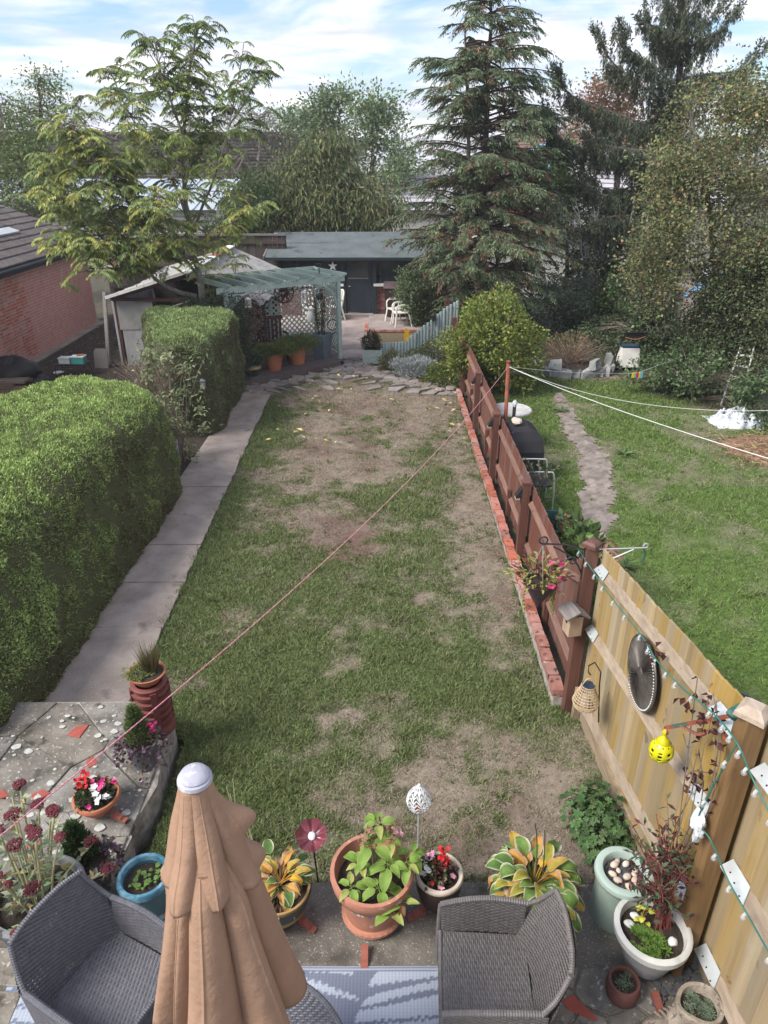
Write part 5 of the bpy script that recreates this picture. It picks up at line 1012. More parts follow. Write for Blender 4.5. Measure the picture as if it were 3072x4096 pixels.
# mower, bed, ladder, bag
mw = thing('lawn_mower', 'lawn mower with white fabric grass box at the far end', 'lawn mower', (6.1, 17.6, 0)); mw.scale = (.86, .86, .9)
MB().add([(-.26, -.3, .12), (.26, -.3, .12), (.26, .25, .12), (-.26, .25, .12), (-.24, -.16, .60), (.24, -.16, .60), (.24, .2, .62), (-.24, .2, .62)], [(0, 1, 5, 4), (1, 2, 6, 5), (2, 3, 7, 6), (3, 0, 4, 7), (4, 5, 6, 7), (0, 3, 2, 1)]).build('grass_box', 'mower_cloth', mw)
MB().box((0, .03, .635), (.47, .3, .05)).build('box_lid', 'navy', mw); MB().box((0, .4, .22), (.5, .6, .22)).build('deck', 'cover_black', mw)
for sx in (-1, 1):
    MB().tube([(sx*.3, -.1, .12), (sx*.35, -.1, .12)], .12, 14).build('wheel', 'tarp_black', mw); MB().tube(spline([(sx*.27, .3, .3), (sx*.28, -.1, .8), (sx*.3, -.35, 1.08)], 4), .018, 6).build('handle_bar', 'black_metal', mw)
MB().tube([(-.3, -.35, 1.08), (.3, -.35, 1.08)], .02, 6).build('handle_grip', 'black_metal', mw); MB().box((0, -.3, 1.0), (.5, .06, .12)).build('control_box', 'tarp_black', mw); MB().tube(spline([(-.28, -.34, .95), (0, -.36, .9), (.28, -.34, .97)], 4), .01, 5).build('cable', 'terracotta_clean', mw)
rb = thing('stone_bed', 'low grey stone raised bed holding dried stems beside the yellow shrub', 'raised bed', (4.6, 17.0, 0))
rs = random.Random(8)
for k in range(13):
    a = math.pi*1.0+k*math.pi/12; x, y = .95*math.cos(a), .55*math.sin(a)+.3
    for j in range(2 if k % 4 == 0 else 1): MB().box((x, y, .10+j*.2), (.26, .13, rs.uniform(.18, .27)), rz=a+math.pi/2+rs.uniform(-.25, .25), jit=.05).build('stone', 'stone_grey', rb)
MB().lathe([(.0001, .26), (.6, .22), (.88, .15)], (0, .3, 0), 20, .6).build('soil', 'soil', rb)
p = plant('withered_shrub', 'tangle of dry reddish-brown stems in the stone raised bed', (4.6, 17.3, .2), 'dead plant'); stems(p, (0, 0, .35), (.75, .45, .45), 160, 0, 'timber', .008); bushy(p, (-.1, 0, .35), (.65, .4, .4), 900, .08, .02, [(.28, .15, .09), (.36, .22, .14), (.2, .11, .07), (.10, .13, .05)], (3, 2, 3, 1))
def crumple(wx, wy, h, n=34):
    m = MB(); V = []
    for j in range(n):
        for i in range(n):
            u, v = i/(n-1)-.5, j/(n-1)-.5; e = max(0, 1-(2*math.hypot(u, v))**2); k = abs(vnoise(u*7+3, v*7, 1, 5)-.5)*2+.6*abs(vnoise(u*15, v*15+9, 1, 6)-.5)*2; V.append((u*wx*(1+.25*vnoise(v*6, 2, 1, 7)), v*wy*(1+.25*vnoise(u*6, 5, 1, 8)), .01+h*(e**.6)*(.25+.6*float(k))))
    return m.add(V, [(j*n+i, j*n+i+1, (j+1)*n+i+1, (j+1)*n+i) for j in range(n-1) for i in range(n-1)])
ld = thing('stepladder', 'old white aluminium stepladder lying back into the brambles', 'ladder', (7.32, 14.45, 0), R(-32)); ld.scale = (.9, .9, .86)
for sx in (-1, 1): MB().beam((sx*.2, 0, 0), (sx*.14, 1.0, 1.35), .03, .06).build('rail', 'white_paint', ld)
for k in range(1, 6): t = k/6.; MB().box((0, 1.0*t, 1.35*t), (.40-.1*t, .1, .03)).build('tread', 'white_paint', ld)
q = thing('plastic_sheet', 'crumpled white plastic sheeting in front of the ladder', 'plastic sheet', (7.05, 13.55, 0)); crumple(.95, .75, .34).build('sheet', 'white_sheet', q)
q = thing('rubbish_bag', 'black plastic rubbish bag on the mulch pile', 'bag', (7.35, 12.1, .12)); MB().lump((0, 0, .1), (.32, .25, .2), 18, 10, .35, 21).build('bag', 'tarp_black', q, smooth=True)
q = thing('mulch_heap', 'heap of brown cuttings and dry strap leaves at the right edge', 'mulch heap', (7.1, 11.9, 0)); MB().lump((0, 0, 0), (.9, .75, .10), 26, 10, .25, 4, flat=0).build('mound', 'mulch', q); f = Fol(); P, d = ball(3200, (0, 0, .02), (1.05, .9, .14), .3); P[:, 2] = abs(P[:, 2])+.01; f.leaf(P, rng.normal(size=(3200, 3))*np.array([1, 1, .25]), .04+.30*rng.random(3200)**3, .014, pal(3200, [(.42, .33, .19), (.28, .15, .09), (.5, .42, .22), (.2, .11, .07)]), .1, .1); o = f.build('cuttings', 'foliage', q); o['kind'] = 'stuff'
# shed with blue tarpaulins behind the right bushes
q = thing('neighbour_lean_to', 'cluttered lean-to with timber and blue tarpaulin behind the right fence', 'shed', (8.8, 19.3, 0)); MB().box((.4, .6, .8), (2.2, 1.8, 1.6)).build('walls', 'grey_fence', q)
for k in range(4): MB().beam((-.9, -.3+.12*k, 1.85+.05*k), (1.6, -.35+.12*k, 1.95+.05*k), .1, .05).build('plank', 'grey_wood', q)
q2 = thing('blue_tarpaulin', 'blue and white tarpaulin heaped on the lean-to', 'tarpaulin', (8.6, 18.9, 1.6)); MB().lump((0, 0, .1), (.75, .5, .35), 20, 12, .4, 17, flat=-.3).build('sheet', 'blue_tarp', q2); MB().lump((.6, -.4, -.1), (.6, .3, .2), 16, 10, .4, 19).build('white_fold', 'white_sheet', q2); MB().lump((-.3, -.1, .5), (.22, .2, .16), 12, 8, .4, 23).build('bundle', 'white_sheet', q2)

# ================================================================== PATIO FURNITURE
PZ = .33
def weave(fn, Lu, Lv, pitch=.0105, stake=.027, amp=.0028, flip=1):
    """woven strands over the surface fn(u, v) -> (n,3): real ribbons passing over and under upright stakes"""
    nr = max(2, int(Lv/pitch)); ns = max(3, int(Lu/stake)); m = ns*3; u = np.linspace(0, 1, m+1); e = 1e-3
    def P(uu, vv): return fn(uu, np.broadcast_to(vv, np.shape(uu)))
    Vs, Fs, n0 = [], [], 0; hw = .45/nr
    for r_ in range(nr):
        v = (r_+.5)/nr; p = P(u, v); du = P(np.clip(u+e, 0, 1), v)-P(np.clip(u-e, 0, 1), v); dv = P(u, min(1, v+e))-P(u, max(0, v-e)); N = unit(np.cross(du, dv))*flip
        off = (amp*np.sin(np.pi*u*ns+np.pi*(r_ % 2)))[:, None]*N
        rows_ = [P(u, v-hw)+off-N*.0008, p+off+N*.0026, P(u, v+hw)+off-N*.0008]; V = np.stack(rows_, 1).reshape(-1, 3); i = np.arange(m)*3
        Fs.append(np.concatenate([np.stack([i, i+3, i+4, i+1], 1), np.stack([i+1, i+4, i+5, i+2], 1)])+n0); Vs.append(V); n0 += len(V)
    vv = np.linspace(0, 1, 14)
    for s_ in range(ns):      # stakes
        uu = (s_+.5)/ns; w_ = .22/ns
        a = fn(np.full(14, uu-w_), vv); b = fn(np.full(14, uu+w_), vv); V = np.stack([a, b], 1).reshape(-1, 3); i = np.arange(13)*2; Fs.append(np.stack([i, i+1, i+3, i+2], 1)+n0); Vs.append(V); n0 += len(V)
    return np.concatenate(Vs), np.concatenate(Fs)
def woven(name, fn, Lu, Lv, mat, par, **k):
    V, F = weave(fn, Lu, Lv, **k); return link(name, npmesh(V, F, smooth=True), mat, par)
def wrap_tube(pts, r, n=8, per=.014):
    P = spline(pts, 6); L = sum((b-a).length for a, b in zip(P, P[1:])); k = int(L/(per/2)); cum = [0]
    for a, b in zip(P, P[1:]): cum.append(cum[-1]+(b-a).length)
    out = []
    for i in range(k+1):
        s = L*i/k; j = max(0, min(len(P)-2, int(np.searchsorted(cum, s)-1))); out.append(P[j].lerp(P[j+1], (s-cum[j])/(cum[j+1]-cum[j]+1e-9)))
    return MB().tube(out, [r*(1.0 if i % 2 else .84) for i in range(k+1)], n)
def wicker_chair(label, loc, rz, mat):
    t = thing('wicker_armchair', label, 'armchair', loc, rz, 'wicker patio chairs')
    wz = lambda z: np.interp(z, [.08, .40, .60, .84], [.25, .262, .285, .218]); yb = lambda z: np.interp(z, [.08, .4, .84], [.21, .215, .36])
    def back(u, v):
        z = .40+v*.44; c = 2*u-1; return np.stack([c*wz(z), yb(z)-.055*c**2*np.interp(z, [.4, .84], [1, .5]), z], -1)
    def backo(u, v):
        z = .10+v*.74; c = 2*u-1; return np.stack([c*(wz(z)+.012), yb(z)-.05*c**2+.035, z], -1)
    woven('backrest', back, .52, .44, mat, t, flip=-1); woven('back_outer', backo, .54, .76, mat, t, pitch=.012)
    top = lambda u: .605+.03*np.sin(np.pi*(u*.75+.18))-.035*u**3
    for s in (-1, 1):
        def arm(u, v, s=s): z = .40+v*(top(u)-.40); y = .20-u*.475; return np.stack([s*(.252+.03*v+.012*np.sin(np.pi*u)), y+0*v, z], -1)
        def armo(u, v, s=s): z = .10+v*(top(u)-.10); y = .24-u*.52; return np.stack([s*(.268+.035*v+.012*np.sin(np.pi*u)), y+0*v, z], -1)
        woven('arm_panel', arm, .48, .22, mat, t, flip=s); woven('arm_outer', armo, .50, .5, mat, t, pitch=.012, flip=-s)
        U = np.linspace(0, 1, 9); w_ = wrap_tube([(s*(.292+.012*math.sin(math.pi*u)), .215-u*.495, float(top(u))+.004) for u in U], .019); w_.build('arm_rim', mat, t)
        wrap_tube([(s*.292, .21, float(top(0))+.004), (s*.268, .27, .70), (s*.225, .335, .845)], .015).build('back_edge', mat, t)
        wrap_tube([(s*.294, -.28, float(top(1))), (s*.286, -.285, .40), (s*.27, -.285, .10)], .016).build('front_edge', mat, t)
        for y in (-.26, .21): MB().tube([(s*.255, y, .12), (s*.26, y, .03)], .02, 8).build('leg', mat, t); MB().tube([(s*.26, y, .03), (s*.26, y, 0)], .022, 8).build('foot', 'steel', t)
    wrap_tube([(-.225, .335, .845), (-.1, .36, .852), (.1, .36, .852), (.225, .335, .845)], .016).build('back_rim', mat, t)
    seat = lambda u, v: np.stack([(2*u-1)*(.25+0*v), .205-v*.48, .405-.012*np.sin(np.pi*u)*np.sin(np.pi*v)], -1)
    woven('seat', seat, .5, .48, mat, t, flip=-1, pitch=.0115); woven('front_skirt', lambda u, v: np.stack([(2*u-1)*(.262+0*v), -.282+0*u*v, .22+v*.175], -1), .52, .175, mat, t)
    wrap_tube([(-.25, -.278, .405), (0, -.28, .40), (.25, -.278, .405)], .014).build('seat_rim', mat, t); MB().box((0, -.03, .375), (.46, .44, .012)).build('seat_base', 'wicker_dark', t)
    return t
wicker_chair('grey woven wicker armchair left of the closed parasol', (-1.5, 2.30, PZ+.006), R(64), 'wicker_grey')
wicker_chair('grey-brown woven wicker armchair right of the closed parasol', (.59, 2.335, PZ+.006), R(-93), 'wicker_grey_warm_light')
rt = thing('wicker_table', 'round grey wicker table around the parasol pole', 'table', (-.635, 1.70, PZ+.006))
def tops_(u, v):
    y = (2*v-1)*.48; hw = np.sqrt(np.maximum(.0004, .482**2-y**2)); return np.stack([(2*u-1)*hw, y, .70+0*u], -1)
woven('table_top', tops_, .96, .96, 'wicker_grey', rt, flip=1, pitch=.0115); wrap_tube([(.49*math.cos(a), .49*math.sin(a), .695) for a in np.linspace(0, 2*math.pi, 25)], .017).build('table_rim', 'wicker_grey', rt)
woven('apron', lambda u, v: np.stack([.485*np.cos(2*math.pi*u), .485*np.sin(2*math.pi*u), .60+.09*v], -1), 3.0, .09, 'wicker_grey', rt); MB().disc((0, 0, .685), .47, 32).build('under_top', 'wicker_dark', rt)
for k in range(4): a = .8+k*math.pi/2; MB().tube([(.3*math.cos(a), .3*math.sin(a), .68), (.36*math.cos(a), .36*math.sin(a), 0)], .022, 8).build('leg', 'wicker_grey', rt)
# ---- closed parasol
ps = thing('closed_parasol', 'closed tan fabric parasol with grey cap in front of the chairs', 'parasol', (-.645, 1.76, PZ)); ps.rotation_euler = (0, 0, 0)
MB().tube([(0, 0, .02), (0, 0, 2.5)], .019, 12).build('pole', 'steel', ps)
rp_ = random.Random(4)
def drape(zs, prof, amps, bounds, hem, nz=40, na=480, power=.6, bulges=()):
    """hanging cloth gathered into unequal pleats; bounds are the pleat valleys in degrees"""
    V = []; lobes = len(bounds); am = [rp_.uniform(.7, 1.25) for _ in range(lobes)]; hm = [rp_.uniform(-1, 1) for _ in range(lobes)]; tw = [rp_.uniform(-.3, .3) for _ in range(lobes)]; bd = [b*math.pi/180 for b in bounds]+[bounds[0]*math.pi/180+2*math.pi]
    for j in range(nz+1):
        t = j/nz; Rm = float(np.interp(t, *prof)); amp = float(np.interp(t, *amps))
        for i in range(na):
            a = bd[0]+2*math.pi*i/na; l = max(q for q in range(lobes) if bd[q] <= a+1e-9); f = (a-bd[l])/(bd[l+1]-bd[l]); f2 = min(1, max(0, f+tw[l]*t*math.sin(math.pi*f)))
            wdt = (bd[l+1]-bd[l])/(2*math.pi/lobes); s = math.sin(math.pi*f2)**power*am[l]*wdt**.5; r = Rm*(1-amp*.6+amp*s)*(1+.035*math.sin(6*t+l*2.1)*math.sin(math.pi*f)+.025*math.exp(-((f-.47)/.018)**2)+.02*math.sin(3*math.pi*f+4*t+l)*t)
            z = zs[0]+(zs[1]-zs[0])*t-hem*(hm[l]*math.sin(math.pi*f)+.4*math.sin(2*math.pi*f))*t**2; aa = a+.22*t*amp*math.sin(l*1.7+f*3)
            for (ba, bt, bw, bh, br_) in bulges:
                dd = (a-ba+math.pi) % (2*math.pi)-math.pi; r += br_*math.exp(-(dd/bw)**2-((t-bt)/bh)**2)
            V.append((r*math.cos(aa), r*math.sin(aa), z))
    return MB().add(V, [(j*na+i, j*na+(i+1) % na, (j+1)*na+(i+1) % na, (j+1)*na+i) for j in range(nz) for i in range(na)])
o = drape((2.42, 1.30), ([0, .1, .2, .3, .42, 1], [.03, .05, .085, .125, .150, .245]), ([0, .1, .4, 1], [.1, .45, .6, .86]), (-20, 38, 75, 130, 165, 222, 252, 300), .05, power=.40, bulges=((3.0, .33, .28, .06, .055), (.15, .26, .33, .06, .07), (5.6, .36, .25, .08, .02))).build('canopy', 'parasol_cloth', ps, smooth=True)
o.modifiers.new('thick', 'SOLIDIFY').thickness = .002
o = drape((2.515, 2.06), ([0, .2, .5, 1], [.050, .070, .105, .158]), ([0, .3, 1], [.05, .15, .42]), (-35, 25, 95, 160, 215, 268), .028, nz=30, power=.75, bulges=((.2, .45, .26, .15, .085), (4.0, .9, .5, .2, .02), (5.0, .9, .4, .2, .02))).build('valance', 'parasol_cloth', ps, smooth=True)
o.modifiers.new('thick', 'SOLIDIFY').thickness = .002
MB().box((.02, -.13, 2.2), (.03, .006, .012)).build('tie_loop', 'parasol_cloth', ps)
MB().lathe([(.0001, .042), (.025, .040), (.046, .030), (.052, .020), (.050, .014), (.058, .010), (.060, -.004), (.052, -.012), (.0001, -.012)], (0, 0, 2.525), 28).build('cap', 'parasol_cap', ps, smooth=True)
# ---- rug
xs, ys = np.arange(-2.24, .84, .0105), np.arange(.9, 2.645, .009); X, Y = np.meshgrid(xs, ys); x, y = X.ravel(), Y.ravel(); nx = len(xs); ny = len(ys)
sk = x+.1*(y-2.6); base = np.array((.185, .205, .275)); white = np.array((.43, .475, .555)); mask = np.zeros(len(x), bool); jag = .010*np.sign(np.sin(x*150))+.006*np.sin(y*300)
def leafs(cx_, cy_, ang, L_, Wd, nb, flip=1):
    dx_, dy_ = x-cx_, y-cy_; a = dx_*math.cos(ang)+dy_*math.sin(ang); b = (-dx_*math.sin(ang)+dy_*math.cos(ang))*flip; t = a/L_; inside = (t > 0) & (t < 1) & (np.abs(b) < Wd*np.sin(np.pi*np.clip(t, 0, 1))**.7)
    ph_ = (t*nb*.62+b/Wd*.75+.25*np.sin(t*5)+jag*2) % 1; return inside & (ph_ > .3) & (y < 2.14)
jx, jy = x+jag*.6, y+jag*.5
for pl_ in [[(-0.53, 2.64), (-0.35, 2.63), (-0.18, 2.61), (-0.19, 2.59), (-0.33, 2.6), (-0.45, 2.61)], [(-0.5, 2.57), (-0.41, 2.55), (-0.14, 2.45), (-0.15, 2.44), (-0.34, 2.48), (-0.45, 2.52)], [(-0.04, 2.61), (0.5, 2.66), (0.5, 2.6), (-0.1, 2.52)], [(-0.12, 2.44), (-0.04, 2.48), (0.5, 2.59), (0.5, 2.53), (0.2, 2.49), (-0.14, 2.4)], [(-0.15, 2.38), (0.5, 2.51), (0.5, 2.38), (-0.16, 2.32)], [(-0.16, 2.3), (0.5, 2.36), (0.5, 2.2), (-0.16, 2.18)], [(-2.21, 2.59), (-2.1, 2.57), (-1.9, 2.47), (-2.2, 2.52)], [(-2.19, 2.49), (-2.0, 2.46), (-1.8, 2.37), (-2.18, 2.43)], [(-2.18, 2.41), (-1.9, 2.37), (-1.7, 2.29), (-2.19, 2.34)], [(-2.19, 2.32), (-1.9, 2.29), (-1.6, 2.2), (-2.19, 2.24)], [(-1.6, 2.6), (-.9, 2.5), (-.7, 2.42), (-1.4, 2.5)], [(-1.5, 2.46), (-.8, 2.36), (-.6, 2.26), (-1.3, 2.36)]]: mask |= inpoly(jx, jy, pl_)
for k in range(9): mask |= leafs(-2.3+.37*k, 1.1+.1*(k % 3), .9, 1.0, .16, 3)
weft = (.80+.20*((np.arange(len(x)) % nx) % 2)[..., None])*(.92+.08*((np.arange(len(x))//nx) % 2)[..., None])
C = np.where(mask[:, None], white, base)*weft; ed = (y > 2.61) | (x < -2.20) | (x > .80); C[ed] = np.where(((y[ed]*90) % 2 < 1)[:, None], base*.8, white*.85)
i = np.arange(nx-1)[None]+np.arange(ny-1)[:, None]*nx; F = np.stack([i, i+1, i+1+nx, i+nx], -1).reshape(-1, 4)
rug = link('outdoor_rug', npmesh(np.stack([x, y, PZ+.012+.003*np.sin(x*7)*np.sin(y*5)+.0012*((np.arange(len(x)) % 2))], 1), F, C, True), 'vcol'); tag(rug, 'grey-blue outdoor rug with white leaf stripes under the wicker chairs', 'rug')

# ================================================================== PATIO POTS
def foot(loc, rz, label):
    q = thing('pot_foot', label, 'pot foot', loc, rz, 'terracotta pot feet'); V = []
    prof = [(-.075, 0), (-.075, .014), (-.045, .016), (-.035, .034), (-.005, .036), (.01, .05), (.05, .05), (.05, 0)]
    for yy in (-.022, .022): V += [(a, yy, b) for a, b in prof]
    k = len(prof); MB().add(V, [tuple(range(k)), tuple(range(2*k-1, k-1, -1))]+[(i, k+i, k+(i+1) % k, (i+1) % k) for i in range(k)]).build('foot', 'terracotta_dark', q)
def leafmesh(L, W, cols, arch=.5, pet=.1, cup=.25, wave=.0, curl=0., nu=9, nv=7, pet_r=.004, tip=1.):
    """one broad leaf on its stalk; grows along +Y, rising then arching over"""
    V = []; C = []; F = []; cen, mid_, edge = [np.array(c) for c in cols]; ang = R(68); p = np.array([0., 0, 0]); pts = []; n = 6
    for k in range(n+1):
        pts.append(p.copy()); p = p+np.array([0, math.cos(ang), math.sin(ang)])*pet/n; ang -= arch*.25/n
    m = MB(); m.tube(pts, pet_r, 5, False, col=tuple(mid_*.9))
    V = [tuple(v) for v in m.v]; F = list(m.f); C = [mid_*.9]*len(V); base = pts[-1]; q = base.copy(); n0 = len(V); rr = random.Random(int(L*1e4+W*1e3))
    ph0 = rr.random()*6
    for i in range(nu+1):
        t = i/nu; w_ = W*.5*(math.sin(math.pi*min(1, t**.72))**.85)*(1-.25*t)+.002
        for j in range(nv):
            s = 2*j/(nv-1)-1; up = np.array([0, -math.sin(ang), math.cos(ang)]); x = s*w_; h = cup*abs(s)*w_+wave*W*math.sin(t*11+ph0+s*2)*abs(s)+curl*W*(s*s)*t-.012*W*math.cos(s*9)*(1-t)
            v = q+np.array([x, 0, 0])+up*h; V.append(tuple(v)); e = abs(s); c = cen*(1-e)+mid_*e if e < .75 else edge
            if t > .93: c = edge*.5+c*.5
            C.append(c*rr.uniform(.85, 1.15)*(1+.10*math.cos(s*14)))
        q = q+np.array([0, math.cos(ang), math.sin(ang)])*L/nu; ang -= arch*(.5+t)/nu*1.6
    for i in range(nu):
        for j in range(nv-1): a = n0+i*nv+j; F.append((a, a+1, a+nv+1, a+nv))
    me = bpy.data.meshes.new('leaf'); me.from_pydata(V, [], F); me.polygons.foreach_set('use_smooth', [True]*len(me.polygons)); ca = me.color_attributes.new('Col', 'FLOAT_COLOR', 'POINT'); ca.data.foreach_set('color', [float(z) for c in C for z in (*np.clip(c, 0, 1), 1)]); return me
GR, DG, WH, YL, OR, TN = (.14, .24, .055), (.085, .16, .04), (.62, .60, .44), (.62, .42, .035), (.62, .30, .04), (.44, .27, .14)
hl = {'fresh': [leafmesh(.15, .10, (DG, GR, WH), 1.1, .24, .22, .03), leafmesh(.14, .094, (GR, (.20, .28, .07), WH), 1.3, .20, .2, .04), leafmesh(.125, .088, (DG, GR, WH), 1.9, .14, .25, .03), leafmesh(.14, .098, (GR, GR, WH), 2.2, .22, .25, .03), leafmesh(.15, .09, ((.17, .27, .06), GR, WH), .9, .17, .3, .05)],
      'turning': [leafmesh(.15, .08, ((.22, .27, .05), YL, WH), 1.2, .17, .22, .05), leafmesh(.14, .075, (YL, OR, (.6, .45, .2)), 1.7, .15, .3, .07), leafmesh(.15, .07, ((.3, .3, .06), OR, TN), .9, .19, .4, .07)],
      'dry': [leafmesh(.15, .06, (TN, (.5, .32, .18), (.36, .20, .10)), 2.0, .14, .9, .16), leafmesh(.16, .07, (OR, TN, (.5, .36, .22)), 1.1, .17, .8, .14)]}
def hosta(label, loc, n, mix, sc_, group='hostas on the patio'):
    p = thing('hosta', label, 'plant', loc, 0, group)
    for k in range(n):
        kind = random.choices(('fresh', 'turning', 'dry'), mix)[0]; a = k*2.39996+random.uniform(-.3, .3); rad = (k/n); v = random.choice(hl[kind]); s = sc_*random.uniform(.65, 1.15)
        tilt = R(2)+R(60)*rad**1.1+random.uniform(-.2, .2)
        link('leaf', v, 'foliage', p, (.05*math.sin(a)*rad, -.05*math.cos(a)*rad*-1*0+.04*math.cos(a)*rad, random.uniform(-.03, .02)), Matrix.Rotation(a, 4, 'Z').to_euler() if False else (Matrix.Rotation(a, 3, 'Z') @ Matrix.Rotation(-tilt, 3, 'X') @ Matrix.Rotation(random.uniform(-.3, .3), 3, 'Y')).to_euler(), (s, s, s))
    return p
def gpot(*a, **k): return pot(*a, **k)
# blue glazed pot
gpot('blue_pot', 'blue-green glazed pot with seedlings left of the parasol', 'pot', (-1.545, 3.04, PZ), [(.0001, 0), (.165, 0), (.168, .03), (.145, .05), (.145, .24), (.15, .27), (.13, .27), (.125, .2)], 'blue_glaze', [(.147, .245), (.168, .26), (.170, .29), (.160, .305), (.140, .305), (.132, .29), (.130, .22)], 'blue_rim', .135, .245)
p = plant('seedlings', 'few small bright green seedlings in the blue glazed pot', (-1.545, 3.04, PZ+.25), 'seedlings')
sm = leafmesh(.03, .024, ((.16, .28, .06), (.2, .32, .08), (.24, .36, .1)), 1.6, .025, .1, pet_r=.0012, nu=4, nv=5)
for k in range(30): cx_, cy_ = random.choice(((0, 0), (.05, .06), (.07, .02), (-.05, -.05), (.0, -.06), (-.03, .03), (.06, -.02))); link('leaf', sm, 'foliage', p, (cx_+random.uniform(-.01, .01), cy_+random.uniform(-.01, .01), 0), (0, 0, random.random()*6.3), [random.uniform(.6, 1.4)]*3)
# left hosta
gpot('tan_pot', 'ochre and dark green glazed pot half hidden behind the parasol', 'pot', (-.67, 2.97, PZ+.04), [(.0001, 0), (.12, 0), (.17, .08), (.20, .2), (.205, .26), (.19, .26), (.175, .2)], 'tan_glaze', [(.186, .13), (.203, .2), (.209, .235)], 'green_glaze', .185, .235)
hosta('variegated hosta with many orange dying leaves beside the parasol', (-.66, 2.98, PZ+.27), 110, (3.2, 3.0, 2.6), .72)
m_ = MB()
for k in range(7): m_.tube(bez((-.12, .05, 0), (-.16-.02*k, .1, .25), (-.2-.02*k+random.uniform(-.04, .04), .12+.02*k, .42+.04*k), 6), .0025, 4, False)
q = thing('dry_grass_stalks', 'thin dry grass stalks rising left of the orange hosta', 'dry stalks', (-.66, 3.0, PZ+.27)); m_.build('stalks', 'sedum_stem', q)
# terracotta pot with mosaic band
tp = gpot('mosaic_pot', 'large terracotta pot with a band of small mosaic tiles', 'pot', (-.075, 2.98, PZ+.03), [(.0001, 0), (.195, 0), (.215, .015), (.21, .035), (.19, .05), (.235, .30), (.25, .31), (.27, .325), (.285, .40), (.28, .425), (.255, .425), (.245, .38), (.2, .2)], 'terracotta', None, None, .235, .33)
tp.scale = (.93, .93, .97)
tl = [MB().box((0, 0, 0), (.022, .004, .022)).mesh() for _ in range(5)]; tcm = ['slate_rim', 'cream_rim', 'planter_grey', 'zinc', 'tan_glaze']
for j in range(2):
    for k in range(56): a = 2*math.pi*k/56; rr_ = .2285+.0045*j; i_ = random.randrange(5); link('mosaic_tile', tl[i_], tcm[i_], tp, (rr_*math.cos(a), rr_*math.sin(a), .262+j*.0245), (R(-8), 0, a+math.pi/2))
MB().tube([(.203*math.cos(a), .203*math.sin(a), .028) for a in np.linspace(0, 2*math.pi, 60)], [.014*(1 if i % 2 else .8) for i in range(60)], 6).build('rope_moulding', 'terracotta', tp)
hyd = thing('potted_hydrangea', 'lime green hydrangea with faded pink flower heads in the mosaic pot', 'plant', (-.06, 2.98, PZ+.35)); hyd.scale = (.88, .88, .92)
HG = ((.19, .30, .06), (.235, .34, .07), (.27, .36, .10)); hm_ = [leafmesh(.155, .085, HG, .9, .03, .25, .05, pet_r=.003), leafmesh(.13, .075, ((.17, .29, .05), (.22, .34, .06), (.30, .38, .09)), 1.3, .03, .2, .05, pet_r=.003), leafmesh(.115, .06, ((.30, .37, .09), (.36, .38, .12), (.40, .33, .14)), .6, .03, .3, .04, pet_r=.003), leafmesh(.11, .05, ((.19, .10, .05), (.24, .13, .06), (.16, .08, .05)), 2.2, .03, .8, .15, pet_r=.003)]
st_ = MB()
for k, (x, y, z, nl) in enumerate(((.02, .16, .36, 7), (-.10, -.02, .18, 7), (.10, -.04, .20, 7), (.23, -.02, .19, 7), (-.16, -.14, .10, 6), (.03, -.16, .12, 7), (.2, -.2, .03, 7), (.12, .1, .27, 6), (-.02, .05, .28, 6), (.27, .08, .14, 5), (.12, -.24, -.02, 5))):
    st_.tube(bez((x*.3, y*.3, -.03), (x*.5, y*.5, z*.6), (x, y, z), 6), .006, 5, False)
    for j in range(nl): a = j*2.4+k; s = random.uniform(.75, 1.15)*(1 if j < nl-2 else .7); link('leaf', random.choices(hm_, (5, 4, 1.5, .7))[0], 'foliage', hyd, (x, y, z-.02*(nl-j)/nl), (Matrix.Rotation(a, 3, 'Z') @ Matrix.Rotation(R(random.uniform(20, 60)*(-1)), 3, 'X')).to_euler(), (s, s, s))
st_.build('stems', 'stem', hyd)
for x, y, z, r in ((-.06, .07, .31, .055), (.14, .12, .33, .065), (.10, .18, .31, .05), (-.02, .12, .33, .045)): cluster((x, y, z), r, 'bloom_dry', hyd, 60, .011)
def flower(par, loc, mat, r=.018, np_=5, tilt=None, eye=True):
    m = MB()
    for k in range(np_):
        a = 2*math.pi*k/np_; c_, s_ = math.cos(a), math.sin(a); m.add([(0, 0, 0), (r*.55*c_-r*.42*s_, r*.55*s_+r*.42*c_, r*.15), (r*c_, r*s_, r*.22), (r*.55*c_+r*.42*s_, r*.55*s_-r*.42*c_, r*.15)], [(0, 3, 2, 1)])
    return m.build('flower', mat, par, loc=loc, rot=tilt or (random.uniform(-1.0, .1), random.uniform(-.4, .4), random.random()*6))
for x, y, z in ((.16, .16, .27), (.19, .14, .275), (.15, .14, .29), (-.05, .14, .30)): flower(hyd, (x, y, z), 'petal_pale', .024)
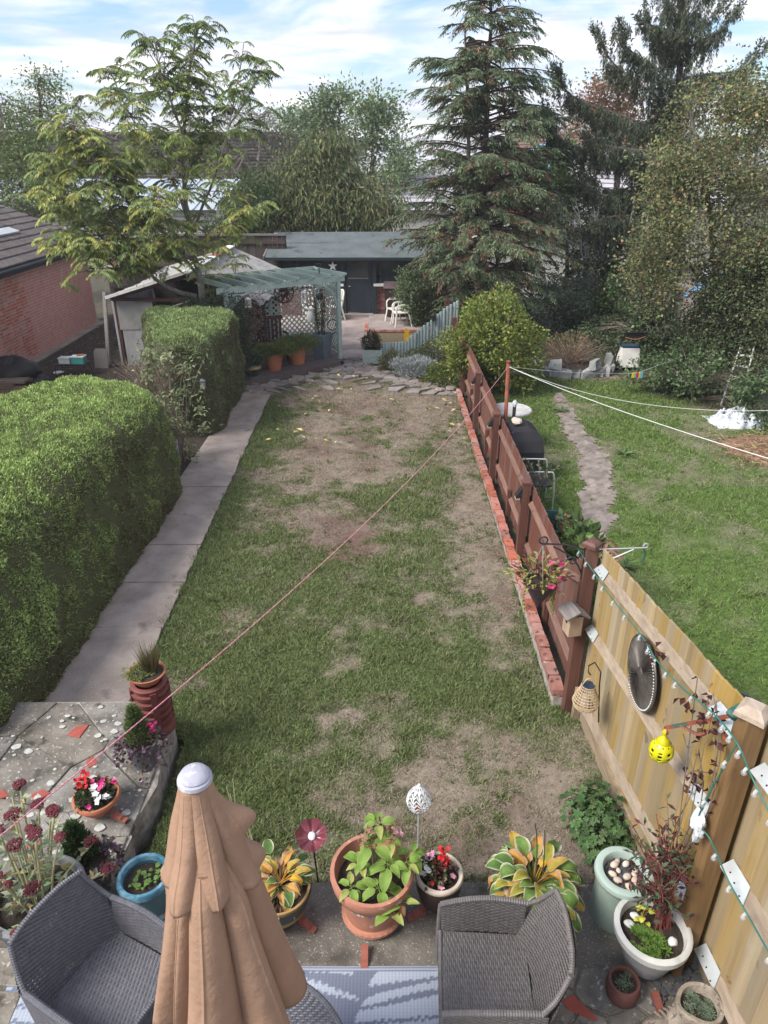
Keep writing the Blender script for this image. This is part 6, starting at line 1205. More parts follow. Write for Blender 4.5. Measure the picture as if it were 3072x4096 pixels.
# brown pot with begonias
gpot('cream_rim_pot', 'dark brown pot with pale cream rim holding red begonias', 'pot', (.355, 3.05, PZ+.045), [(.0001, 0), (.09, 0), (.12, .04), (.145, .14), (.15, .24), (.13, .24), (.12, .15)], 'brown_glaze', [(.149, .235), (.157, .245), (.157, .265), (.15, .272), (.132, .272), (.126, .255), (.124, .2)], 'cream_rim', .127, .215)
bg_ = thing('begonias', 'red, white and pink begonias in the cream-rimmed brown pot', 'flowers', (.355, 3.05, PZ+.26)); bushy(bg_, (-.02, 0, .06), (.10, .09, .09), 320, .035, .028, [(.10, .05, .04), (.13, .17, .06), (.075, .05, .04), (.2, .25, .1)], (3, 2, 2, 1), .4)
for k in range(26):
    x, z = random.uniform(-.005, .07), random.uniform(.08, .23); flower(bg_, (x, random.uniform(-.01, .06), z), 'petal_red', .016)
for k in range(16): flower(bg_, (random.uniform(-.12, -.05), random.uniform(-.06, .06), random.uniform(.05, .14)), 'petal_white', .019)
for k in range(10): flower(bg_, (random.uniform(-.09, -.03), random.uniform(.02, .08), random.uniform(.12, .18)), 'petal_pale', .017)
for x, y, z in ((.0, -.085, .03), (.01, -.09, .04), (.085, -.04, .07), (.08, -.05, .08), (.03, -.06, .06)): flower(bg_, (x, y, z), 'petal_pale', .024)
for x, y, z in ((-.05, -.08, .06), (-.045, -.085, .05), (.04, -.09, .0)): flower(bg_, (x, y, z), 'petal_red', .016)
m_ = MB()
for k in range(12): m_.tube(bez((random.uniform(-.04, .04), random.uniform(-.03, .03), -.04), (random.uniform(-.03, .06), .01, .1), (random.uniform(-.06, .06), random.uniform(-.03, .05), random.uniform(.1, .2)), 5), .004, 4, False)
m_.build('stems', 'red_stem', bg_)
# right hosta
gpot('green_hosta_pot', 'dark green tiled glaze pot under the large right hosta', 'pot', (.95, 2.96, PZ+.04), [(.0001, 0), (.10, 0), (.15, .06), (.185, .16), (.19, .24), (.17, .24), (.16, .18)], 'green_glaze', [(.188, .23), (.196, .24), (.194, .258), (.172, .258), (.165, .22)], 'cream_rim', .168, .215)
hosta('large variegated hosta with yellowing edges behind the right chair', (.95, 2.97, PZ+.26), 170, (6, 3, 1.6), 1.02)
m_ = MB(); m_.tube(bez((0, 0, 0), (.02, .05, .3), (-.02, .08, .5), 8), .004, 5); m_.tube(bez((.05, 0, 0), (.06, .05, .25), (.05, .1, .42), 8), .004, 5); q = thing('hosta_flower_stalks', 'two dark bare flower stalks in the right hosta', 'stalks', (.95, 2.97, PZ+.26)); m_.build('stalks', 'bark', q)
# sage pot with pebbles
gpot('sage_pot', 'tall sage green glazed pot filled with pebbles by the fence', 'pot', (1.52, 3.0, PZ), [(.0001, 0), (.17, 0), (.172, .02), (.158, .34), (.15, .34), (.13, .3)], 'sage_glaze', [(.158, .33), (.178, .345), (.186, .37), (.180, .395), (.160, .405), (.136, .40), (.126, .38), (.122, .30)], 'sage_rim', .124, .345, 'slate_chip')
pgm = MB()
for k in range(150): a, r_ = random.random()*6.3, .118*math.sqrt(random.random()); pgm.lump((r_*math.cos(a), r_*math.sin(a), .352+random.random()*.008), (random.uniform(.006, .012), random.uniform(.006, .011), .006), 6, 4, .1)
q = tag(pgm.build('pebble_gravel', 'slate_chip', loc=(1.52, 3.0, PZ)), 'small mixed gravel filling the sage green pot', 'gravel', kind='stuff')
pbl = [('pale pebble at the back of the sage pot', -.045, .06, .027), ('largest pink pebble at the front of the sage pot', .05, -.06, .03), ('round buff pebble in the middle of the sage pot', .01, -.025, .026), ('pale pebble at the left rim of the sage pot', -.075, -.005, .024), ('long grey pebble below the left rim of the sage pot', -.055, -.05, .026), ('small pale pebble at the back right of the sage pot', .03, .065, .024), ('white pebble at the front edge of the sage pot', .0, -.09, .024), ('small brown pebble at the right of the sage pot', .075, .02, .018), ('grey pebble at the back left of the sage pot', -.02, .085, .02), ('small buff pebble left of centre in the sage pot', -.03, .02, .018), ('small pale pebble right of centre in the sage pot', .06, -.01, .018)]
for lb, x, y, s in pbl: q = thing('pebble', lb, 'pebble', (1.52+x, 3.0+y, PZ+.36), random.random()*6, 'pebbles in the sage pot'); MB().lump((0, 0, s*.5), (s*1.15, s*.85, s*.62), 12, 8, .06, int(s*1e4)).build('stone', 'pebble', q, smooth=True)
# white pot
gpot('white_pot', 'large white stone pot with green houseleeks and a wispy shrub', 'pot', (1.585, 2.65, PZ+.045), [(.0001, 0), (.11, 0), (.125, .02), (.195, .25), (.205, .26), (.218, .27), (.222, .315), (.21, .325), (.19, .325), (.182, .28), (.15, .15)], 'white_pot', None, None, .187, .265)
def rosette(par, loc, r, cols, n=34, name='rosette', mat='foliage'):
    f = Fol(); k = np.arange(n); a = k*2.39996; t = (k+1)/n; D = np.stack([np.cos(a)*(.35+t), np.sin(a)*(.35+t), 1.25-1.1*t], 1); f.leaf(np.tile([0, 0, .0], (n, 1))+D*.12*r, D, r*(.55+.5*t), r*.28, pal(n, cols, None, .12), .25, tipc=np.array(cols[0])*1.5); o = f.build(name, mat, par); o.location = loc; return o
sv = thing('houseleeks', 'mound of green houseleek rosettes in the white stone pot', 'plant', (1.56, 2.62, PZ+.31)); SV = [(.13, .22, .045), (.09, .17, .035), (.18, .27, .07)]
for k in range(60): a, r_ = random.random()*6.3, .105*math.sqrt(random.random()); rosette(sv, (r_*math.cos(a)-.02, r_*math.sin(a)-.045, .05*(1-(r_/.11)**2)+.005), random.uniform(.018, .03) if random.random() < .7 else .04, SV, 30)
for k, (x, y, s) in enumerate(((-.12, .05, .026), (-.07, .10, .024), (.10, -.06, .028))): q = thing('white_shell', ('round white shell at the left of the white pot', 'spiral white shell at the back of the white pot', 'scallop shell at the right of the white pot')[k], 'shell', (1.585+x, 2.65+y, PZ+.31), group='shells in the white pot'); MB().lump((0, 0, s*.5), (s*1.1, s, s*.7), 14, 9, .18, k+31).build('shell', 'shell', q)
nd = thing('nandina', 'wispy shrub with sparse purple and green leaves in the white pot', 'shrub', (1.66, 2.70, PZ+.31)); m_ = MB(); f = Fol()
for k in range(20):
    a = random.random()*6.3; h = random.uniform(.28, .72); e = Vector((.04+random.uniform(-.30, .12), random.uniform(-.08, .25), h)); pts = bez((random.uniform(-.05, .05), random.uniform(-.05, .05), -.03), (e.x*.2, e.y*.3, h*.6), e, 8); m_.tube(pts, [.006-.0005*i_ for i_ in range(8)], 5, False)
    for j in range(9):
        b0 = pts[random.randint(3, 7)]; ee = b0+Vector((random.uniform(-.12, .1), random.uniform(-.1, .1), random.uniform(-.03, .08))); m_.tube([b0, b0.lerp(ee, .5)+Vector((0, 0, .01)), ee], .0018, 3, False); P = np.array([ee, b0.lerp(ee, .6), b0.lerp(ee, .8)])
        f.leaf(P, rng.normal(size=(3, 3)), .045+.02*rng.random(3), .02, pal(3, [(.075, .035, .035), (.06, .10, .05), (.11, .045, .04), (.09, .14, .075)], None, .2), .2)
m_.build('stems', 'red_stem', nd); o = f.build('foliage', 'foliage', nd); o['kind'] = 'stuff'
yl = thing('yellow_leaf_sprig', 'small yellow-leaved sprig in the white pot', 'plant', (1.55, 2.72, PZ+.31)); ym = leafmesh(.045, .035, ((.55, .55, .08), (.6, .58, .1), (.5, .5, .1)), 1.6, .05, .1, pet_r=.0015, nu=5, nv=5)
for k in range(8): link('leaf', ym, 'foliage', yl, (random.uniform(-.02, .02), random.uniform(-.02, .02), random.uniform(0, .06)), (0, 0, k*.9), [random.uniform(.8, 1.2)]*3)
# maroon pot, boot
gpot('maroon_pot', 'small round maroon pot with succulents beside the stone boot', 'pot', (1.39, 2.465, PZ), [(.0001, 0), (.065, 0), (.09, .05), (.098, .11), (.092, .155), (.088, .165), (.073, .165), (.070, .14), (.08, .1)], 'maroon_pot', None, None, .074, .13)
sc_ = thing('grey_succulents', 'grey-green succulent rosettes in the small maroon pot', 'plant', (1.39, 2.465, PZ+.14))
for k in range(9): rosette(sc_, (random.uniform(-.045, .045), random.uniform(-.045, .045), 0), random.uniform(.022, .034), [(.15, .19, .13), (.11, .15, .10)], 16)
bt = thing('stone_boot', 'weathered stone planter shaped like an old boot', 'planter', (1.73, 2.30, PZ+.01), R(8)); m = MB(); V = []; F = []; n = 28
rings = [(0, 0, 0, .13, .10), (0, 0, .03, .135, .105), (.0, 0, .10, .125, .10), (.015, 0, .17, .12, .105), (.02, 0, .215, .13, .115), (.02, 0, .23, .125, .11), (.02, 0, .225, .105, .092), (.015, 0, .17, .09, .08)]
for (cx_, cy_, z, a, b) in rings:
    for j in range(n): t = 2*math.pi*j/n; V.append((cx_+a*math.cos(t)*(1+.05*math.sin(3*t+z*20)), cy_+b*math.sin(t)*(1+.05*math.cos(2*t+z*9)), z+.010*math.sin(2*t)))
F = [(i*n+j, i*n+(j+1) % n, (i+1)*n+(j+1) % n, (i+1)*n+j) for i in range(len(rings)-1) for j in range(n)]; m.add(V, F).build('boot_shaft', 'stone_boot', bt, smooth=True)
MB().lump((-.17, -.02, .055), (.13, .085, .07), 18, 12, .10, 2, flat=-.75).build('boot_toe', 'stone_boot', bt, smooth=True); MB().lump((-.08, -.01, .085), (.09, .08, .085), 16, 10, .12, 5, flat=-.9).build('boot_tongue', 'stone_boot', bt, smooth=True)
for k in range(6): MB().tube(bez((-.19+k*.025, -.07, .085+.012*k), (-.17+k*.025, -.0, .135+.014*k), (-.19+k*.025, .06, .085+.012*k), 7), .007, 5).build('lace', 'stone_boot', bt)
MB().disc((.018, 0, .185), .1, 20).build('soil', 'soil', bt); bs_ = thing('boot_houseleek', 'dense grey-green houseleek growing in the stone boot', 'plant', (1.74, 2.30, PZ+.195))
for k in range(26): a, r_ = random.random()*6.3, .07*math.sqrt(random.random()); rosette(bs_, (r_*math.cos(a), r_*math.sin(a), .025*(1-(r_/.075)**2)), random.uniform(.02, .034), [(.15, .19, .13), (.10, .15, .08), (.19, .23, .17)], 34)
q = thing('grey_cobble', 'round grey cobble on the patio beside the right chair', 'stone', (1.11, 2.14, PZ+.01)); MB().lump((0, 0, .03), (.055, .05, .035), 12, 8, .08, 4).build('stone', 'stone_grey', q)
# sedum pot
gpot('slate_pot', 'large dark grey mottled pot behind the left wicker chair', 'pot', (-2.12, 2.84, PZ), [(.0001, 0), (.19, 0), (.22, .1), (.265, .36), (.25, .40), (.24, .3)], 'slate_pot', [(.262, .345), (.276, .36), (.282, .395), (.270, .41), (.245, .41), (.235, .38), (.225, .3)], 'slate_rim', .235, .355)
sd_ = thing('sedum_plant', 'tall sedum with flat maroon flower heads in the dark grey pot', 'plant', (-2.12, 2.84, PZ+.36))
SL = [(.27, .33, .20), (.21, .27, .16), (.34, .37, .25), (.40, .34, .16)]
for k in range(24):
    a = k*2.4; r_ = .05+.15*math.sqrt(k/24.); lean = .55+.5*(k/24.); h = random.uniform(.22, .62) if k > 6 else random.uniform(.5, .72)
    b0 = Vector((r_*.6*math.cos(a), r_*.6*math.sin(a), 0)); e = Vector((r_*1.9*lean*math.cos(a), r_*1.9*lean*math.sin(a)+.05, h)); 
    if k > 15: h = e.z = random.uniform(.08, .25); e.x *= 1.15; e.y *= 1.15
    pts = bez(b0, b0.lerp(e, .4)+Vector((0, 0, h*.25)), e, 9); s_ = MB().tube(pts, .0065, 6, False).build('stalk', 'sedum_stem', sd_)
    nl = 14; idx = rng.integers(1, 9, nl); P = np.array([pts[i_] for i_ in idx])+rng.normal(size=(nl, 3))*.004; aa = rng.random(nl)*6.3; D = np.stack([np.cos(aa), np.sin(aa), .35+.2*rng.random(nl)], 1); f = Fol(); f.leaf(P, D, .05+.03*rng.random(nl), .026+.012*rng.random(nl), pal(nl, SL, None, .15), .18, .12); f.build('leaves', 'foliage', s_)
    if k % 5 != 4:
        R_ = random.uniform(.03, .056); fh = MB()
        for q_ in range(70):
            t, u = random.random()*6.3, math.sqrt(random.random()); fh.lump((e.x+R_*u*math.cos(t), e.y+R_*u*math.sin(t), e.z+.03+.014*(1-u*u)+random.uniform(-.004, .004)), (.0075, .0075, .007), 5, 4, .1)
        for q_ in range(9): t = q_*.7; fh.tube([e, e+Vector((R_*.7*math.cos(t), R_*.7*math.sin(t), .026))], .0022, 3, False)
        fh.build('flower_head', 'bloom_maroon', s_)
# zinc pots
def zinc_pot(label, loc, s=1.): return pot('zinc_bucket', label, 'planter', loc, [(.0001, 0), (.095*s, 0), (.098*s, .01), (.118*s, .17*s), (.121*s, .175*s), (.121*s, .185*s), (.124*s, .2*s), (.124*s, .23*s), (.128*s, .235*s), (.126*s, .245*s), (.112*s, .24*s), (.105*s, .15*s)], 'zinc', None, None, .11*s, .215*s, group='zinc bucket planters')
PUR = [(.13, .075, .11), (.085, .05, .075), (.19, .12, .16), (.11, .10, .08)]
def heuchera(label, loc, n=200, fall=.22):
    p = thing('trailing_ajuga', label, 'plant', loc, 0, 'purple trailing plants'); f = Fol(); m_ = MB()
    for k in range(18):
        a = random.random()*6.3; e = Vector((.19*math.cos(a)*random.uniform(.8, 1.2), .19*math.sin(a)*random.uniform(.8, 1.2), -random.uniform(.0, fall))); pts = bez((.06*math.cos(a), .06*math.sin(a), .0), (.15*math.cos(a), .15*math.sin(a), .09), e, 7); m_.tube(pts, .0022, 4, False); P = np.array([p_ for p_ in pts[1:] for _ in range(3)])+rng.normal(size=(18, 3))*.012; f.leaf(P, rng.normal(size=(18, 3))+np.array([math.cos(a), math.sin(a), .3]), .035+.02*rng.random(18), .024+.012*rng.random(18), pal(18, PUR, None, .2), .15, .1)
    m_.build('stems', 'red_stem', p); o = f.build('foliage', 'foliage', p); o['kind'] = 'stuff'; return p
def mini_conifer(label, loc, h, r, cols):
    p = thing('dwarf_conifer', label, 'conifer', loc, 0, 'dwarf potted conifers'); n = 3200; t = rng.random(n)**.8; a = rng.random(n)*6.28; rr = r*(1-t)**.7*(.35+.65*rng.random(n)**.5)*(1+.25*np.sin(a*3)); P = np.stack([rr*np.cos(a), rr*np.sin(a), h*t*(.95+.05*rng.random(n))], 1); D = np.stack([np.cos(a)*.6, np.sin(a)*.6, np.ones(n)*.9], 1)+rng.normal(size=(n, 3))*.25
    f = Fol(); C = pal(n, cols, None, .2); f.leaf(P, D, .03+.03*rng.random(n), .011, C, .1, tipc=C*1.3); o = f.build('foliage', 'needle', p); o['kind'] = 'stuff'; MB().tube([(0, 0, -.03), (0, 0, h*.8)], [.012, .004], 6).build('trunk', 'bark', p); return p
zinc_pot('zinc bucket planter on the terrace edge below the chimney pot', (-1.94, 4.26, PZ+.01)); mini_conifer('dwarf conifer in the bucket below the chimney pot', (-1.97, 4.28, PZ+.22), .36, .10, [(.15, .20, .075), (.11, .155, .055), (.20, .24, .10)]); heuchera('purple trailing leaves around the bucket below the chimney pot', (-1.94, 4.26, PZ+.23))
bg2 = thing('pink_begonia', 'pink begonia flowers beside the dwarf conifer in the bucket', 'flowers', (-1.87, 4.28, PZ+.23)); bushy(bg2, (.0, 0, .07), (.05, .05, .07), 60, .03, .024, [(.14, .17, .06), (.2, .08, .07)])
for k in range(16): flower(bg2, (random.uniform(-.01, .05), random.uniform(-.01, .05), random.uniform(.08, .19)), 'petal_pink', .018)
zinc_pot('zinc bucket planter between the sedum and the flower bowl', (-1.95, 3.16, PZ+.005), 1.08); mini_conifer('darker dwarf conifer between the sedum and the flower bowl', (-2.02, 3.20, PZ+.23), .34, .11, [(.07, .12, .045), (.05, .09, .035), (.10, .15, .06)]); heuchera('purple trailing leaves spilling from the bucket near the sedum', (-1.92, 3.16, PZ+.25), 200, .25)
# flower bowl
gpot('terracotta_bowl', 'low terracotta bowl of red, pink and white flowers on the terrace', 'bowl', (-2.15, 3.80, PZ+.035), [(.0001, 0), (.10, 0), (.135, .05), (.165, .10), (.172, .105), (.172, .125), (.165, .135), (.152, .135), (.148, .12), (.12, .06)], 'terracotta_clean', None, None, .15, .108)
fb = thing('bowl_flowers', 'red, pink and white bedding flowers in the terracotta bowl', 'flowers', (-2.15, 3.80, PZ+.14)); bushy(fb, (-.01, 0, .03), (.14, .13, .06), 420, .04, .032, [(.06, .085, .04), (.10, .055, .045), (.13, .17, .07), (.045, .06, .03)], None, .4)
for k in range(24): flower(fb, (random.uniform(-.15, -.05), random.uniform(.0, .12), random.uniform(.06, .15)), 'petal_red', .021)
for k in range(20): flower(fb, (random.uniform(-.04, .05), random.uniform(-.02, .1), random.uniform(.05, .11)), 'petal_pink', .021)
for x, y, z in ((.02, -.05, .08), (.05, -.09, .06), (.03, -.06, .10), (.06, -.08, .08), (.11, -.05, .06), (.10, -.06, .075), (-.01, -.02, .10), (.0, .0, .11), (.04, .01, .09)): flower(fb, (x, y, z), 'petal_white', .03)
for x, y, z in ((.10, .09, .07), (.11, .10, .06), (-.02, -.11, .05), (.0, -.12, .04)): flower(fb, (x, y, z), 'petal_pink', .026)
foot((-1.98, 3.72, PZ+.01), R(160), 'terracotta pot foot at the right of the flower bowl')
# chimney pot with bowl
cy = thing('chimney_pot', 'maroon louvred clay chimney pot standing on the terrace corner', 'chimney pot', (-1.97, 4.68, PZ+.01))
prof = [(.0001, 0), (.165, 0), (.168, .03), (.150, .06)]
for k in range(5): z = .08+k*.075; prof += [(.142, z), (.158, z+.045), (.160, z+.055), (.130, z+.06)]
prof += [(.142, .46), (.15, .49), (.13, .50), (.11, .50), (.105, .3)]
MB().lathe(prof, n=36).build('body', 'maroon_clay', cy, smooth=True)
for k in range(4): a = .5+k*math.pi/2; MB().box((.150*math.cos(a), .150*math.sin(a), .27), (.02, .05, .40), rz=a).build('strut', 'maroon_clay', cy)
gpot('reed_bowl', 'shallow terracotta bowl resting on top of the chimney pot', 'bowl', (-1.97, 4.68, PZ+.515), [(.0001, 0), (.09, 0), (.13, .05), (.152, .085), (.155, .095), (.142, .095), (.12, .06)], 'terracotta_clean', None, None, .14, .08)
rd = thing('reed_grass', 'upright tuft of brown-green reeds in the chimney pot bowl', 'plant', (-1.93, 4.70, PZ+.595)); n = 260; a = rng.random(n)*6.28; r_ = .05*np.sqrt(rng.random(n)); P = np.stack([r_*np.cos(a), r_*np.sin(a), np.zeros(n)], 1); D = np.stack([np.cos(a)*r_*5-.05, np.sin(a)*r_*5, np.ones(n)], 1)+rng.normal(size=(n, 3))*.06; f = Fol(); C = pal(n, [(.12, .14, .05), (.20, .17, .08), (.09, .10, .045), (.24, .17, .10)]); f.blade(P, D, .18+.14*rng.random(n), .007, C); o = f.build('blades', 'foliage', rd); o['kind'] = 'stuff'
sp2 = thing('creeping_stonecrop', 'lime green creeping stonecrop filling the chimney pot bowl', 'plant', (-2.0, 4.66, PZ+.60)); bushy(sp2, (-.03, 0, .012), (.135, .12, .028), 1500, .016, .010, [(.22, .27, .08), (.17, .22, .06), (.28, .31, .11)], None, .6)
# pot feet
for loc, rz, lb in (((-.12, 2.70, PZ), R(90), 'terracotta pot foot in front of the mosaic pot'), ((.22, 2.97, PZ), R(20), 'terracotta pot foot left of the cream-rimmed pot'), ((.47, 2.95, PZ), R(140), 'terracotta pot foot right of the cream-rimmed pot'), ((-1.38, 2.95, PZ), R(160), 'terracotta pot foot right of the blue pot'), ((-.50, 2.90, PZ), R(150), 'terracotta pot foot right of the ochre pot'), ((.80, 2.86, PZ), R(50), 'terracotta pot foot left of the dark green hosta pot'), ((1.59, 2.42, PZ), R(95), 'terracotta pot foot in front of the white pot'), ((-.02, 2.99, PZ-.01), R(10), 'terracotta pot foot under the mosaic pot')): foot(loc, rz, lb)
# garden stakes
fs = thing('glass_flower_stake', 'dark red glass flower on a thin black stake', 'garden stake', (-.46, 3.30, .15)); MB().tube([(0, 0, 0), (-.01, -.1, .64)], .006, 6).build('stake', 'black_metal', fs); m = MB(); V = []; n = 48
for r_, z in ((.0001, .0), (.035, .006), (.065, .022), (.092, .05)):
    for j in range(n): t = 2*math.pi*j/n; w_ = 1+.13*abs(math.sin(3.5*t))*(r_/.09) if True else 1; V.append((r_*w_*math.cos(t), r_*w_*math.sin(t), z+.012*math.sin(7*t)*(r_/.09)))
F = [(i*n+j, i*n+(j+1) % n, (i+1)*n+(j+1) % n, (i+1)*n+j) for i in range(3) for j in range(n)]; o = m.add(V, F).build('flower_dish', 'red_glass', fs, smooth=True, loc=(-.01, -.1, .64), rot=(R(28), 0, 0)); MB().lump((0, 0, .012), (.026, .026, .012), 12, 7, .1, 3).build('centre', 'white_metal', o)
ws = thing('tulip_stake', 'white pierced metal tulip bud on a tall rod beyond the begonias', 'garden stake', (.235, 3.42, .13)); MB().tube([(.01, 0, 0), (0, -.01, .64)], .006, 6).build('rod', 'white_metal', ws); m = MB(); pr = lambda t: .003+.078*math.sin(math.pi*t**.8)**.85 if t < 1 else .003
H_ = .235
for k in range(9):
    a0 = 2*math.pi*k/9
    pts = [(pr(t)*math.cos(a0+.18*math.sin(6*t)), pr(t)*math.sin(a0+.18*math.sin(6*t)), .64+H_*t) for t in np.linspace(.04, 1, 16)]; m.tube(pts, .0045, 4, False)
    for j in range(7):
        t0 = .12+j*.11
        for s in (-1, 1): t1 = t0+.12; m.tube([(pr(t)*math.cos(a0+s*.36*(t-t0)/.12+.18*math.sin(6*t)), pr(t)*math.sin(a0+s*.36*(t-t0)/.12+.18*math.sin(6*t)), .64+H_*t) for t in np.linspace(t0, min(.97, t1), 4)], .0036, 4, False)
m.build('pierced_bud', 'white_metal', ws); MB().lump((0, 0, .64+H_+.008), (.011, .011, .011), 10, 7, 0).build('finial', 'white_metal', ws); MB().lathe([(.0001, .0), (.03, .005), (.04, .02), (.03, .022), (.0001, .02)], (0, 0, .635), 16).build('cup', 'rust_red', ws)

# ================================================================== ON THE FENCE
bkt = thing('basket_bracket', 'black scrolled iron hanging bracket on the corner post', 'bracket', (1.71, 5.25, 1.72)); tipb = Vector((-.36, .02, .10)); m = MB(); m.tube([(0, 0, .05), tipb*.5+Vector((0, 0, .05)), tipb], .009, 5); m.tube(bez((0, 0, -.2), (-.05, 0, -.02), tipb*.75, 8), .008, 5); m.tube([tipb+Vector((-.035*math.sin(a), 0, .035*(1-math.cos(a)))) for a in np.linspace(0, 5.5, 12)], .008, 5); m.tube([(.0, 0, .1), (0, 0, -.24)], .01, 5); m.tube([(-.1-.05*math.cos(a)*(1-a/9), 0, -.06+.05*math.sin(a)*(1-a/9)) for a in np.linspace(0, 7, 18)], .007, 5); m.build('scrollwork', 'black_metal', bkt)
bs0 = Vector((1.36, 5.27, 1.44)); hb = thing('hanging_basket', 'cone-shaped brown woven hanging basket on the corner bracket', 'hanging basket', tuple(bs0)); cone = MB(); pr_ = []
for k in range(22): t = k/21; pr_.append((.135*t+.004+(.003 if k % 2 else 0), -.27+.27*t))
cone.lathe(pr_, n=26).build('cone', 'basket_cone', hb); MB().tube([(.137*math.cos(a), .137*math.sin(a), 0) for a in np.linspace(0, 2*math.pi, 24)], .009, 6).build('rim', 'basket_cone', hb); MB().disc((0, 0, -.02), .125, 20).build('soil', 'soil', hb)
tipw = Vector((1.71, 5.25, 1.72))+tipb
for k in range(3): a = k*2.1+.5; MB().tube([(.13*math.cos(a), .13*math.sin(a), 0), tipw-bs0-Vector((0, 0, .02))], .003, 4).build('chain', 'steel', hb)
bz = thing('busy_lizzies', 'bright pink flowers with bronze striped leaves in the hanging basket', 'flowers', tuple(bs0)); lm2 = [leafmesh(.06, .024, ((.30, .26, .06), (.10, .12, .035), (.12, .03, .03)), 1.0, .03, .2, pet_r=.0015, nu=5, nv=5), leafmesh(.05, .02, ((.13, .05, .04), (.16, .035, .03), (.08, .03, .025)), .6, .03, .2, pet_r=.0015, nu=5, nv=5), leafmesh(.055, .024, ((.34, .32, .10), (.16, .20, .06), (.09, .11, .04)), 1.4, .03, .2, pet_r=.0015, nu=5, nv=5)]
for k in range(190): P, d = ball(1, (0, 0, .07), (.21, .18, .11), .6); link('leaf', random.choice(lm2), 'foliage', bz, tuple(P[0]), (random.uniform(-.6, .4), random.uniform(-.4, .4), math.atan2(-P[0][0], P[0][1])+random.uniform(-.8, .8)), [random.uniform(.8, 1.4)]*3)
for x, y, z in ((.14, -.06, .10), (.16, -.05, .07), (.10, -.10, .09), (.05, -.13, .04), (.15, .02, .13), (.02, .06, .16), (-.02, .05, .17), (.08, .02, .15), (.12, -.09, .05), (.17, .0, .09), (.09, -.12, .02)): flower(bz, (x*1.2, y*1.2, z*1.2), 'petal_pink', .042)
tr = thing('trailing_jenny', 'yellow-green trailing stems hanging from the cone basket', 'plant', tuple(bs0)); m_ = MB(); f = Fol()
for k in range(13):
    a = random.choice((-.7, -.4, -.2, .1, .3, 3.3, -1.2, -1.5)); L_ = random.uniform(.15, .36) if a < 3 else .28; pts = [(.13*math.cos(a)+.01*math.sin(8*t), .13*math.sin(a)-.0*t, .02-L_*t) for t in np.linspace(0, 1, 9)]; m_.tube(pts, .002, 3, False); P = np.array([p_ for p_ in pts for _ in range(5)]); f.leaf(P, rng.normal(size=(len(P), 3)), .02, .018, pal(len(P), [(.36, .36, .09), (.27, .30, .07), (.42, .36, .12)]), .1)
m_.build('stems', 'sedum_stem', tr); o = f.build('foliage', 'foliage', tr); o['kind'] = 'stuff'
bhs = thing('birdhouse', 'small wooden birdhouse with grey pitched roof on the corner post', 'birdhouse', (1.655, 5.14, 1.10), R(12)); MB().box((0, 0, 0), (.12, .13, .20)).build('box', 'bird_wood', bhs); MB().beam((-.05, -.10, .135), (-.05, .10, .135), .14, .015, up=(-.5, 0, 1)).build('roof_panel', 'grey_wood', bhs); MB().beam((.055, -.10, .13), (.055, .10, .13), .12, .015, up=(.6, 0, 1)).build('roof_panel', 'grey_wood', bhs); MB().tube([(-.061, 0, .03), (-.064, 0, .03)], .018, 12).build('entrance', 'void', bhs)
# festoon on the yellow fence
sl_ = thing('string_lights', 'green cable of clear round bulbs strung along the yellow fence', 'string lights', (1.75, 4, 1.8))
pth = [(1.68, 5.339, 1.722), (1.74, 5.058, 1.674), (1.74, 4.579, 1.738), (1.74, 3.928, 1.86), (1.74, 3.638, 1.882), (1.74, 3.274, 1.976), (1.73, 2.846, 2.145), (1.7, 2.564, 2.228), (1.74, 2.443, 2.129), (1.78, 2.234, 2.036)]
pth2 = [(1.7, 2.564, 2.228), (1.72, 2.698, 1.72), (1.71, 2.708, 1.516), (1.74, 2.606, 1.497), (1.8, 2.454, 1.371), (1.8, 2.233, 1.4), (1.8, 1.935, 1.439)]
for P_, nb in ((pth, 19), (pth2, 8)):
    pts = spline(P_, 8); child(MB().tube(pts, .0045, 5, False), 'cable', 'cord_green', sl_)
    for k in range(nb): q_ = pts[int((k+.5)*(len(pts)-1)/nb)]; b_ = child(MB().lump(q_-Vector((.012, 0, .032)), (.0145, .0145, .0165), 12, 8, 0), 'bulb', 'glass_clear', sl_, smooth=True); child(MB().tube([q_-Vector((.004, 0, .0)), q_-Vector((.013, 0, .02))], .008, 6), 'socket', 'galv', sl_)
# sunburst disc
sd2 = thing('sunburst_plaque', 'large round dark metal sunburst plaque hung on the yellow fence', 'wall plaque', (1.80, 3.94, 1.53)); nb = 64; RR = .262
hubm = MB().lathe([(.0001, .02), (.04, .016), (.05, .0)], n=24); hubm.build('hub', 'iron_disc', sd2, rot=(0, R(-90), 0))
bl_ = MB()
for a in (-1, 1): bl_.add([(0, .03, -.0015), (0, RR, -.006), (0, RR, .006), (0, .03, .0015), (-.012, .03, 0), (-.016, RR*.6, 0), (-.006, RR, 0)], [(0, 4, 5, 6, 1), (3, 2, 6, 5, 4)]) if a == 1 else None
blm = bl_.mesh()
for k in range(nb): link('ray', blm, 'iron_disc', sd2, (0, 0, 0), (2*math.pi*k/nb, 0, 0), (1, 1, 1.75))
MB().tube([(.0, RR*math.cos(a), RR*math.sin(a)) for a in np.linspace(0, 2*math.pi, 65)], .009, 6).build('rim', 'iron_disc', sd2); MB().lathe([(RR, -.012), (.0001, -.012)], n=48).build('backing', 'wicker_dark', sd2, rot=(0, R(-90), 0))
for k in range(44): a = math.pi*.55+k*math.pi*1.15/44; MB().lump((-.012, (RR-.008)*math.cos(a), (RR-.008)*math.sin(a)), (.004, .006, .006), 6, 4, 0).build('shell_inlay', 'shell', sd2)
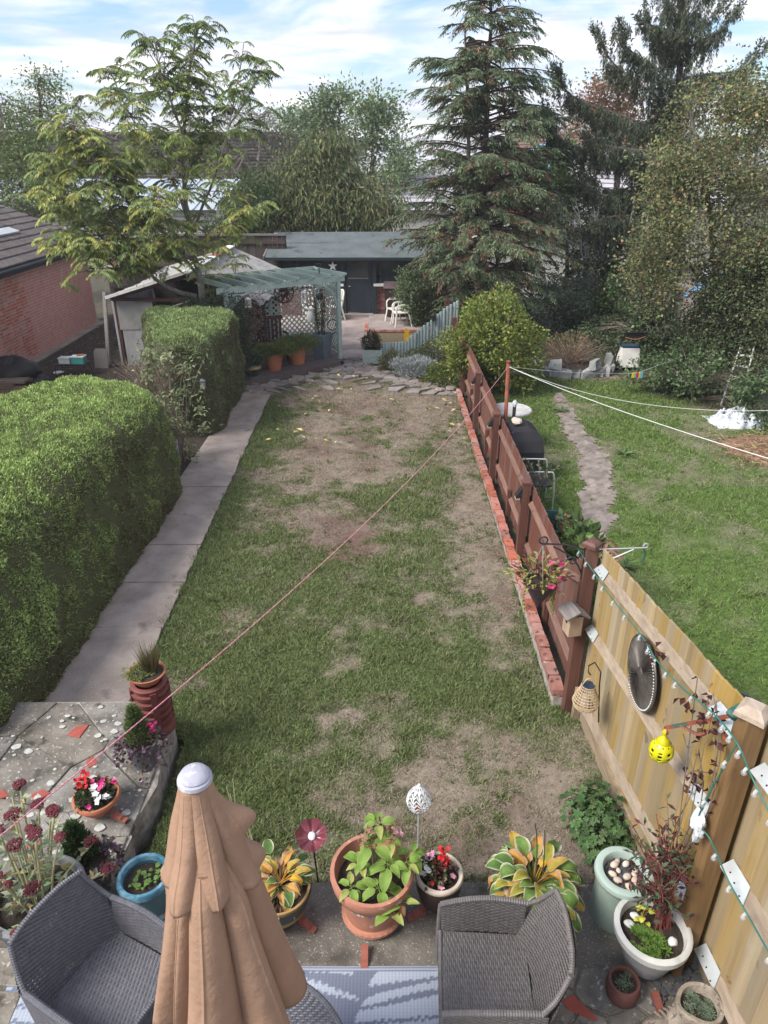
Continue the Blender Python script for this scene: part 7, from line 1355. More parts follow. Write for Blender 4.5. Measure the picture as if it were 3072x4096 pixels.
# shepherd hook + rattan lantern
hk = thing('shepherd_hook', 'thin black shepherd hook against the yellow fence', 'hook', (1.79, 4.519, 0.538)); b0 = Vector((1.79, 4.519, 0.538)); tp0 = Vector((1.7, 4.567, 1.08)); tpt = Vector((1.66, 4.596, 0.953))
m = MB(); m.tube([(0, 0, 0), Vector((1.75, 4.534, 0.919))-b0, Vector((1.72, 4.473, 1.1))-b0, Vector((1.7, 4.582, 1.11))-b0, Vector((1.68, 4.65, 1.023))-b0, Vector((1.67, 4.609, 0.99))-b0, Vector((1.67, 4.547, 1.012))-b0], .006, 6); m.build('hook', 'black_metal', hk)
lc = Vector((1.63, 4.451, 0.869)); rl = thing('rattan_lantern', 'pear-shaped open rattan lantern hanging on the yellow fence', 'lantern', tuple(lc)); rp2 = lambda t: .045+.075*math.sin(math.pi*(1-t)**1.0*.62+.0)**1.1 if t < 1 else .045
rp2 = lambda t: float(np.interp(t, [0, .08, .3, .6, .85, 1], [.045, .085, .105, .085, .06, .052])); m = MB(); HH = .235
for k in range(22): a = 2*math.pi*k/22; m.tube([(rp2(t)*math.cos(a), rp2(t)*math.sin(a), HH*(t-.5)) for t in np.linspace(0, 1, 9)], .0028, 4, False)
for t in np.linspace(.02, 1, 11): m.tube([(rp2(t)*math.cos(a)*1.02, rp2(t)*math.sin(a)*1.02, HH*(t-.5)) for a in np.linspace(0, 2*math.pi, 21)], .0032, 4, False)
m.build('weave', 'rattan', rl); MB().lathe([(.0001, .01), (.05, .008), (.054, 0), (.05, -.012), (.0001, -.012)], (0, 0, HH*.5), 18).build('lid', 'solar', rl); MB().tube(bez((-.05, 0, HH*.5), (0, 0, HH*.5+.14), (.05, 0, HH*.5), 8), .004, 5).build('handle', 'rattan', rl); MB().lathe([(.0001, .05), (.035, .03), (.04, -.05), (.0001, -.06)], (0, 0, -.02), 12).build('lamp', 'cream_rim', rl); MB().lathe([(.0001, 0), (.045, 0), (.085, .018)], (0, 0, -HH*.5), 14).build('base', 'rattan', rl)
# rust bracket and yellow lantern
tipy = Vector((1.64, 3.129, 1.791)); b1 = Vector((1.80, 2.77, 2.22)); rbk = thing('rust_bracket', 'rusty red hanging bracket with green scroll on the timber post', 'bracket', tuple(b1)); m = MB(); m.beam((0, 0, 0), tipy-b1, .012, .022); m.tube([tipy-b1+Vector((0, .02*math.sin(a)-.0, .022*math.cos(a)-.022)) for a in np.linspace(0, 5.4, 14)], .006, 5); m.build('arm', 'rust_red', rbk)
MB().tube(spline([(0, 0, -.2), (-.03, .1, -.20), tuple((tipy-b1)*.45+Vector((0, 0, -.10))), tuple((tipy-b1)*.7+Vector((0, 0, -.03))), tuple((tipy-b1)*.78)], 5), .010, 5).build('scroll', 'rust_red', rbk); MB().tube([(0, 0, .05), (.0, .0, -.24)], .012, 6).build('back_plate', 'green_metal', rbk); MB().lump((0, .0, 0), (.05, .05, .045), 10, 7, .4, 6).build('tape_wrap', 'green_metal', rbk)
yc = tipy+Vector((0, 0, -.165)); yl_ = thing('yellow_lantern', 'bright yellow pierced ceramic lantern hanging from the rusty bracket', 'lantern', tuple(yc)); pf = [(.0001, -.085), (.035, -.08), (.062, -.05), (.072, -.015), (.066, .02), (.05, .045), (.036, .058)]
m = MB(); m.lathe(spline([(a, b, 0) for a, b in pf], 4) and [(v.x, v.y) for v in spline([(a, b, 0) for a, b in pf], 4)], n=40); keepf = []
for fi, fc in enumerate(m.f):
    i_, j_ = divmod(fi, 40); zc = sum(m.v[q][2] for q in fc)/4
    band = -.06 < zc < .022; hole = band and (j_ % 5 in (1, 2)) and (abs(((zc+.06)/.027+(j_//5) % 2*.5) % 1-.5) < .33)
    if not hole: keepf.append(fc)
m.f = keepf; o = m.build('body', 'yellow_ceramic', yl_, smooth=True); md = o.modifiers.new('thick', 'SOLIDIFY'); md.thickness = .006; MB().lathe([(.0001, .055), (.052, .03), (.056, -.02), (.04, -.06), (.0001, -.07)], n=20).build('inner', 'void', yl_)
MB().lathe([(.040, .052), (.041, .062), (.026, .085), (.012, .10), (.010, .112), (.017, .12), (.019, .132), (.012, .145), (.0001, .148)], n=24).build('lid', 'yellow_ceramic', yl_, smooth=True); MB().tube([(0, 0, .14), (0, 0, .165)], .003, 5).build('hanger', 'steel', yl_)
for k in range(10): a = k*math.pi/5; MB().lump((.047*math.cos(a), .047*math.sin(a), .045), (.005, .005, .005), 6, 4, 0).build('hole', 'void', yl_)
# other fence bits
q = thing('solar_spotlight', 'black solar spotlight on a stalk behind the timber post cap', 'solar light', (2.02, 3.094, 1.918)); MB().tube([(0, 0, -.12), (0, 0, .1)], .011, 6).build('stalk', 'black_metal', q); MB().box((0, 0, .14), (.13, .10, .025), mat=Matrix.Rotation(R(25), 3, 'Y') @ Matrix.Rotation(R(-20), 3, 'X')).build('panel', 'solar', q); MB().box((.0, 0, .11), (.06, .05, .05)).build('lamp_head', 'black_metal', q)
q = thing('far_bracket', 'thin grey hanging bracket reaching over the neighbour lawn', 'bracket', (1.82, 5.28, 1.76)); m = MB(); m.tube([(0, 0, 0), (.42, .03, .0)], .008, 5); m.tube([(.05, 0, -.14), (.32, .02, -.01)], .008, 5); m.tube([(.42+.02*math.sin(a), .03, .02-.02*math.cos(a)) for a in np.linspace(0, 5, 10)], .008, 5); m.build('arm', 'steel', q); MB().tube(bez((.41, .03, -.01), (.45, .03, -.08), (.40, .03, -.14), 6), .009, 5).build('hook', 'green_metal', q)
q = thing('wall_thermometer', 'black ornamental cast-iron thermometer hook on the right fence panel', 'ornament', (1.95, 2.452, 1.498)); m = MB(); m.tube([(0, 0, -.16), (0, 0, .16)], .012, 6); m.box((0, 0, -.17), (.03, .06, .07))
for k in range(7): m.tube([(0, .045+.018*math.cos(a), -.02+k*.022+.014*math.sin(a)) for a in np.linspace(0, 6.3, 9)], .004, 4)
m.build('casting', 'black_metal', q)
q = thing('white_tie', 'knotted white plastic strip tied on the middle rail by the post', 'plastic tie', (1.72, 2.719, 1.513)); MB().lump((0, 0, 0), (.035, .05, .06), 14, 9, .5, 9).build('knot', 'white_sheet', q); MB().lump((-.01, -.03, -.07), (.02, .03, .05), 10, 7, .5, 12).build('tail', 'white_sheet', q)
vn = thing('fence_climber', 'bare climber stems with a few dark red leaves on the timber post', 'climber', (1.70, 2.82, .7)); m_ = MB(); f = Fol()
for k in range(9):
    y0, z1 = random.uniform(-.05, .35), random.uniform(.9, 1.55); pts = spline([(random.uniform(-.02, .05), y0*.4, 0), (.05+random.uniform(-.04, .04), y0*.7, .5), (.06+random.uniform(-.03, .03), y0+random.uniform(-.1, .1), z1*.8), (.06, y0+random.uniform(-.15, .25), z1)], 5); m_.tube(pts, .0035, 4, False)
    P = np.array([random.choice(pts[8:]) for _ in range(5)]); f.leaf(P, rng.normal(size=(5, 3)), .05, .035, pal(5, [(.075, .03, .028), (.11, .05, .04), (.06, .03, .03)]), .3)
VP_ = [(1.74, 3.202, 1.976), (1.74, 2.844, 2.035), (1.74, 3.072, 1.989), (1.74, 2.724, 2.024), (1.74, 2.907, 2.041), (1.74, 3.697, 1.947), (1.74, 3.572, 1.952)]
for k in range(22): P = np.array([random.choice(VP_)])-np.array([[1.70, 2.82, .7]])+rng.normal(size=(1, 3))*.02; f.leaf(P, rng.normal(size=(1, 3)), .055, .04, pal(1, [(.075, .03, .028), (.10, .04, .035)]), .4)
m_.build('stems', 'twig', vn); o = f.build('foliage', 'foliage', vn); o['kind'] = 'stuff'
gc = thing('hardy_geranium', 'mound of lobed green leaves at the foot of the yellow fence', 'plant', (1.62, 3.75, .12)); lo_ = MB(); V = [(0, 0, 0)]
for k in range(15): a = math.pi*2*k/15; rr_ = .03*(1 if k % 3 != 0 else .6); V.append((rr_*math.cos(a), rr_*math.sin(a)+.012, .006*(k % 2)))
lo_.add(V, [(0, 1+k, 1+(k+1) % 15) for k in range(15)]); 
lv = np.array(V); lf = np.array([(0, 1+k, 1+(k+1) % 15) for k in range(15)]); VV, FF, CC = [], [], []; n0 = 0
for k in range(620):
    P, d = ball(1, (0, -.0, .10), (.20, .36, .20), .85)
    if P[0][2] < .01: continue
    s = random.uniform(.7, 1.3); Rm_ = np.array(Matrix.Rotation(random.random()*6.3, 3, 'Z')); Rt = np.array((Vector((0, 0, 1)).rotation_difference(Vector(d[0]*.7+np.array([0, -.1, .8]))+Vector(rng.normal(size=3)*.2))).to_matrix()); v = (lv*s) @ Rm_.T @ Rt.T+P[0]; VV.append(v); FF.append(lf+n0); n0 += 16; CC.append(np.repeat(pal(1, [(.085, .155, .055), (.06, .115, .04), (.12, .19, .075)], None, .2), 16, 0))
o = link('foliage', npmesh(np.concatenate(VV), np.concatenate(FF), np.concatenate(CC)), 'foliage', gc); o['kind'] = 'stuff'
# fallen leaves on the lawn
fm = [MB().add([(0, -.03, .004), (.018, 0, .012), (0, .035, .004), (-.018, .0, .010)], [(0, 1, 2), (0, 2, 3)]).mesh() for _ in range(2)]
for k in range(60):
    x, y = (random.gauss(-1.2, .7), random.uniform(12.2, 17)) if k < 42 else (random.uniform(.9, 1.6), random.uniform(12.5, 15.5)); q = link('fallen_leaf', random.choice(fm), 'leaf_fallen', None, (max(-3.0, min(1.6, x)), y, .05+.01*random.random()), (random.uniform(-.4, .4), random.uniform(-.4, .4), random.random()*6), [random.uniform(1.0, 2.2)]*3); tag(q, 'small yellow fallen leaf lying on the far end of the lawn', 'leaf', 'fallen leaves on the lawn')

# ================================================================== TREES
def limbs(par, L, mat='bark_grey', name='limb', n=7):
    out = []
    for pts, r0, r1 in L:
        P = spline([Vector(p) for p in pts], 5); k = len(P); rr = [(r0+(r1-r0)*(i/(k-1))**.7) for i in range(k)]; MB().tube([p+Vector((random.gauss(0, r0*.15), random.gauss(0, r0*.15), 0)) for p in P], rr, n).build(name, mat, par); out.append(P)
    return out
# ---- tree of heaven on the left: long pinnate leaves
ah = thing('pinnate_tree', 'open tree with long drooping pinnate leaves turning yellow behind the hedges', 'tree', (0, 0, 0))
D0 = 17.0
TR = [([(-4.23, 17.0, 1.02), (-4.24, 17.0, 2.18), (-4.33, 17.0, 2.99), (-4.35, 17.0, 3.85), (-4.31, 17.0, 4.67), (-4.16, 17.0, 5.54), (-3.96, 17.0, 6.37), (-3.71, 17.0, 7.08)], .10, .016),
      ([(-4.36, 17.0, 3.09), (-3.92, 16.8, 3.86), (-3.53, 16.6, 4.5), (-3.16, 16.5, 5.35), (-2.81, 16.5, 6.47)], .042, .009),
      ([(-4.37, 17.0, 3.57), (-4.7, 17.4, 4.3), (-5.09, 17.7, 4.85), (-5.59, 18.0, 5.54), (-5.91, 18.0, 6.38)], .04, .009),
      ([(-4.39, 17.0, 2.89), (-4.84, 16.6, 3.31), (-5.33, 16.2, 3.89), (-5.73, 15.9, 4.59), (-6.09, 15.8, 5.17)], .042, .009),
      ([(-4.35, 17.0, 1.87), (-4.83, 16.7, 2.08), (-5.16, 16.4, 2.45), (-5.28, 16.2, 2.93), (-5.65, 16.0, 3.64), (-5.6, 15.9, 4.25)], .065, .010),
      ([(-5.16, 16.4, 2.45), (-5.4, 16.3, 2.37), (-5.67, 16.1, 2.51), (-6.0, 15.8, 2.88), (-6.62, 15.6, 3.04)], .05, .012),
      ([(-4.36, 17.0, 2.69), (-4.65, 16.8, 2.86), (-5.1, 16.5, 2.75), (-5.81, 16.3, 2.97), (-6.35, 16.2, 3.62), (-6.89, 16.2, 4.07)], .055, .012),
      ([(-4.33, 17.0, 4.22), (-4.17, 17.5, 4.85), (-3.98, 17.9, 5.49), (-4.05, 18.1, 6.21)], .04, .01),
      ([(-4.35, 17.0, 2.99), (-3.85, 16.6, 3.12), (-3.36, 16.3, 3.43), (-2.92, 16.2, 3.76)], .035, .01),
      ([(-4.23, 17.0, 5.11), (-4.34, 16.7, 5.77), (-4.47, 16.6, 6.33), (-4.5, 16.6, 6.79)], .035, .01),
      ([(-4.29, 17.0, 2.39), (-4.3, 16.2, 2.79), (-4.36, 15.6, 3.4), (-4.58, 15.3, 3.94)], .045, .01),
      ([(-3.16, 16.5, 5.35), (-2.78, 16.4, 5.76), (-2.46, 16.4, 6.23)], .025, .008)]
paths = limbs(ah, TR, 'bark_grey')
f = Fol(); tw = MB()
def frond(base, d, L, col, f):
    n = 9; d = Vector(d).normalized(); side = d.cross(Vector((0, 0, 1)));
    if side.length < .05: side = Vector((1, 0, 0))
    side.normalize(); p = Vector(base); dd = d.copy(); P = []; Dm = []
    pts = [p.copy()]
    for i in range(n):
        p = p+dd*(L/n); dd = (dd+Vector((0, 0, -.155))).normalized(); pts.append(p.copy())
        if i >= 1:
            for s in (-1, 1): P.append(tuple(p)); Dm.append(tuple(side*s*.9+dd*.35+Vector((0, 0, -.38+random.uniform(-.12, .12)))))
    P.append(tuple(p)); Dm.append(tuple(dd)); m = len(P); C = np.clip(np.tile(col, (m, 1))*(.8+.4*rng.random((m, 1))), 0, 1)
    U = np.tile([0, 0, 1.], (m, 1))+rng.normal(size=(m, 3))*.25
    f.leaf(np.array(P), np.array(Dm), L*.29*(.8+.4*rng.random(m)), L*.105, C, .12, .14, U=U); tw.tube([pts[0], pts[4], pts[-1]], .0045, 3, False)
AC = {'low': [(.17, .22, .075), (.22, .26, .08), (.14, .19, .065), (.29, .29, .08)], 'top': [(.12, .175, .05), (.085, .13, .04), (.18, .225, .06)]}
for bi, P in enumerate(paths):
    low = bi in (3, 4, 5, 6, 10, 8)
    n_tw = {0: 28, 1: 22, 2: 22, 3: 30, 4: 26, 5: 24, 6: 30, 7: 16, 8: 14, 9: 16, 10: 18, 11: 8}[bi]
    for k in range(n_tw):
        t = .28+.72*(k+.5)/n_tw if bi else .45+.55*(k+.5)/n_tw; i = min(len(P)-2, int(t*(len(P)-1))); b0 = P[i]; ax = (P[i+1]-P[i]).normalized(); a = random.random()*6.3
        out = Vector((math.cos(a), math.sin(a), random.uniform(.1, .7))); e = b0+(out+ax*.7).normalized()*random.uniform(.25, .85)*(1.2-.5*t); q = bez(b0, b0.lerp(e, .5)+Vector((0, 0, -.05)), e, 5); tw.tube(q, [.012, .010, .009, .007, .006], 4, False)
        for j in range(random.randint(5, 7) if low else random.randint(3, 4)):
            a2 = a+random.uniform(-1.6, 1.6); dv = Vector((math.cos(a2), math.sin(a2), random.uniform(.15, .8))); ls = AC['low' if (low or e.z < 4.2) else 'top']; c = np.array(random.choice(ls))*random.uniform(.75, 1.25); frond(q[random.choice((3, 4, 4, 2))], dv, random.uniform(.24, .42), c*1.35, f)
    for j in range(7): a2 = random.random()*6.3; frond(P[-1], (math.cos(a2), math.sin(a2), .7), random.uniform(.35, .55), np.array(random.choice(AC['low' if low else 'top'])), f)
for (c, rx, rz, n, nf, kind) in (((-6.31, 16.0, 4.93), .75, .8, 16, 5, 'low'), ((-5.54, 16.2, 5.18), .8, .8, 16, 5, 'low'), ((-6.68, 16.0, 3.99), .7, .8, 15, 5, 'low'), ((-5.64, 15.8, 4.09), .9, .9, 20, 5, 'low'), ((-4.95, 15.8, 3.65), .8, .8, 16, 5, 'low'), ((-6.41, 15.8, 3.02), .7, .6, 13, 5, 'low'), ((-5.55, 15.8, 2.93), .8, .5, 14, 5, 'low'), ((-4.79, 16.3, 4.5), .8, .8, 14, 4, 'low'), ((-3.5, 16.3, 2.97), .7, .5, 11, 4, 'low'), ((-3.76, 16.6, 3.96), .7, .8, 11, 4, 'low'), ((-5.8, 17.8, 6.36), .6, .5, 8, 4, 'top'), ((-5.1, 17.3, 5.73), .8, .6, 12, 4, 'top'), ((-4.51, 16.8, 6.43), .6, .5, 8, 4, 'top'), ((-3.86, 17.0, 6.84), .5, .5, 8, 4, 'top'), ((-4.09, 17.0, 5.71), .8, .7, 12, 4, 'top'), ((-3.47, 16.8, 5.28), .7, .7, 10, 4, 'top'), ((-2.73, 16.5, 6.0), .5, .6, 7, 4, 'top'), ((-4.3, 16.8, 4.85), .9, .5, 11, 4, 'top')):
    P, d_ = ball(n, c, (rx, rx, rz), .3); sk_ = [p for Q in paths for p in Q]
    for p in P:
        pv = Vector(p); b0 = min(sk_, key=lambda q: (q-pv).length); tw.tube([b0, b0.lerp(pv, .5)+Vector((0, 0, .05)), pv], [.010, .008, .005], 3, False)
        for j in range(nf): a2 = random.random()*6.3; frond(pv, (math.cos(a2), math.sin(a2), random.uniform(.0, .7)), random.uniform(.26, .44), np.array(random.choice(AC[kind]))*random.uniform(1.0, 1.6), f)
tw.build('twigs', 'twig', ah); o = f.build('crown', 'foliage', ah); o['kind'] = 'stuff'
sk2 = plant('sumac_suckers', 'yellow-green pinnate suckers growing left of the pergola', (-3.9, 17.6, .2), 'shrub'); f = Fol(); tw = MB()
for k in range(16):
    b0 = Vector((random.uniform(-.5, .45), random.uniform(-.3, .4), random.uniform(1.2, 2.3))); tw.tube(bez((random.uniform(-.2, .2), 0, 0), (b0.x*.5, 0, 1), b0, 5), .01, 4, False)
    for j in range(6): a2 = random.random()*6.3; frond(b0, (math.cos(a2), math.sin(a2), .55), random.uniform(.3, .45), np.array(random.choice(AC['low'])), f)
tw.build('stems', 'twig', sk2); o = f.build('foliage', 'foliage', sk2); o['kind'] = 'stuff'
p = plant('dark_evergreen', 'low dark grey-green evergreen between far hedge and pergola', (-3.85, 16.2, 0), 'shrub'); bushy(p, (0, 0, 1.5), (.75, .4, .55), 4200, .06, .03, [(.06, .085, .05), (.09, .115, .07), (.04, .06, .035)]); bushy(p, (.55, -.1, .9), (.28, .5, .85), 3000, .055, .03, [(.075, .095, .06), (.11, .125, .08), (.05, .065, .045)]); stems(p, (0, 0, 1.2), (.6, .3, .7), 25, 0, 'bark', .012)
# shrub and twigs between the hedges
vs_ = plant('photinia_shrub', 'pale variegated broad-leaved shrub between the two hedges', (-3.55, 11.5, 0), 'shrub'); VL = [leafmesh(.11, .04, ((.15, .19, .08), (.20, .25, .11), (.36, .38, .21)), 1.2, .03, .25, pet_r=.003, nu=4, nv=5), leafmesh(.10, .036, ((.22, .26, .12), (.30, .33, .18), (.42, .40, .24)), 1.5, .03, .25, pet_r=.003, nu=4, nv=5), leafmesh(.09, .034, ((.10, .14, .06), (.14, .18, .08), (.25, .28, .15)), 1.0, .03, .25, pet_r=.003, nu=4, nv=5)]
m_ = MB(); lv_n = 0; f = Fol()
for k in range(34):
    t = random.random(); tip = Vector((random.gauss(.1, .18), random.gauss(0, .42), .25+1.45*t)) if k > 9 else Vector((random.uniform(-.5, .1), random.uniform(-.2, .5), random.uniform(1.45, 1.9))); m_.tube(bez((random.uniform(-.15, .15), random.uniform(-.2, .2), 0), (tip.x*.3, tip.y*.5, tip.z*.7), tip, 6), .007, 4, False)
    for ring in range(3):
        z0 = tip-Vector((0, 0, .06*ring))
        for j in range(4 if lv_n < 300 else 0):
            a = j*1.57+ring*.8+k; link('leaf', random.choice(VL), 'foliage', vs_, z0, (random.uniform(-.2, .6)*-1, 0, a), [random.uniform(.9, 1.4)]*3); lv_n += 1
    nn = 16; P = np.array(tip)+rng.normal(size=(nn, 3))*np.array([.10, .10, .12]); f.leaf(P, rng.normal(size=(nn, 3))+np.array([0, 0, .3]), .10, .035, pal(nn, [(.12, .16, .07), (.2, .24, .12), (.30, .32, .18)]), .2, .1)
m_.build('stems', 'twig', vs_); o = f.build('foliage', 'foliage', vs_); o['kind'] = 'stuff'
bt_ = plant('bare_twiggy_shrub', 'leafless pale twiggy shrub against the far hedge', (-4.1, 12.35, .6), 'shrub'); m_ = MB()
for k in range(110):
    a = random.uniform(-.9, .9); e = Vector((1.0*math.sin(a)*random.uniform(.5, 1), random.uniform(-.25, .15), .35+.85*math.cos(a)*random.uniform(.6, 1))); q = bez((random.uniform(-.1, .1), 0, 0), (e.x*.35, e.y*.5, e.z*.7), e, 5); m_.tube(q, [.007, .006, .005, .004, .002], 3, False)
    for j in range(2): b0 = q[2+j]; m_.tube([b0, b0+Vector((random.uniform(-.15, .15), random.uniform(-.08, .08), random.uniform(.05, .2)))], .0025, 3, False)
m_.build('twigs', 'grey_rail', bt_)
lantern('glass_lantern', 'small patterned glass lantern hanging beside the far hedge', (-3.22, 12.3, 1.15), 'zinc', .55)
wire = thing('wire_fence_scrap', 'short scrap of white wire fencing behind the variegated shrub', 'wire fence', (-3.5, 10.9, 0)); m_ = MB()
for k in range(9): m_.tube([(0, k*.05, 0), (0, k*.05, .5)], .003, 3)
for k in range(6): m_.tube([(0, 0, .05+k*.08), (0, .4, .05+k*.08)], .003, 3)
m_.build('mesh', 'white_metal', wire)
# ---- big conifer
cf = thing('tall_cypress', 'tall dark conifer with two leaders standing before the shed', 'tree', (0, 0, 0))
DC = 21.6
tk = [([(2.41, 21.6, 0.29), (2.37, 21.6, 1.62), (2.34, 21.6, 4.08), (2.19, 21.6, 6.29), (2.04, 21.6, 7.7)], .13, .02), ([(2.91, 21.9, 0.22), (2.83, 21.9, 2.86), (2.78, 21.9, 5.77), (2.74, 21.9, 7.75), (2.74, 21.9, 8.9)], .15, .02), ([(3.35, 22.1, 0.18), (3.35, 22.0, 2.85), (3.33, 22.0, 5.22), (3.04, 22.0, 7.15)], .09, .015)]
tp3 = limbs(cf, tk, 'bark', 'trunk', 8)
def radius_at(z): return float(np.interp(z, [.2, .7, 1.6, 3, 4.3, 5.6, 7.0, 8.2, 9.2], [1.2, 2.2, 2.65, 2.6, 2.3, 1.95, 1.5, .95, .35]))
f = Fol(); bw = MB()
for k in range(620):
    z = .5+8.6*(k/620.)**1.05; P = tp3[random.choices((0, 1, 2), (3, 4, 2))[0]]
    q0 = min(P, key=lambda p: abs(p.z-z))
    if abs(q0.z-z) > .22: continue
    a = random.random()*6.3
    if z > 4.8 and random.random() < .38: continue
    Rr = radius_at(z)*random.choice((.45, .7, .85, 1.0, 1.12))*random.uniform(.85, 1.1)*(.5 if z < 1.75 and math.cos(a) < .1 else 1)*(1.0+.12*math.sin(3*a))
    cxm = 2.95; c0 = Vector((q0.x, q0.y, z)); e = Vector((cxm+(q0.x-cxm)*.3+Rr*math.cos(a), q0.y+Rr*.9*math.sin(a), z+Rr*random.uniform(-.12, .22))); m1 = c0.lerp(e, .55)+Vector((0, 0, .16*Rr)); q = bez(c0, m1, e, 9); bw.tube(q, [.03*(1-.09*i) for i in range(9)], 4, False)
    # flat drooping sprays along the outer branch
    nsp = int(13+18*Rr/2.5)
    for j in range(nsp):
        t = .28+.72*random.random(); i = min(7, int(t*8)); b0 = q[i].lerp(q[i+1], t*8-i); dv = (e-c0).normalized(); sd = Vector((-dv.y, dv.x, 0)); s = random.uniform(-1, 1); dd = (dv*.8+sd*s*.9+Vector((0, 0, random.uniform(-.65, .15)))).normalized(); L = random.uniform(.22, .5)*(1.1-.35*t)
        n = 13; tt = np.linspace(.08, 1, n); PP = np.array(b0)+np.array(dd)*L*tt[:, None]+np.array([0, 0, -1.])*(.28*L*tt**2)[:, None]; sdd = np.array(dd.cross(Vector((0, 0, 1)))); sg_ = np.where(np.arange(n) % 2, 1, -1)[:, None]; Dv = np.array(dd)*.7+sdd*sg_*.75+np.array([0, 0, -.30])+rng.normal(size=(n, 3))*.22
        brown = (t < .6 and random.random() < .32) or (z < 3.2 and random.random() < .15) or random.random() < .04
        cl_ = [(.16, .10, .065), (.20, .125, .075)] if brown else [(.10, .145, .075), (.125, .17, .088), (.08, .112, .06), (.155, .19, .105)]
        C = pal(n, [random.choice(cl_)], None, .2); f.leaf(PP, Dv, L*.36*(1.1-.4*tt), .030, C, .1, .25, tipc=C*1.3)
bw.build('branches', 'bark', cf); o = f.build('crown', 'needle', cf); o['kind'] = 'stuff'
# ---- spruce on the right with hanging branchlets
sp = thing('weeping_spruce', 'large dark spruce with upswept branches and hanging curtains of twigs', 'tree', (0, 0, 0)); DS = 24.
trk = limbs(sp, [([(9.77, 24.0, -0.83), (9.24, 24.0, 2.67), (8.73, 24.0, 5.87), (8.38, 24.0, 8.03), (8.08, 24.0, 9.91)], .2, .05)], 'bark', 'trunk', 9)[0]
BR = [([(9.0, 24.0, 4.26), (7.61, 23.4, 4.52), (5.62, 22.8, 5.0), (4.72, 22.5, 5.4), (4.38, 22.4, 5.96)], .8), ([(8.85, 24.0, 5.26), (8.26, 24.0, 5.5), (6.68, 23.5, 5.9), (5.64, 23.2, 6.17), (5.05, 23.1, 6.5), (4.77, 23.0, 6.88)], .85), ([(8.72, 24.0, 6.1), (8.13, 24.0, 6.28), (7.29, 24.2, 6.82), (6.55, 24.2, 7.28), (6.04, 24.2, 7.93)], .75), ([(8.51, 24.0, 7.37), (8.04, 24.0, 7.59), (7.65, 24.0, 7.87), (7.2, 24.0, 8.57)], .6), ([(8.49, 24.0, 7.48), (8.94, 24.0, 7.7), (9.46, 24.0, 7.98), (9.89, 24.0, 8.52)], .6), ([(8.59, 24.0, 6.8), (9.21, 23.6, 6.88), (10.01, 23.4, 6.97), (10.45, 23.4, 7.47)], .7), ([(9.18, 24.0, 3.08), (7.94, 23.0, 3.02), (6.72, 22.0, 2.72), (5.7, 21.2, 1.93)], .8), ([(9.08, 24.0, 3.61), (7.5, 22.8, 3.67), (6.22, 22.2, 3.82), (5.48, 22.0, 4.06)], .75), ([(8.65, 24.0, 6.46), (7.61, 23.2, 6.96), (6.66, 22.8, 7.35), (6.3, 22.7, 7.86)], .6), ([(8.38, 24.0, 8.14), (8.68, 24.0, 8.36), (8.99, 24.0, 8.78)], .5), ([(8.35, 24.0, 8.25), (8.02, 24.0, 8.46), (7.6, 24.0, 8.99)], .5), ([(8.89, 24.0, 4.89), (9.7, 24.0, 5.26), (10.92, 24.0, 5.38), (11.63, 24.0, 5.87)], .8), ([(8.76, 24.0, 5.87), (8.15, 25.0, 5.79), (7.38, 25.6, 5.43), (6.83, 25.9, 5.69)], .8), ([(8.42, 24.0, 7.81), (7.64, 23.4, 7.95), (6.9, 23.1, 8.01)], .5), ([(8.44, 24.0, 7.7), (8.69, 23.5, 7.96), (9.1, 23.2, 8.44)], .5), ([(9.36, 24.0, 1.84), (7.94, 22.5, 2.02), (6.9, 21.6, 1.62)], 1.3), ([(9.02, 24.0, 4.0), (7.7, 23.2, 4.03), (6.59, 22.6, 3.92), (5.59, 22.3, 4.29)], 1.4), ([(9.24, 24.0, 2.67), (7.51, 22.6, 3.18), (6.32, 21.8, 3.23), (5.74, 21.4, 2.9)], 1.4), ([(9.29, 24.0, 2.4), (8.02, 22.2, 2.58), (7.1, 21.4, 2.53)], 1.4), ([(8.93, 24.0, 4.64), (7.9, 23.0, 4.88), (6.63, 22.4, 5.0), (5.64, 22.2, 5.22)], 1.2)]
f = Fol(); bw = MB()
def hang(b0, L, c):
    n = max(8, int(L*46)); t = np.linspace(0, 1, n); sw = rng.normal(size=2)*.12; ax = np.stack([sw[0]*L*t, sw[1]*L*t, -L*t], 1)+np.array(b0); a = rng.random(n)*6.3; D = np.stack([np.cos(a)*.7, np.sin(a)*.7, -.75*np.ones(n)], 1); C = pal(n, c, None, .2); f.leaf(ax, D, .10+.05*rng.random(n), .027, C, .12); a = a+2.1; D = np.stack([np.cos(a)*.7, np.sin(a)*.7, -.75*np.ones(n)], 1); f.leaf(ax, D, .09+.05*rng.random(n), .027, C*.85, .12)
SC = [(.075, .098, .062), (.10, .125, .075), (.058, .075, .052), (.12, .14, .08)]
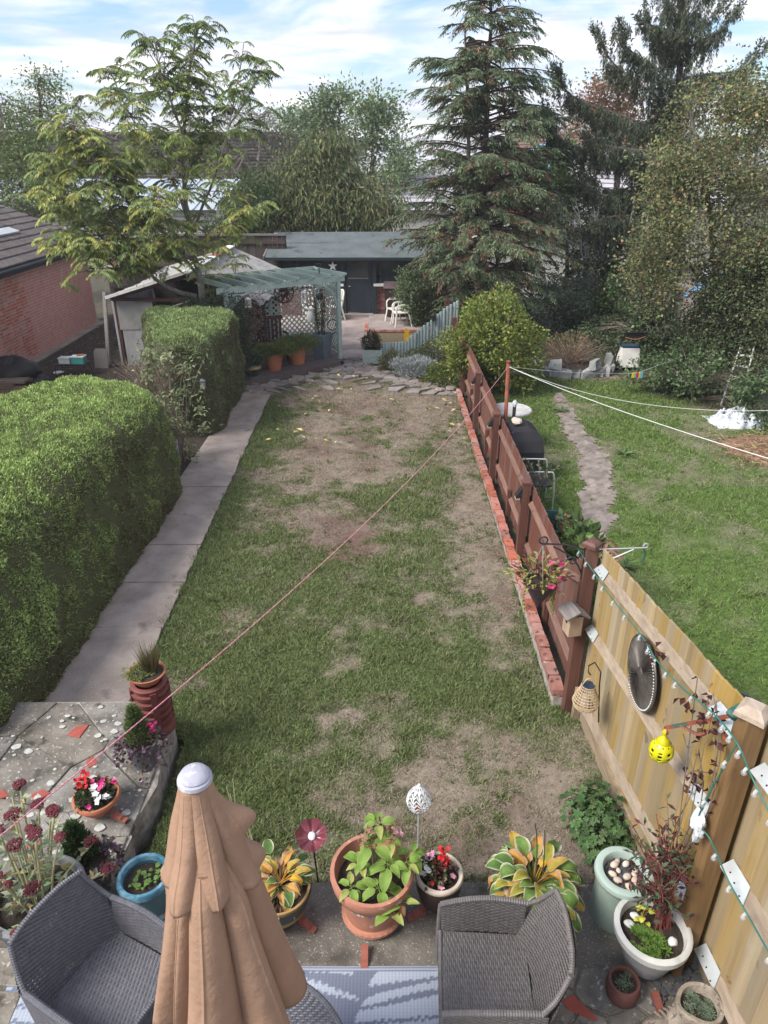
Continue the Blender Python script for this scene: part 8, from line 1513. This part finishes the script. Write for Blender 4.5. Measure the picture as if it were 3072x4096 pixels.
for pts, hl_ in BR:
    P = spline(pts, 7); k = len(P); bw.tube(P, [.036*(1-.8*i/(k-1))+.006 for i in range(k)], 5, False); Ln = sum((b-a).length for a, b in zip(P, P[1:])); nb = int(Ln*64)
    for j in range(nb):
        t = .08+.92*random.random(); i = min(k-2, int(t*(k-1))); b0 = P[i].lerp(P[i+1], t*(k-1)-i); off = Vector((random.gauss(0, .15), random.gauss(0, .35), random.gauss(-.03, .06)))*(1.1-.6*t); bb_ = b0+off
        if random.random() < .55: bw.tube([b0, bb_], .006, 3, False)
        if t > .74 and random.random() < .6:   # upturned finger shoots near the tip
            dv = (P[min(k-1, i+1)]-P[i]).normalized(); L = random.uniform(.15, .34); n = 14; tt = np.linspace(0, 1, n); dr_ = np.array((dv+Vector((random.uniform(-.5, .5), random.uniform(-.5, .5), .6))).normalized()); C = pal(n, SC, None, .2); f.leaf(np.array(bb_)+dr_*L*tt[:, None], dr_*.6+rng.normal(size=(n, 3))*.55, .10, .035, C, .1)
        else: hang(bb_, random.uniform(.18, .75)*hl_*(1.25-.75*t), SC)
for j in range(380):   # denser top around the leader
    z = random.uniform(4.5, 10.5); q0 = min(trk, key=lambda p: abs(p.z-z)); a = random.random()*6.3; r_ = random.uniform(0, .55+.16*(10-z) if z > 6.5 else 1.0); hang(Vector((q0.x+r_*math.cos(a), q0.y+r_*math.sin(a), z+.25*r_)), random.uniform(.2, .55), SC)
bw.build('branches', 'bark_grey', sp); o = f.build('crown', 'needle', sp); o['kind'] = 'stuff'
# ---- generic leafy tree
def leafy(name, label, trunk, blobs, L, W, cols, wts=None, bark='bark', r0=.12, cl=46, spread=.32, cat='tree', group=None, droop=.1, twr=.008, loc=None, upb=.2, berry=None):
    t = thing(name, label, cat, (0, 0, 0), 0, group); tp_ = limbs(t, trunk, bark, 'trunk', 7); sk_ = [p for P in tp_ for p in P]; f = Fol(); m = MB()
    for (c, r, n) in blobs:
        P, d = ball(max(3, n//4), c, r, .45); P = np.repeat(P, 4, 0)+rng.normal(size=(len(P)*4, 3))*np.array(r)*.17
        for p in P:
            pv = Vector(p); b0 = min(sk_, key=lambda q: (q-pv).length+.6*max(0, q.z-pv.z)); mm = b0.lerp(pv, .55)+Vector((0, 0, .12*(pv-b0).length)); m.tube([b0, mm, pv], [twr*1.6, twr, twr*.5], 3, False)
            k = cl; Q = p+rng.normal(size=(k, 3))*spread*np.array([1, 1, .8])*random.uniform(.22, .42); D = (Q-p)*1.2+rng.normal(size=(k, 3))*.5+np.array([0, 0, upb]); shade = random.uniform(.65, 1.35); f.leaf(Q, D, L*(.6+.8*rng.random(k)), W*(.7+.6*rng.random(k)), pal(k, cols, wts, .16)*shade, .2, droop)
    m.build('twigs', 'twig', t); o = f.build('crown', 'foliage', t); o['kind'] = 'stuff'; return t
leafy('willow_like_tree', 'tall pale green tree behind the brick outbuilding roof', [([(-12.0, 27.0, 2.72), (-11.68, 27.0, 4.63), (-11.4, 27.0, 6.27), (-11.27, 27.0, 7.06)], .15, .02), ([(-11.83, 27.0, 3.91), (-12.24, 27.0, 4.91), (-12.55, 27.0, 5.6)], .06, .015), ([(-11.89, 27.0, 3.62), (-10.83, 27.0, 4.91), (-10.33, 27.0, 5.87)], .06, .015)],
      [((-11.46, 27.0, 6.01), (1.0, .9, 1.1), 60), ((-12.18, 27.0, 4.48), (1.6, 1.2, 1.3), 110), ((-13.29, 27.5, 3.44), (1.5, 1.0, 1.0), 70), ((-10.98, 26.5, 3.92), (1.3, 1.0, 1.2), 80), ((-13.2, 27.0, 4.2), (1.2, 1, 1.5), 60), ((-10.07, 26.5, 2.91), (1.6, .9, .8), 60), ((-11.22, 27.0, 6.87), (.45, .4, .5), 14)], .14, .055, [(.17, .23, .09), (.13, .18, .07), (.22, .28, .11)], None, 'bark', .12, 34, .8, 'tree', 'background trees', .25)
leafy('drooping_cherry', 'broad olive green tree with drooping leaves behind the shed roof', [([(-2.52, 29.5, 1.86), (-2.48, 29.5, 2.7), (-2.53, 29.5, 3.83), (-2.57, 29.5, 4.92)], .2, .03), ([(-2.48, 29.5, 2.7), (-3.68, 29.5, 3.51), (-4.51, 29.5, 4.15)], .08, .02), ([(-2.48, 29.5, 2.86), (-1.22, 29.5, 3.51), (-0.34, 29.5, 3.99)], .08, .02)],
      [((-2.59, 29.5, 4.46), (1.4, 1.2, 1.0), 100), ((-3.87, 29.5, 3.35), (1.7, 1.2, 1.2), 130), ((-1.55, 29.0, 3.37), (1.6, 1.2, 1.1), 120), ((-0.69, 29.0, 2.89), (1.2, 1.0, .7), 60), ((-4.72, 29.0, 2.73), (1.0, .9, .7), 50), ((-2.58, 28.6, 2.84), (2.0, .8, .7), 90), ((-2.22, 29.5, 5.07), (.7, .7, .5), 26)], .19, .06, [(.145, .18, .08), (.20, .215, .095), (.11, .14, .06), (.29, .25, .12)], (4, 3, 4, 1), 'bark', .2, 42, .85, 'tree', 'background trees', .5, upb=-.5)
leafy('far_ash_tree', 'light green tall trees rising against the sky left of the cypress', [([(-2.48, 44.0, 2.9), (-2.4, 44.0, 5.69), (-2.48, 44.0, 7.23)], .2, .04), ([(-0.76, 43.0, 2.94), (-0.61, 43.0, 5.22), (-0.72, 43.0, 6.96)], .2, .04), ([(0.53, 43.0, 2.94), (0.64, 43.0, 5.22)], .15, .04)],
      [((-2.24, 44.0, 6.8), (1.5, 1.2, 1.3), 60), ((-3.52, 44.0, 6.24), (1.1, 1, 1.0), 50), ((-0.72, 43.0, 6.53), (1.6, 1.2, 1.3), 64), ((0.51, 43.0, 5.66), (1.3, 1.2, 1.2), 44), ((-1.74, 43.0, 5.0), (1.8, 1.2, .8), 40), ((0.75, 42.0, 4.11), (1.4, 1.2, 1.2), 70), ((-4.88, 45.0, 6.39), (1.0, .9, .9), 34), ((-2.47, 44.0, 7.56), (.6, .6, .4), 18), ((-3.22, 44.0, 7.45), (.5, .5, .4), 12)], .22, .11, [(.18, .25, .115), (.145, .205, .095), (.22, .29, .14)], None, 'bark', .15, 26, 1.0, 'tree', 'background trees')
leafy('dark_laurel', 'dark green evergreen mass between the far tree and the cypress', [([(-4.91, 26.5, 1.54), (-4.67, 26.5, 2.46), (-4.59, 26.5, 3.35)], .1, .02)], [((-4.51, 26.5, 3.35), (.9, .8, .8), 50), ((-4.67, 26.5, 2.46), (1.0, .8, .8), 50), ((-5.5, 26.5, 2.16), (.9, .7, .7), 34)], .13, .06, [(.05, .085, .035), (.075, .115, .05)], None, 'bark', .1, 40, .7, 'tree', 'background trees')
leafy('ivy_thicket', 'bright green leafy thicket behind the cypress and dead tree', [([(6.28, 25.0, -0.42), (6.12, 25.0, 1.72), (5.86, 25.0, 3.97)], .12, .03)], [((5.71, 25.0, 3.97), (.9, .8, .8), 60), ((6.04, 25.0, 3.01), (.8, .8, .8), 44), ((5.12, 25.0, 4.63), (.8, .8, .7), 40), ((6.48, 22.5, 1.49), (.9, .8, .9), 80), ((6.46, 21.0, 0.68), (.8, .7, .6), 50), ((5.88, 22.5, 0.67), (.8, .7, .7), 40)], .12, .07, [(.10, .17, .055), (.075, .13, .04), (.14, .21, .07)], None, 'bark', .1, 40, .6, 'shrub')
leafy('dark_yew', 'very dark rounded evergreen to the right of the cypress trunk', [([(5.0, 21.0, -0.13), (4.95, 21.0, 0.94)], .1, .03)], [((4.91, 20.5, 0.9), (1.0, .8, .9), 110), ((5.19, 20.5, 1.28), (.7, .6, .7), 50)], .08, .025, [(.045, .068, .052), (.062, .09, .064)], None, 'bark', .1, 60, .5, 'shrub')
dt = thing('dead_white_tree', 'bare bleached white branches in front of the grey roof', 'dead tree', (0, 0, 0)); m_ = MB(); rt_ = Vector((6.17, 22.0, 1.3)); 
def bare(p, d, L, r, lev):
    e = p+d*L; q = bez(p, p.lerp(e, .5)+Vector((random.gauss(0, .1*L), random.gauss(0, .1*L), random.gauss(0, .1*L))), e, 5); m_.tube(q, [r, r*.9, r*.8, r*.7, r*.6], 4, False)
    if lev:
        for k in range(3): bare(q[random.choice((2, 3, 4))], (d+Vector((random.gauss(0, .6), random.gauss(0, .4), random.gauss(.05, .45)))).normalized(), L*random.uniform(.55, .8), r*.6, lev-1)
for k in range(5): bare(rt_, Vector((random.uniform(-.8, .5), random.uniform(-.4, .4), 1)).normalized(), 1.2, .04, 3)
m_.build('branches', 'bleached', dt)
# hawthorn mass on the right
HW = [(.21, .24, .105), (.17, .20, .085), (.30, .28, .125), (.36, .24, .13), (.13, .16, .075)]
leafy('hawthorn', 'sprawling hawthorn with olive and orange autumn leaves at the right', [([(8.38, 17.0, -0.57), (7.82, 17.0, 1.77), (7.15, 17.0, 3.76), (6.58, 17.0, 5.11), (6.33, 17.0, 5.88)], .13, .02), ([(7.82, 17.0, 1.77), (6.64, 16.5, 2.75), (5.89, 16.2, 3.53)], .06, .015), ([(7.35, 17.0, 3.28), (7.92, 17.0, 4.4), (7.97, 17.0, 5.46)], .07, .015), ([(7.15, 17.0, 3.76), (6.12, 17.0, 4.4), (5.54, 17.0, 4.85)], .05, .012)],
      [((6.58, 17.0, 5.11), (.85, .8, .85), 34), ((7.56, 17.0, 5.11), (.9, .8, .9), 42), ((5.97, 16.5, 4.24), (.7, .7, .7), 55), ((6.98, 16.5, 4.06), (1.0, .8, .8), 56), ((7.99, 16.5, 3.97), (.9, .8, .9), 56), ((6.07, 16.0, 3.18), (.6, .6, .7), 50), ((7.23, 16.0, 2.81), (.9, .8, .8), 60), ((5.97, 15.8, 2.27), (.35, .4, .5), 22), ((6.85, 17.0, 5.71), (.7, .6, .5), 26), ((7.77, 17.0, 5.88), (.6, .6, .5), 30), ((5.53, 15.8, 2.84), (.3, .3, .45), 14)], .072, .052, HW, (4, 4, 3, 1.6, 3), 'bark_grey', .1, 58, .66, 'tree', None, .1, .006)
leafy('ivy_wall', 'dense dark ivy and bramble wall filling the right edge', [([(8.74, 15.8, -0.64), (8.24, 15.8, 1.49), (7.84, 15.8, 3.2)], .08, .02), ([(7.66, 15.6, -0.03), (7.23, 15.6, 1.53)], .05, .02)],
      [((7.92, 15.8, 2.84), (.7, .7, .7), 80), ((7.94, 15.5, 1.74), (.8, .7, .7), 100), ((7.41, 15.8, 1.59), (.7, .6, .6), 80), ((7.03, 16.2, 1.2), (.5, .5, .6), 50), ((8.03, 15.0, 0.77), (.6, .6, .5), 60), ((7.56, 15.8, 2.27), (.7, .6, .6), 70), ((8.07, 15.0, 2.21), (.5, .7, .9), 60)], .06, .05, [(.12, .155, .075), (.095, .125, .06), (.165, .19, .09), (.23, .21, .10)], (4, 4, 2, 1), 'bark', .1, 62, .5, 'shrub')
leafy('bramble', 'low bramble patch spilling onto the neighbour lawn before the ladder', [([(6.82, 15.0, -0.16), (6.62, 15.0, 0.36)], .03, .01)], [((6.67, 15.2, 0.51), (.8, .6, .45), 90), ((6.18, 15.8, 0.45), (.6, .5, .3), 40), ((7.4, 13.5, 0.43), (.6, .6, .5), 55), ((7.23, 15.5, 0.84), (.7, .5, .4), 50)], .075, .055, [(.10, .155, .065), (.14, .20, .09), (.075, .115, .05)], None, 'twig', .03, 34, .35, 'shrub', None, .1, .005)
leafy('ivy_column', 'dark ivy-clad stump beside the mower', [([(7.06, 19.0, -0.04), (6.88, 19.0, 1.42), (6.65, 19.0, 2.45)], .2, .1)], [((6.89, 19.0, 0.94), (.42, .4, .75), 80), ((6.78, 19.0, 2.0), (.6, .5, .6), 50), ((7.31, 18.4, 0.47), (.6, .5, .5), 50), ((6.35, 19.5, 0.22), (.7, .6, .35), 44), ((5.88, 19.8, 0.53), (.6, .5, .35), 30)], .08, .06, [(.085, .12, .06), (.115, .15, .075), (.06, .085, .045)], None, 'bark', .2, 40, .35, 'shrub')
leafy('copper_tree', 'rusty orange autumn tree half hidden behind the spruce', [([(10.14, 34.0, 3.32), (9.92, 34.0, 6.16), (9.67, 34.0, 7.17)], .15, .04), ([(16.01, 34.0, 3.32), (15.32, 34.0, 6.33)], .15, .04)], [((9.41, 34.0, 7.0), (1.2, 1, 1.1), 60), ((9.16, 34.0, 5.99), (1.0, 1, .9), 40), ((15.24, 34.0, 6.67), (1.4, 1, 1.0), 50), ((11.08, 34.0, 6.16), (1.4, 1, 1.0), 50), ((9.53, 34.0, 4.77), (.8, .8, .6), 26)], .14, .08, [(.28, .13, .07), (.22, .12, .06), (.33, .17, .08), (.17, .13, .06)], None, 'bark', .1, 40, .8, 'tree', 'background trees')
leafy('bare_birch', 'thin half-bare reddish tree between cypress and spruce', [([(10.4, 45.0, 5.24), (9.89, 45.0, 6.84), (9.54, 45.0, 7.62)], .12, .03), ([(10.35, 45.0, 5.71), (10.66, 45.0, 6.84)], .05, .02)], [((9.9, 45.0, 6.73), (1.3, 1, 1.1), 60), ((10.64, 45.0, 5.94), (1.0, 1, .6), 24)], .10, .06, [(.26, .17, .13), (.20, .14, .11)], None, 'bark_grey', .1, 10, 1.0, 'tree', 'background trees', .1, .02)
leafy('distant_left_trees', 'pale half-bare trees on the horizon behind the pinnate tree', [([(-9.81, 60.0, 2.23), (-9.33, 60.0, 6.03), (-9.28, 60.0, 7.54)], .2, .05), ([(-24.41, 50.0, 2.65), (-23.67, 50.0, 6.32), (-23.52, 50.0, 7.57)], .2, .05), ([(-7.84, 60.0, 2.23), (-7.43, 60.0, 6.03)], .15, .05)], [((-9.26, 60.0, 6.94), (2.4, 1.5, 1.3), 60), ((-7.26, 60.0, 6.03), (2.0, 1.5, 1.3), 60), ((-23.61, 50.0, 6.57), (2.2, 1.5, 1.8), 60), ((-20.94, 52.0, 6.12), (2.0, 1.5, 1.3), 40), ((-11.85, 58.0, 4.48), (4, 1.5, 1.5), 60), ((-15.56, 50.0, 3.99), (5, 1.5, 1.5), 90)], .2, .1, [(.19, .18, .12), (.14, .15, .09), (.24, .21, .15)], None, 'bark_grey', .1, 22, 1.6, 'tree', 'background trees', .1, .025)
# ground plants under the right trees
p = plant('undergrowth', 'shady ivy ground cover around the mower and raised bed', (5.5, 18.4, 0), 'ground cover'); p['kind'] = 'stuff'; bushy(p, (0, .6, .1), (2.3, 1.6, .45), 6500, .08, .05, [(.10, .14, .065), (.13, .17, .085), (.075, .105, .05)], None, .5)
for k, (x, y, lb) in enumerate(((3.7, 14.2, 'thistle rosette on the neighbour lawn beside the worn path'), (4.3, 11.8, 'pale weed rosette in the middle of the neighbour lawn'), (3.1, 7.9, 'small weed rosette right of the worn path end'), (6.5, 7.2, 'large weed clump at the right edge of the neighbour lawn'))):
    q = plant('weed', lb, (x, y, .02), 'weed', 'weeds on the neighbour lawn'); n = 40; a = rng.random(n)*6.3; f = Fol(); f.leaf(np.zeros((n, 3)), np.stack([np.cos(a), np.sin(a), .25+.5*rng.random(n)], 1), .15+.12*rng.random(n), .035, pal(n, [(.10, .17, .06), (.15, .22, .09)]), .1, .2); f.build('leaves', 'foliage', q)

# ================================================================== FAR BUILDINGS
wh = thing('long_warehouse', 'long low brown-clad warehouse behind the trees on the left', 'building', (-20, 62, 0))
child(MB().prism([(-58, 62), (-4.42, 62), (-4.42, 80), (-58, 80)], 0, 6.35), 'wall', 'clad_brown', wh)
for k in range(26): child(MB().box(((-58+-4.42)/2, 61.9, .3+k*.23), (58+-4.42-.2, .08, .12)), 'cladding_rail', 'clad_brown', wh)
child(MB().prism([(-58.3, 61.6), (-4.42+.3, 61.6), (-4.42+.3, 80), (-58.3, 80)], 6.35, 6.55), 'roof', 'old_fence', wh)
lr = thing('pale_roofed_unit', 'low industrial unit with pale blue-white sheet roof behind the pinnate tree', 'building', (-13, 36, 0))
child(MB().prism([(-20, 36), (-7.9, 36), (-7.9, 46), (-20, 46)], 0, 2.6), 'wall', 'clad_cream', lr); child(MB().add([(-20.3, 35.6, 2.6), (-7.7, 35.6, 2.6), (-7.7, 42, 3.75), (-20.3, 42, 3.75)], [(0, 1, 2, 3)]), 'roof', 'roof_pale', lr)
for k in range(12): child(MB().box((-13.9, 35.95, .2+k*.2), (12.1, .06, .13)), 'cladding_board', 'clad_cream', lr)
for k in range(14): x = -20+k*.93; child(MB().beam((x, 35.6, 2.63), (x, 42, 3.78), .06, .05), 'roof_rib', 'roof_pale', lr)
cu = thing('cream_clad_unit', 'cream horizontal-boarded building behind the brick outbuilding', 'building', (-22, 40, 0)); child(MB().prism([(-34, 40), (-20.6, 40), (-20.6, 46), (-34, 46)], 0, 2.8), 'wall', 'clad_cream', cu)
for k in range(13): child(MB().box((-27.3, 39.95, .2+k*.2), (13.2, .06, .13)), 'cladding_board', 'clad_cream', cu)
rh = thing('grey_roofed_house', 'house with pale lilac-grey tiled roof and blue bargeboard behind the spruce', 'house', (12, 38, 0))
def tiled(par, a, b, c, d, rows_, mat, nm='roof'):
    a, b, c, d = [Vector(v) for v in (a, b, c, d)]; r = child(MB().add([a, b, c, d], [(0, 1, 2, 3)]), nm, mat, par)
    for k in range(rows_):
        t0, t1 = k/rows_, (k+1)/rows_; p0, p1 = a.lerp(d, t0), b.lerp(c, t0); q0, q1 = a.lerp(d, t1), b.lerp(c, t1); up = Vector((0, -.03, .06)); MB().add([p0+up, p1+up, q1+up*.2, q0+up*.2, p0, p1], [(0, 1, 2, 3), (4, 5, 1, 0)]).build('tile_course', mat, r)
    return r
child(MB().prism([(8.4, 37), (16.5, 37), (16.5, 43), (8.4, 43)], 0, 2.5), 'wall', 'wall_mortar', rh); tiled(rh, (8.2, 36.6, 2.45), (16.8, 36.6, 2.45), (16.8, 40, 4.8), (8.2, 40, 5.35), 14, 'roof_lilac')
child(MB().beam((8.12, 36.6, 2.5), (8.12, 40, 5.4), .08, .22), 'bargeboard', 'sky_blue_paint', rh); child(MB().beam((8.1, 40, 5.35), (7.4, 43, 4.9), .08, .22), 'bargeboard', 'sky_blue_paint', rh); child(MB().box((12, 36.7, 1.6), (1.2, .06, 1.0)), 'window', 'glass_dark', rh)
bh2 = thing('brown_roofed_house', 'distant house with brown roof between the cypress and spruce', 'house', (13, 60, 0)); child(MB().prism([(10, 60), (20, 60), (20, 66), (10, 66)], 0, 4.2), 'wall', 'brick_shed', bh2); tiled(bh2, (9.8, 59.6, 4.2), (20.2, 59.6, 4.2), (20.2, 63, 6.6), (9.8, 63, 6.6), 10, 'roof_brown')
for k in range(3): child(MB().box((11.5+k*3, 59.95, 2.6), (1.2, .08, 1.2)), 'window', 'glass_dark', bh2)
mh = thing('shingle_roof_building', 'low building with pale shingle roof seen between olive tree and cypress', 'building', (.5, 40, 0)); child(MB().prism([(-2.5, 40), (4, 40), (4, 46), (-2.5, 46)], 0, 2.3), 'wall', 'clad_cream', mh); tiled(mh, (-2.8, 39.7, 2.3), (4.2, 39.7, 2.3), (4.2, 43, 3.9), (-2.8, 43, 3.9), 9, 'roof_lilac')
dh = thing('distant_white_house', 'tiny distant pale house on the skyline behind the far trees', 'house', (-6, 120, 0)); child(MB().prism([(-10, 120), (-3, 120), (-3, 128), (-10, 128)], 0, 5.2), 'wall', 'white_paint', dh); child(MB().add([(-10.4, 119.6, 5.2), (-2.6, 119.6, 5.2), (-2.6, 124, 7.6), (-10.4, 124, 7.6)], [(0, 1, 2, 3)]), 'roof', 'slate_pot', dh)
for k in range(3): child(MB().box((-8.8+k*2.3, 119.95, 3), (1.1, .1, 1.4)), 'window', 'glass_dark', dh)
wb = thing('white_outbuilding', 'white-walled outbuilding glimpsed under the cypress', 'building', (6.5, 27, 0)); child(MB().prism([(3.6, 27.5), (8.6, 27.5), (8.6, 31), (3.6, 31)], 0, 2.4), 'wall', 'white_paint', wb); child(MB().prism([(3.4, 27.2), (8.8, 27.2), (8.8, 31.2), (3.4, 31.2)], 2.4, 2.5), 'roof', 'asbestos', wb)
# far line of trees closing the horizon
tl = leafy('horizon_trees', 'far band of mixed trees along the horizon', [([(-40, 95, 0), (-40, 95, 5)], .3, .1), ([(30, 90, 0), (30, 90, 5)], .3, .1)], [((x, 92+random.uniform(-4, 4), random.uniform(1.5, 3.2)), (5, 2, random.uniform(2.2, 3.2)), 26) for x in range(-64, 66, 6)], .5, .3, [(.11, .135, .075), (.085, .11, .06), (.15, .16, .10)], None, 'bark', .3, 40, 2.6, 'trees', None, .1, .02); tl['kind'] = 'stuff'

# ---- thin haze volume added for far fading and the window's milky veil
hz = MB().box((0, 94, 6.4), (284, 254, 15.2)).build('haze', None); hz.data.materials.clear(); hm = bpy.data.materials.new('haze'); hm.use_nodes = True; hn = hm.node_tree; hn.nodes.remove(hn.nodes['Principled BSDF'])
pv = hn.nodes.new('ShaderNodeVolumePrincipled'); pv.inputs['Color'].default_value = (.95, .95, .97, 1); pv.inputs['Density'].default_value = .0010; pv.inputs['Anisotropy'].default_value = .2; hn.links.new(pv.outputs[0], hn.nodes['Material Output'].inputs['Volume']); hz.data.materials.append(hm); hz['kind'] = 'stuff'; hz['label'] = 'thin pale haze added over the garden for far fading and window veil'; hz['category'] = 'haze'
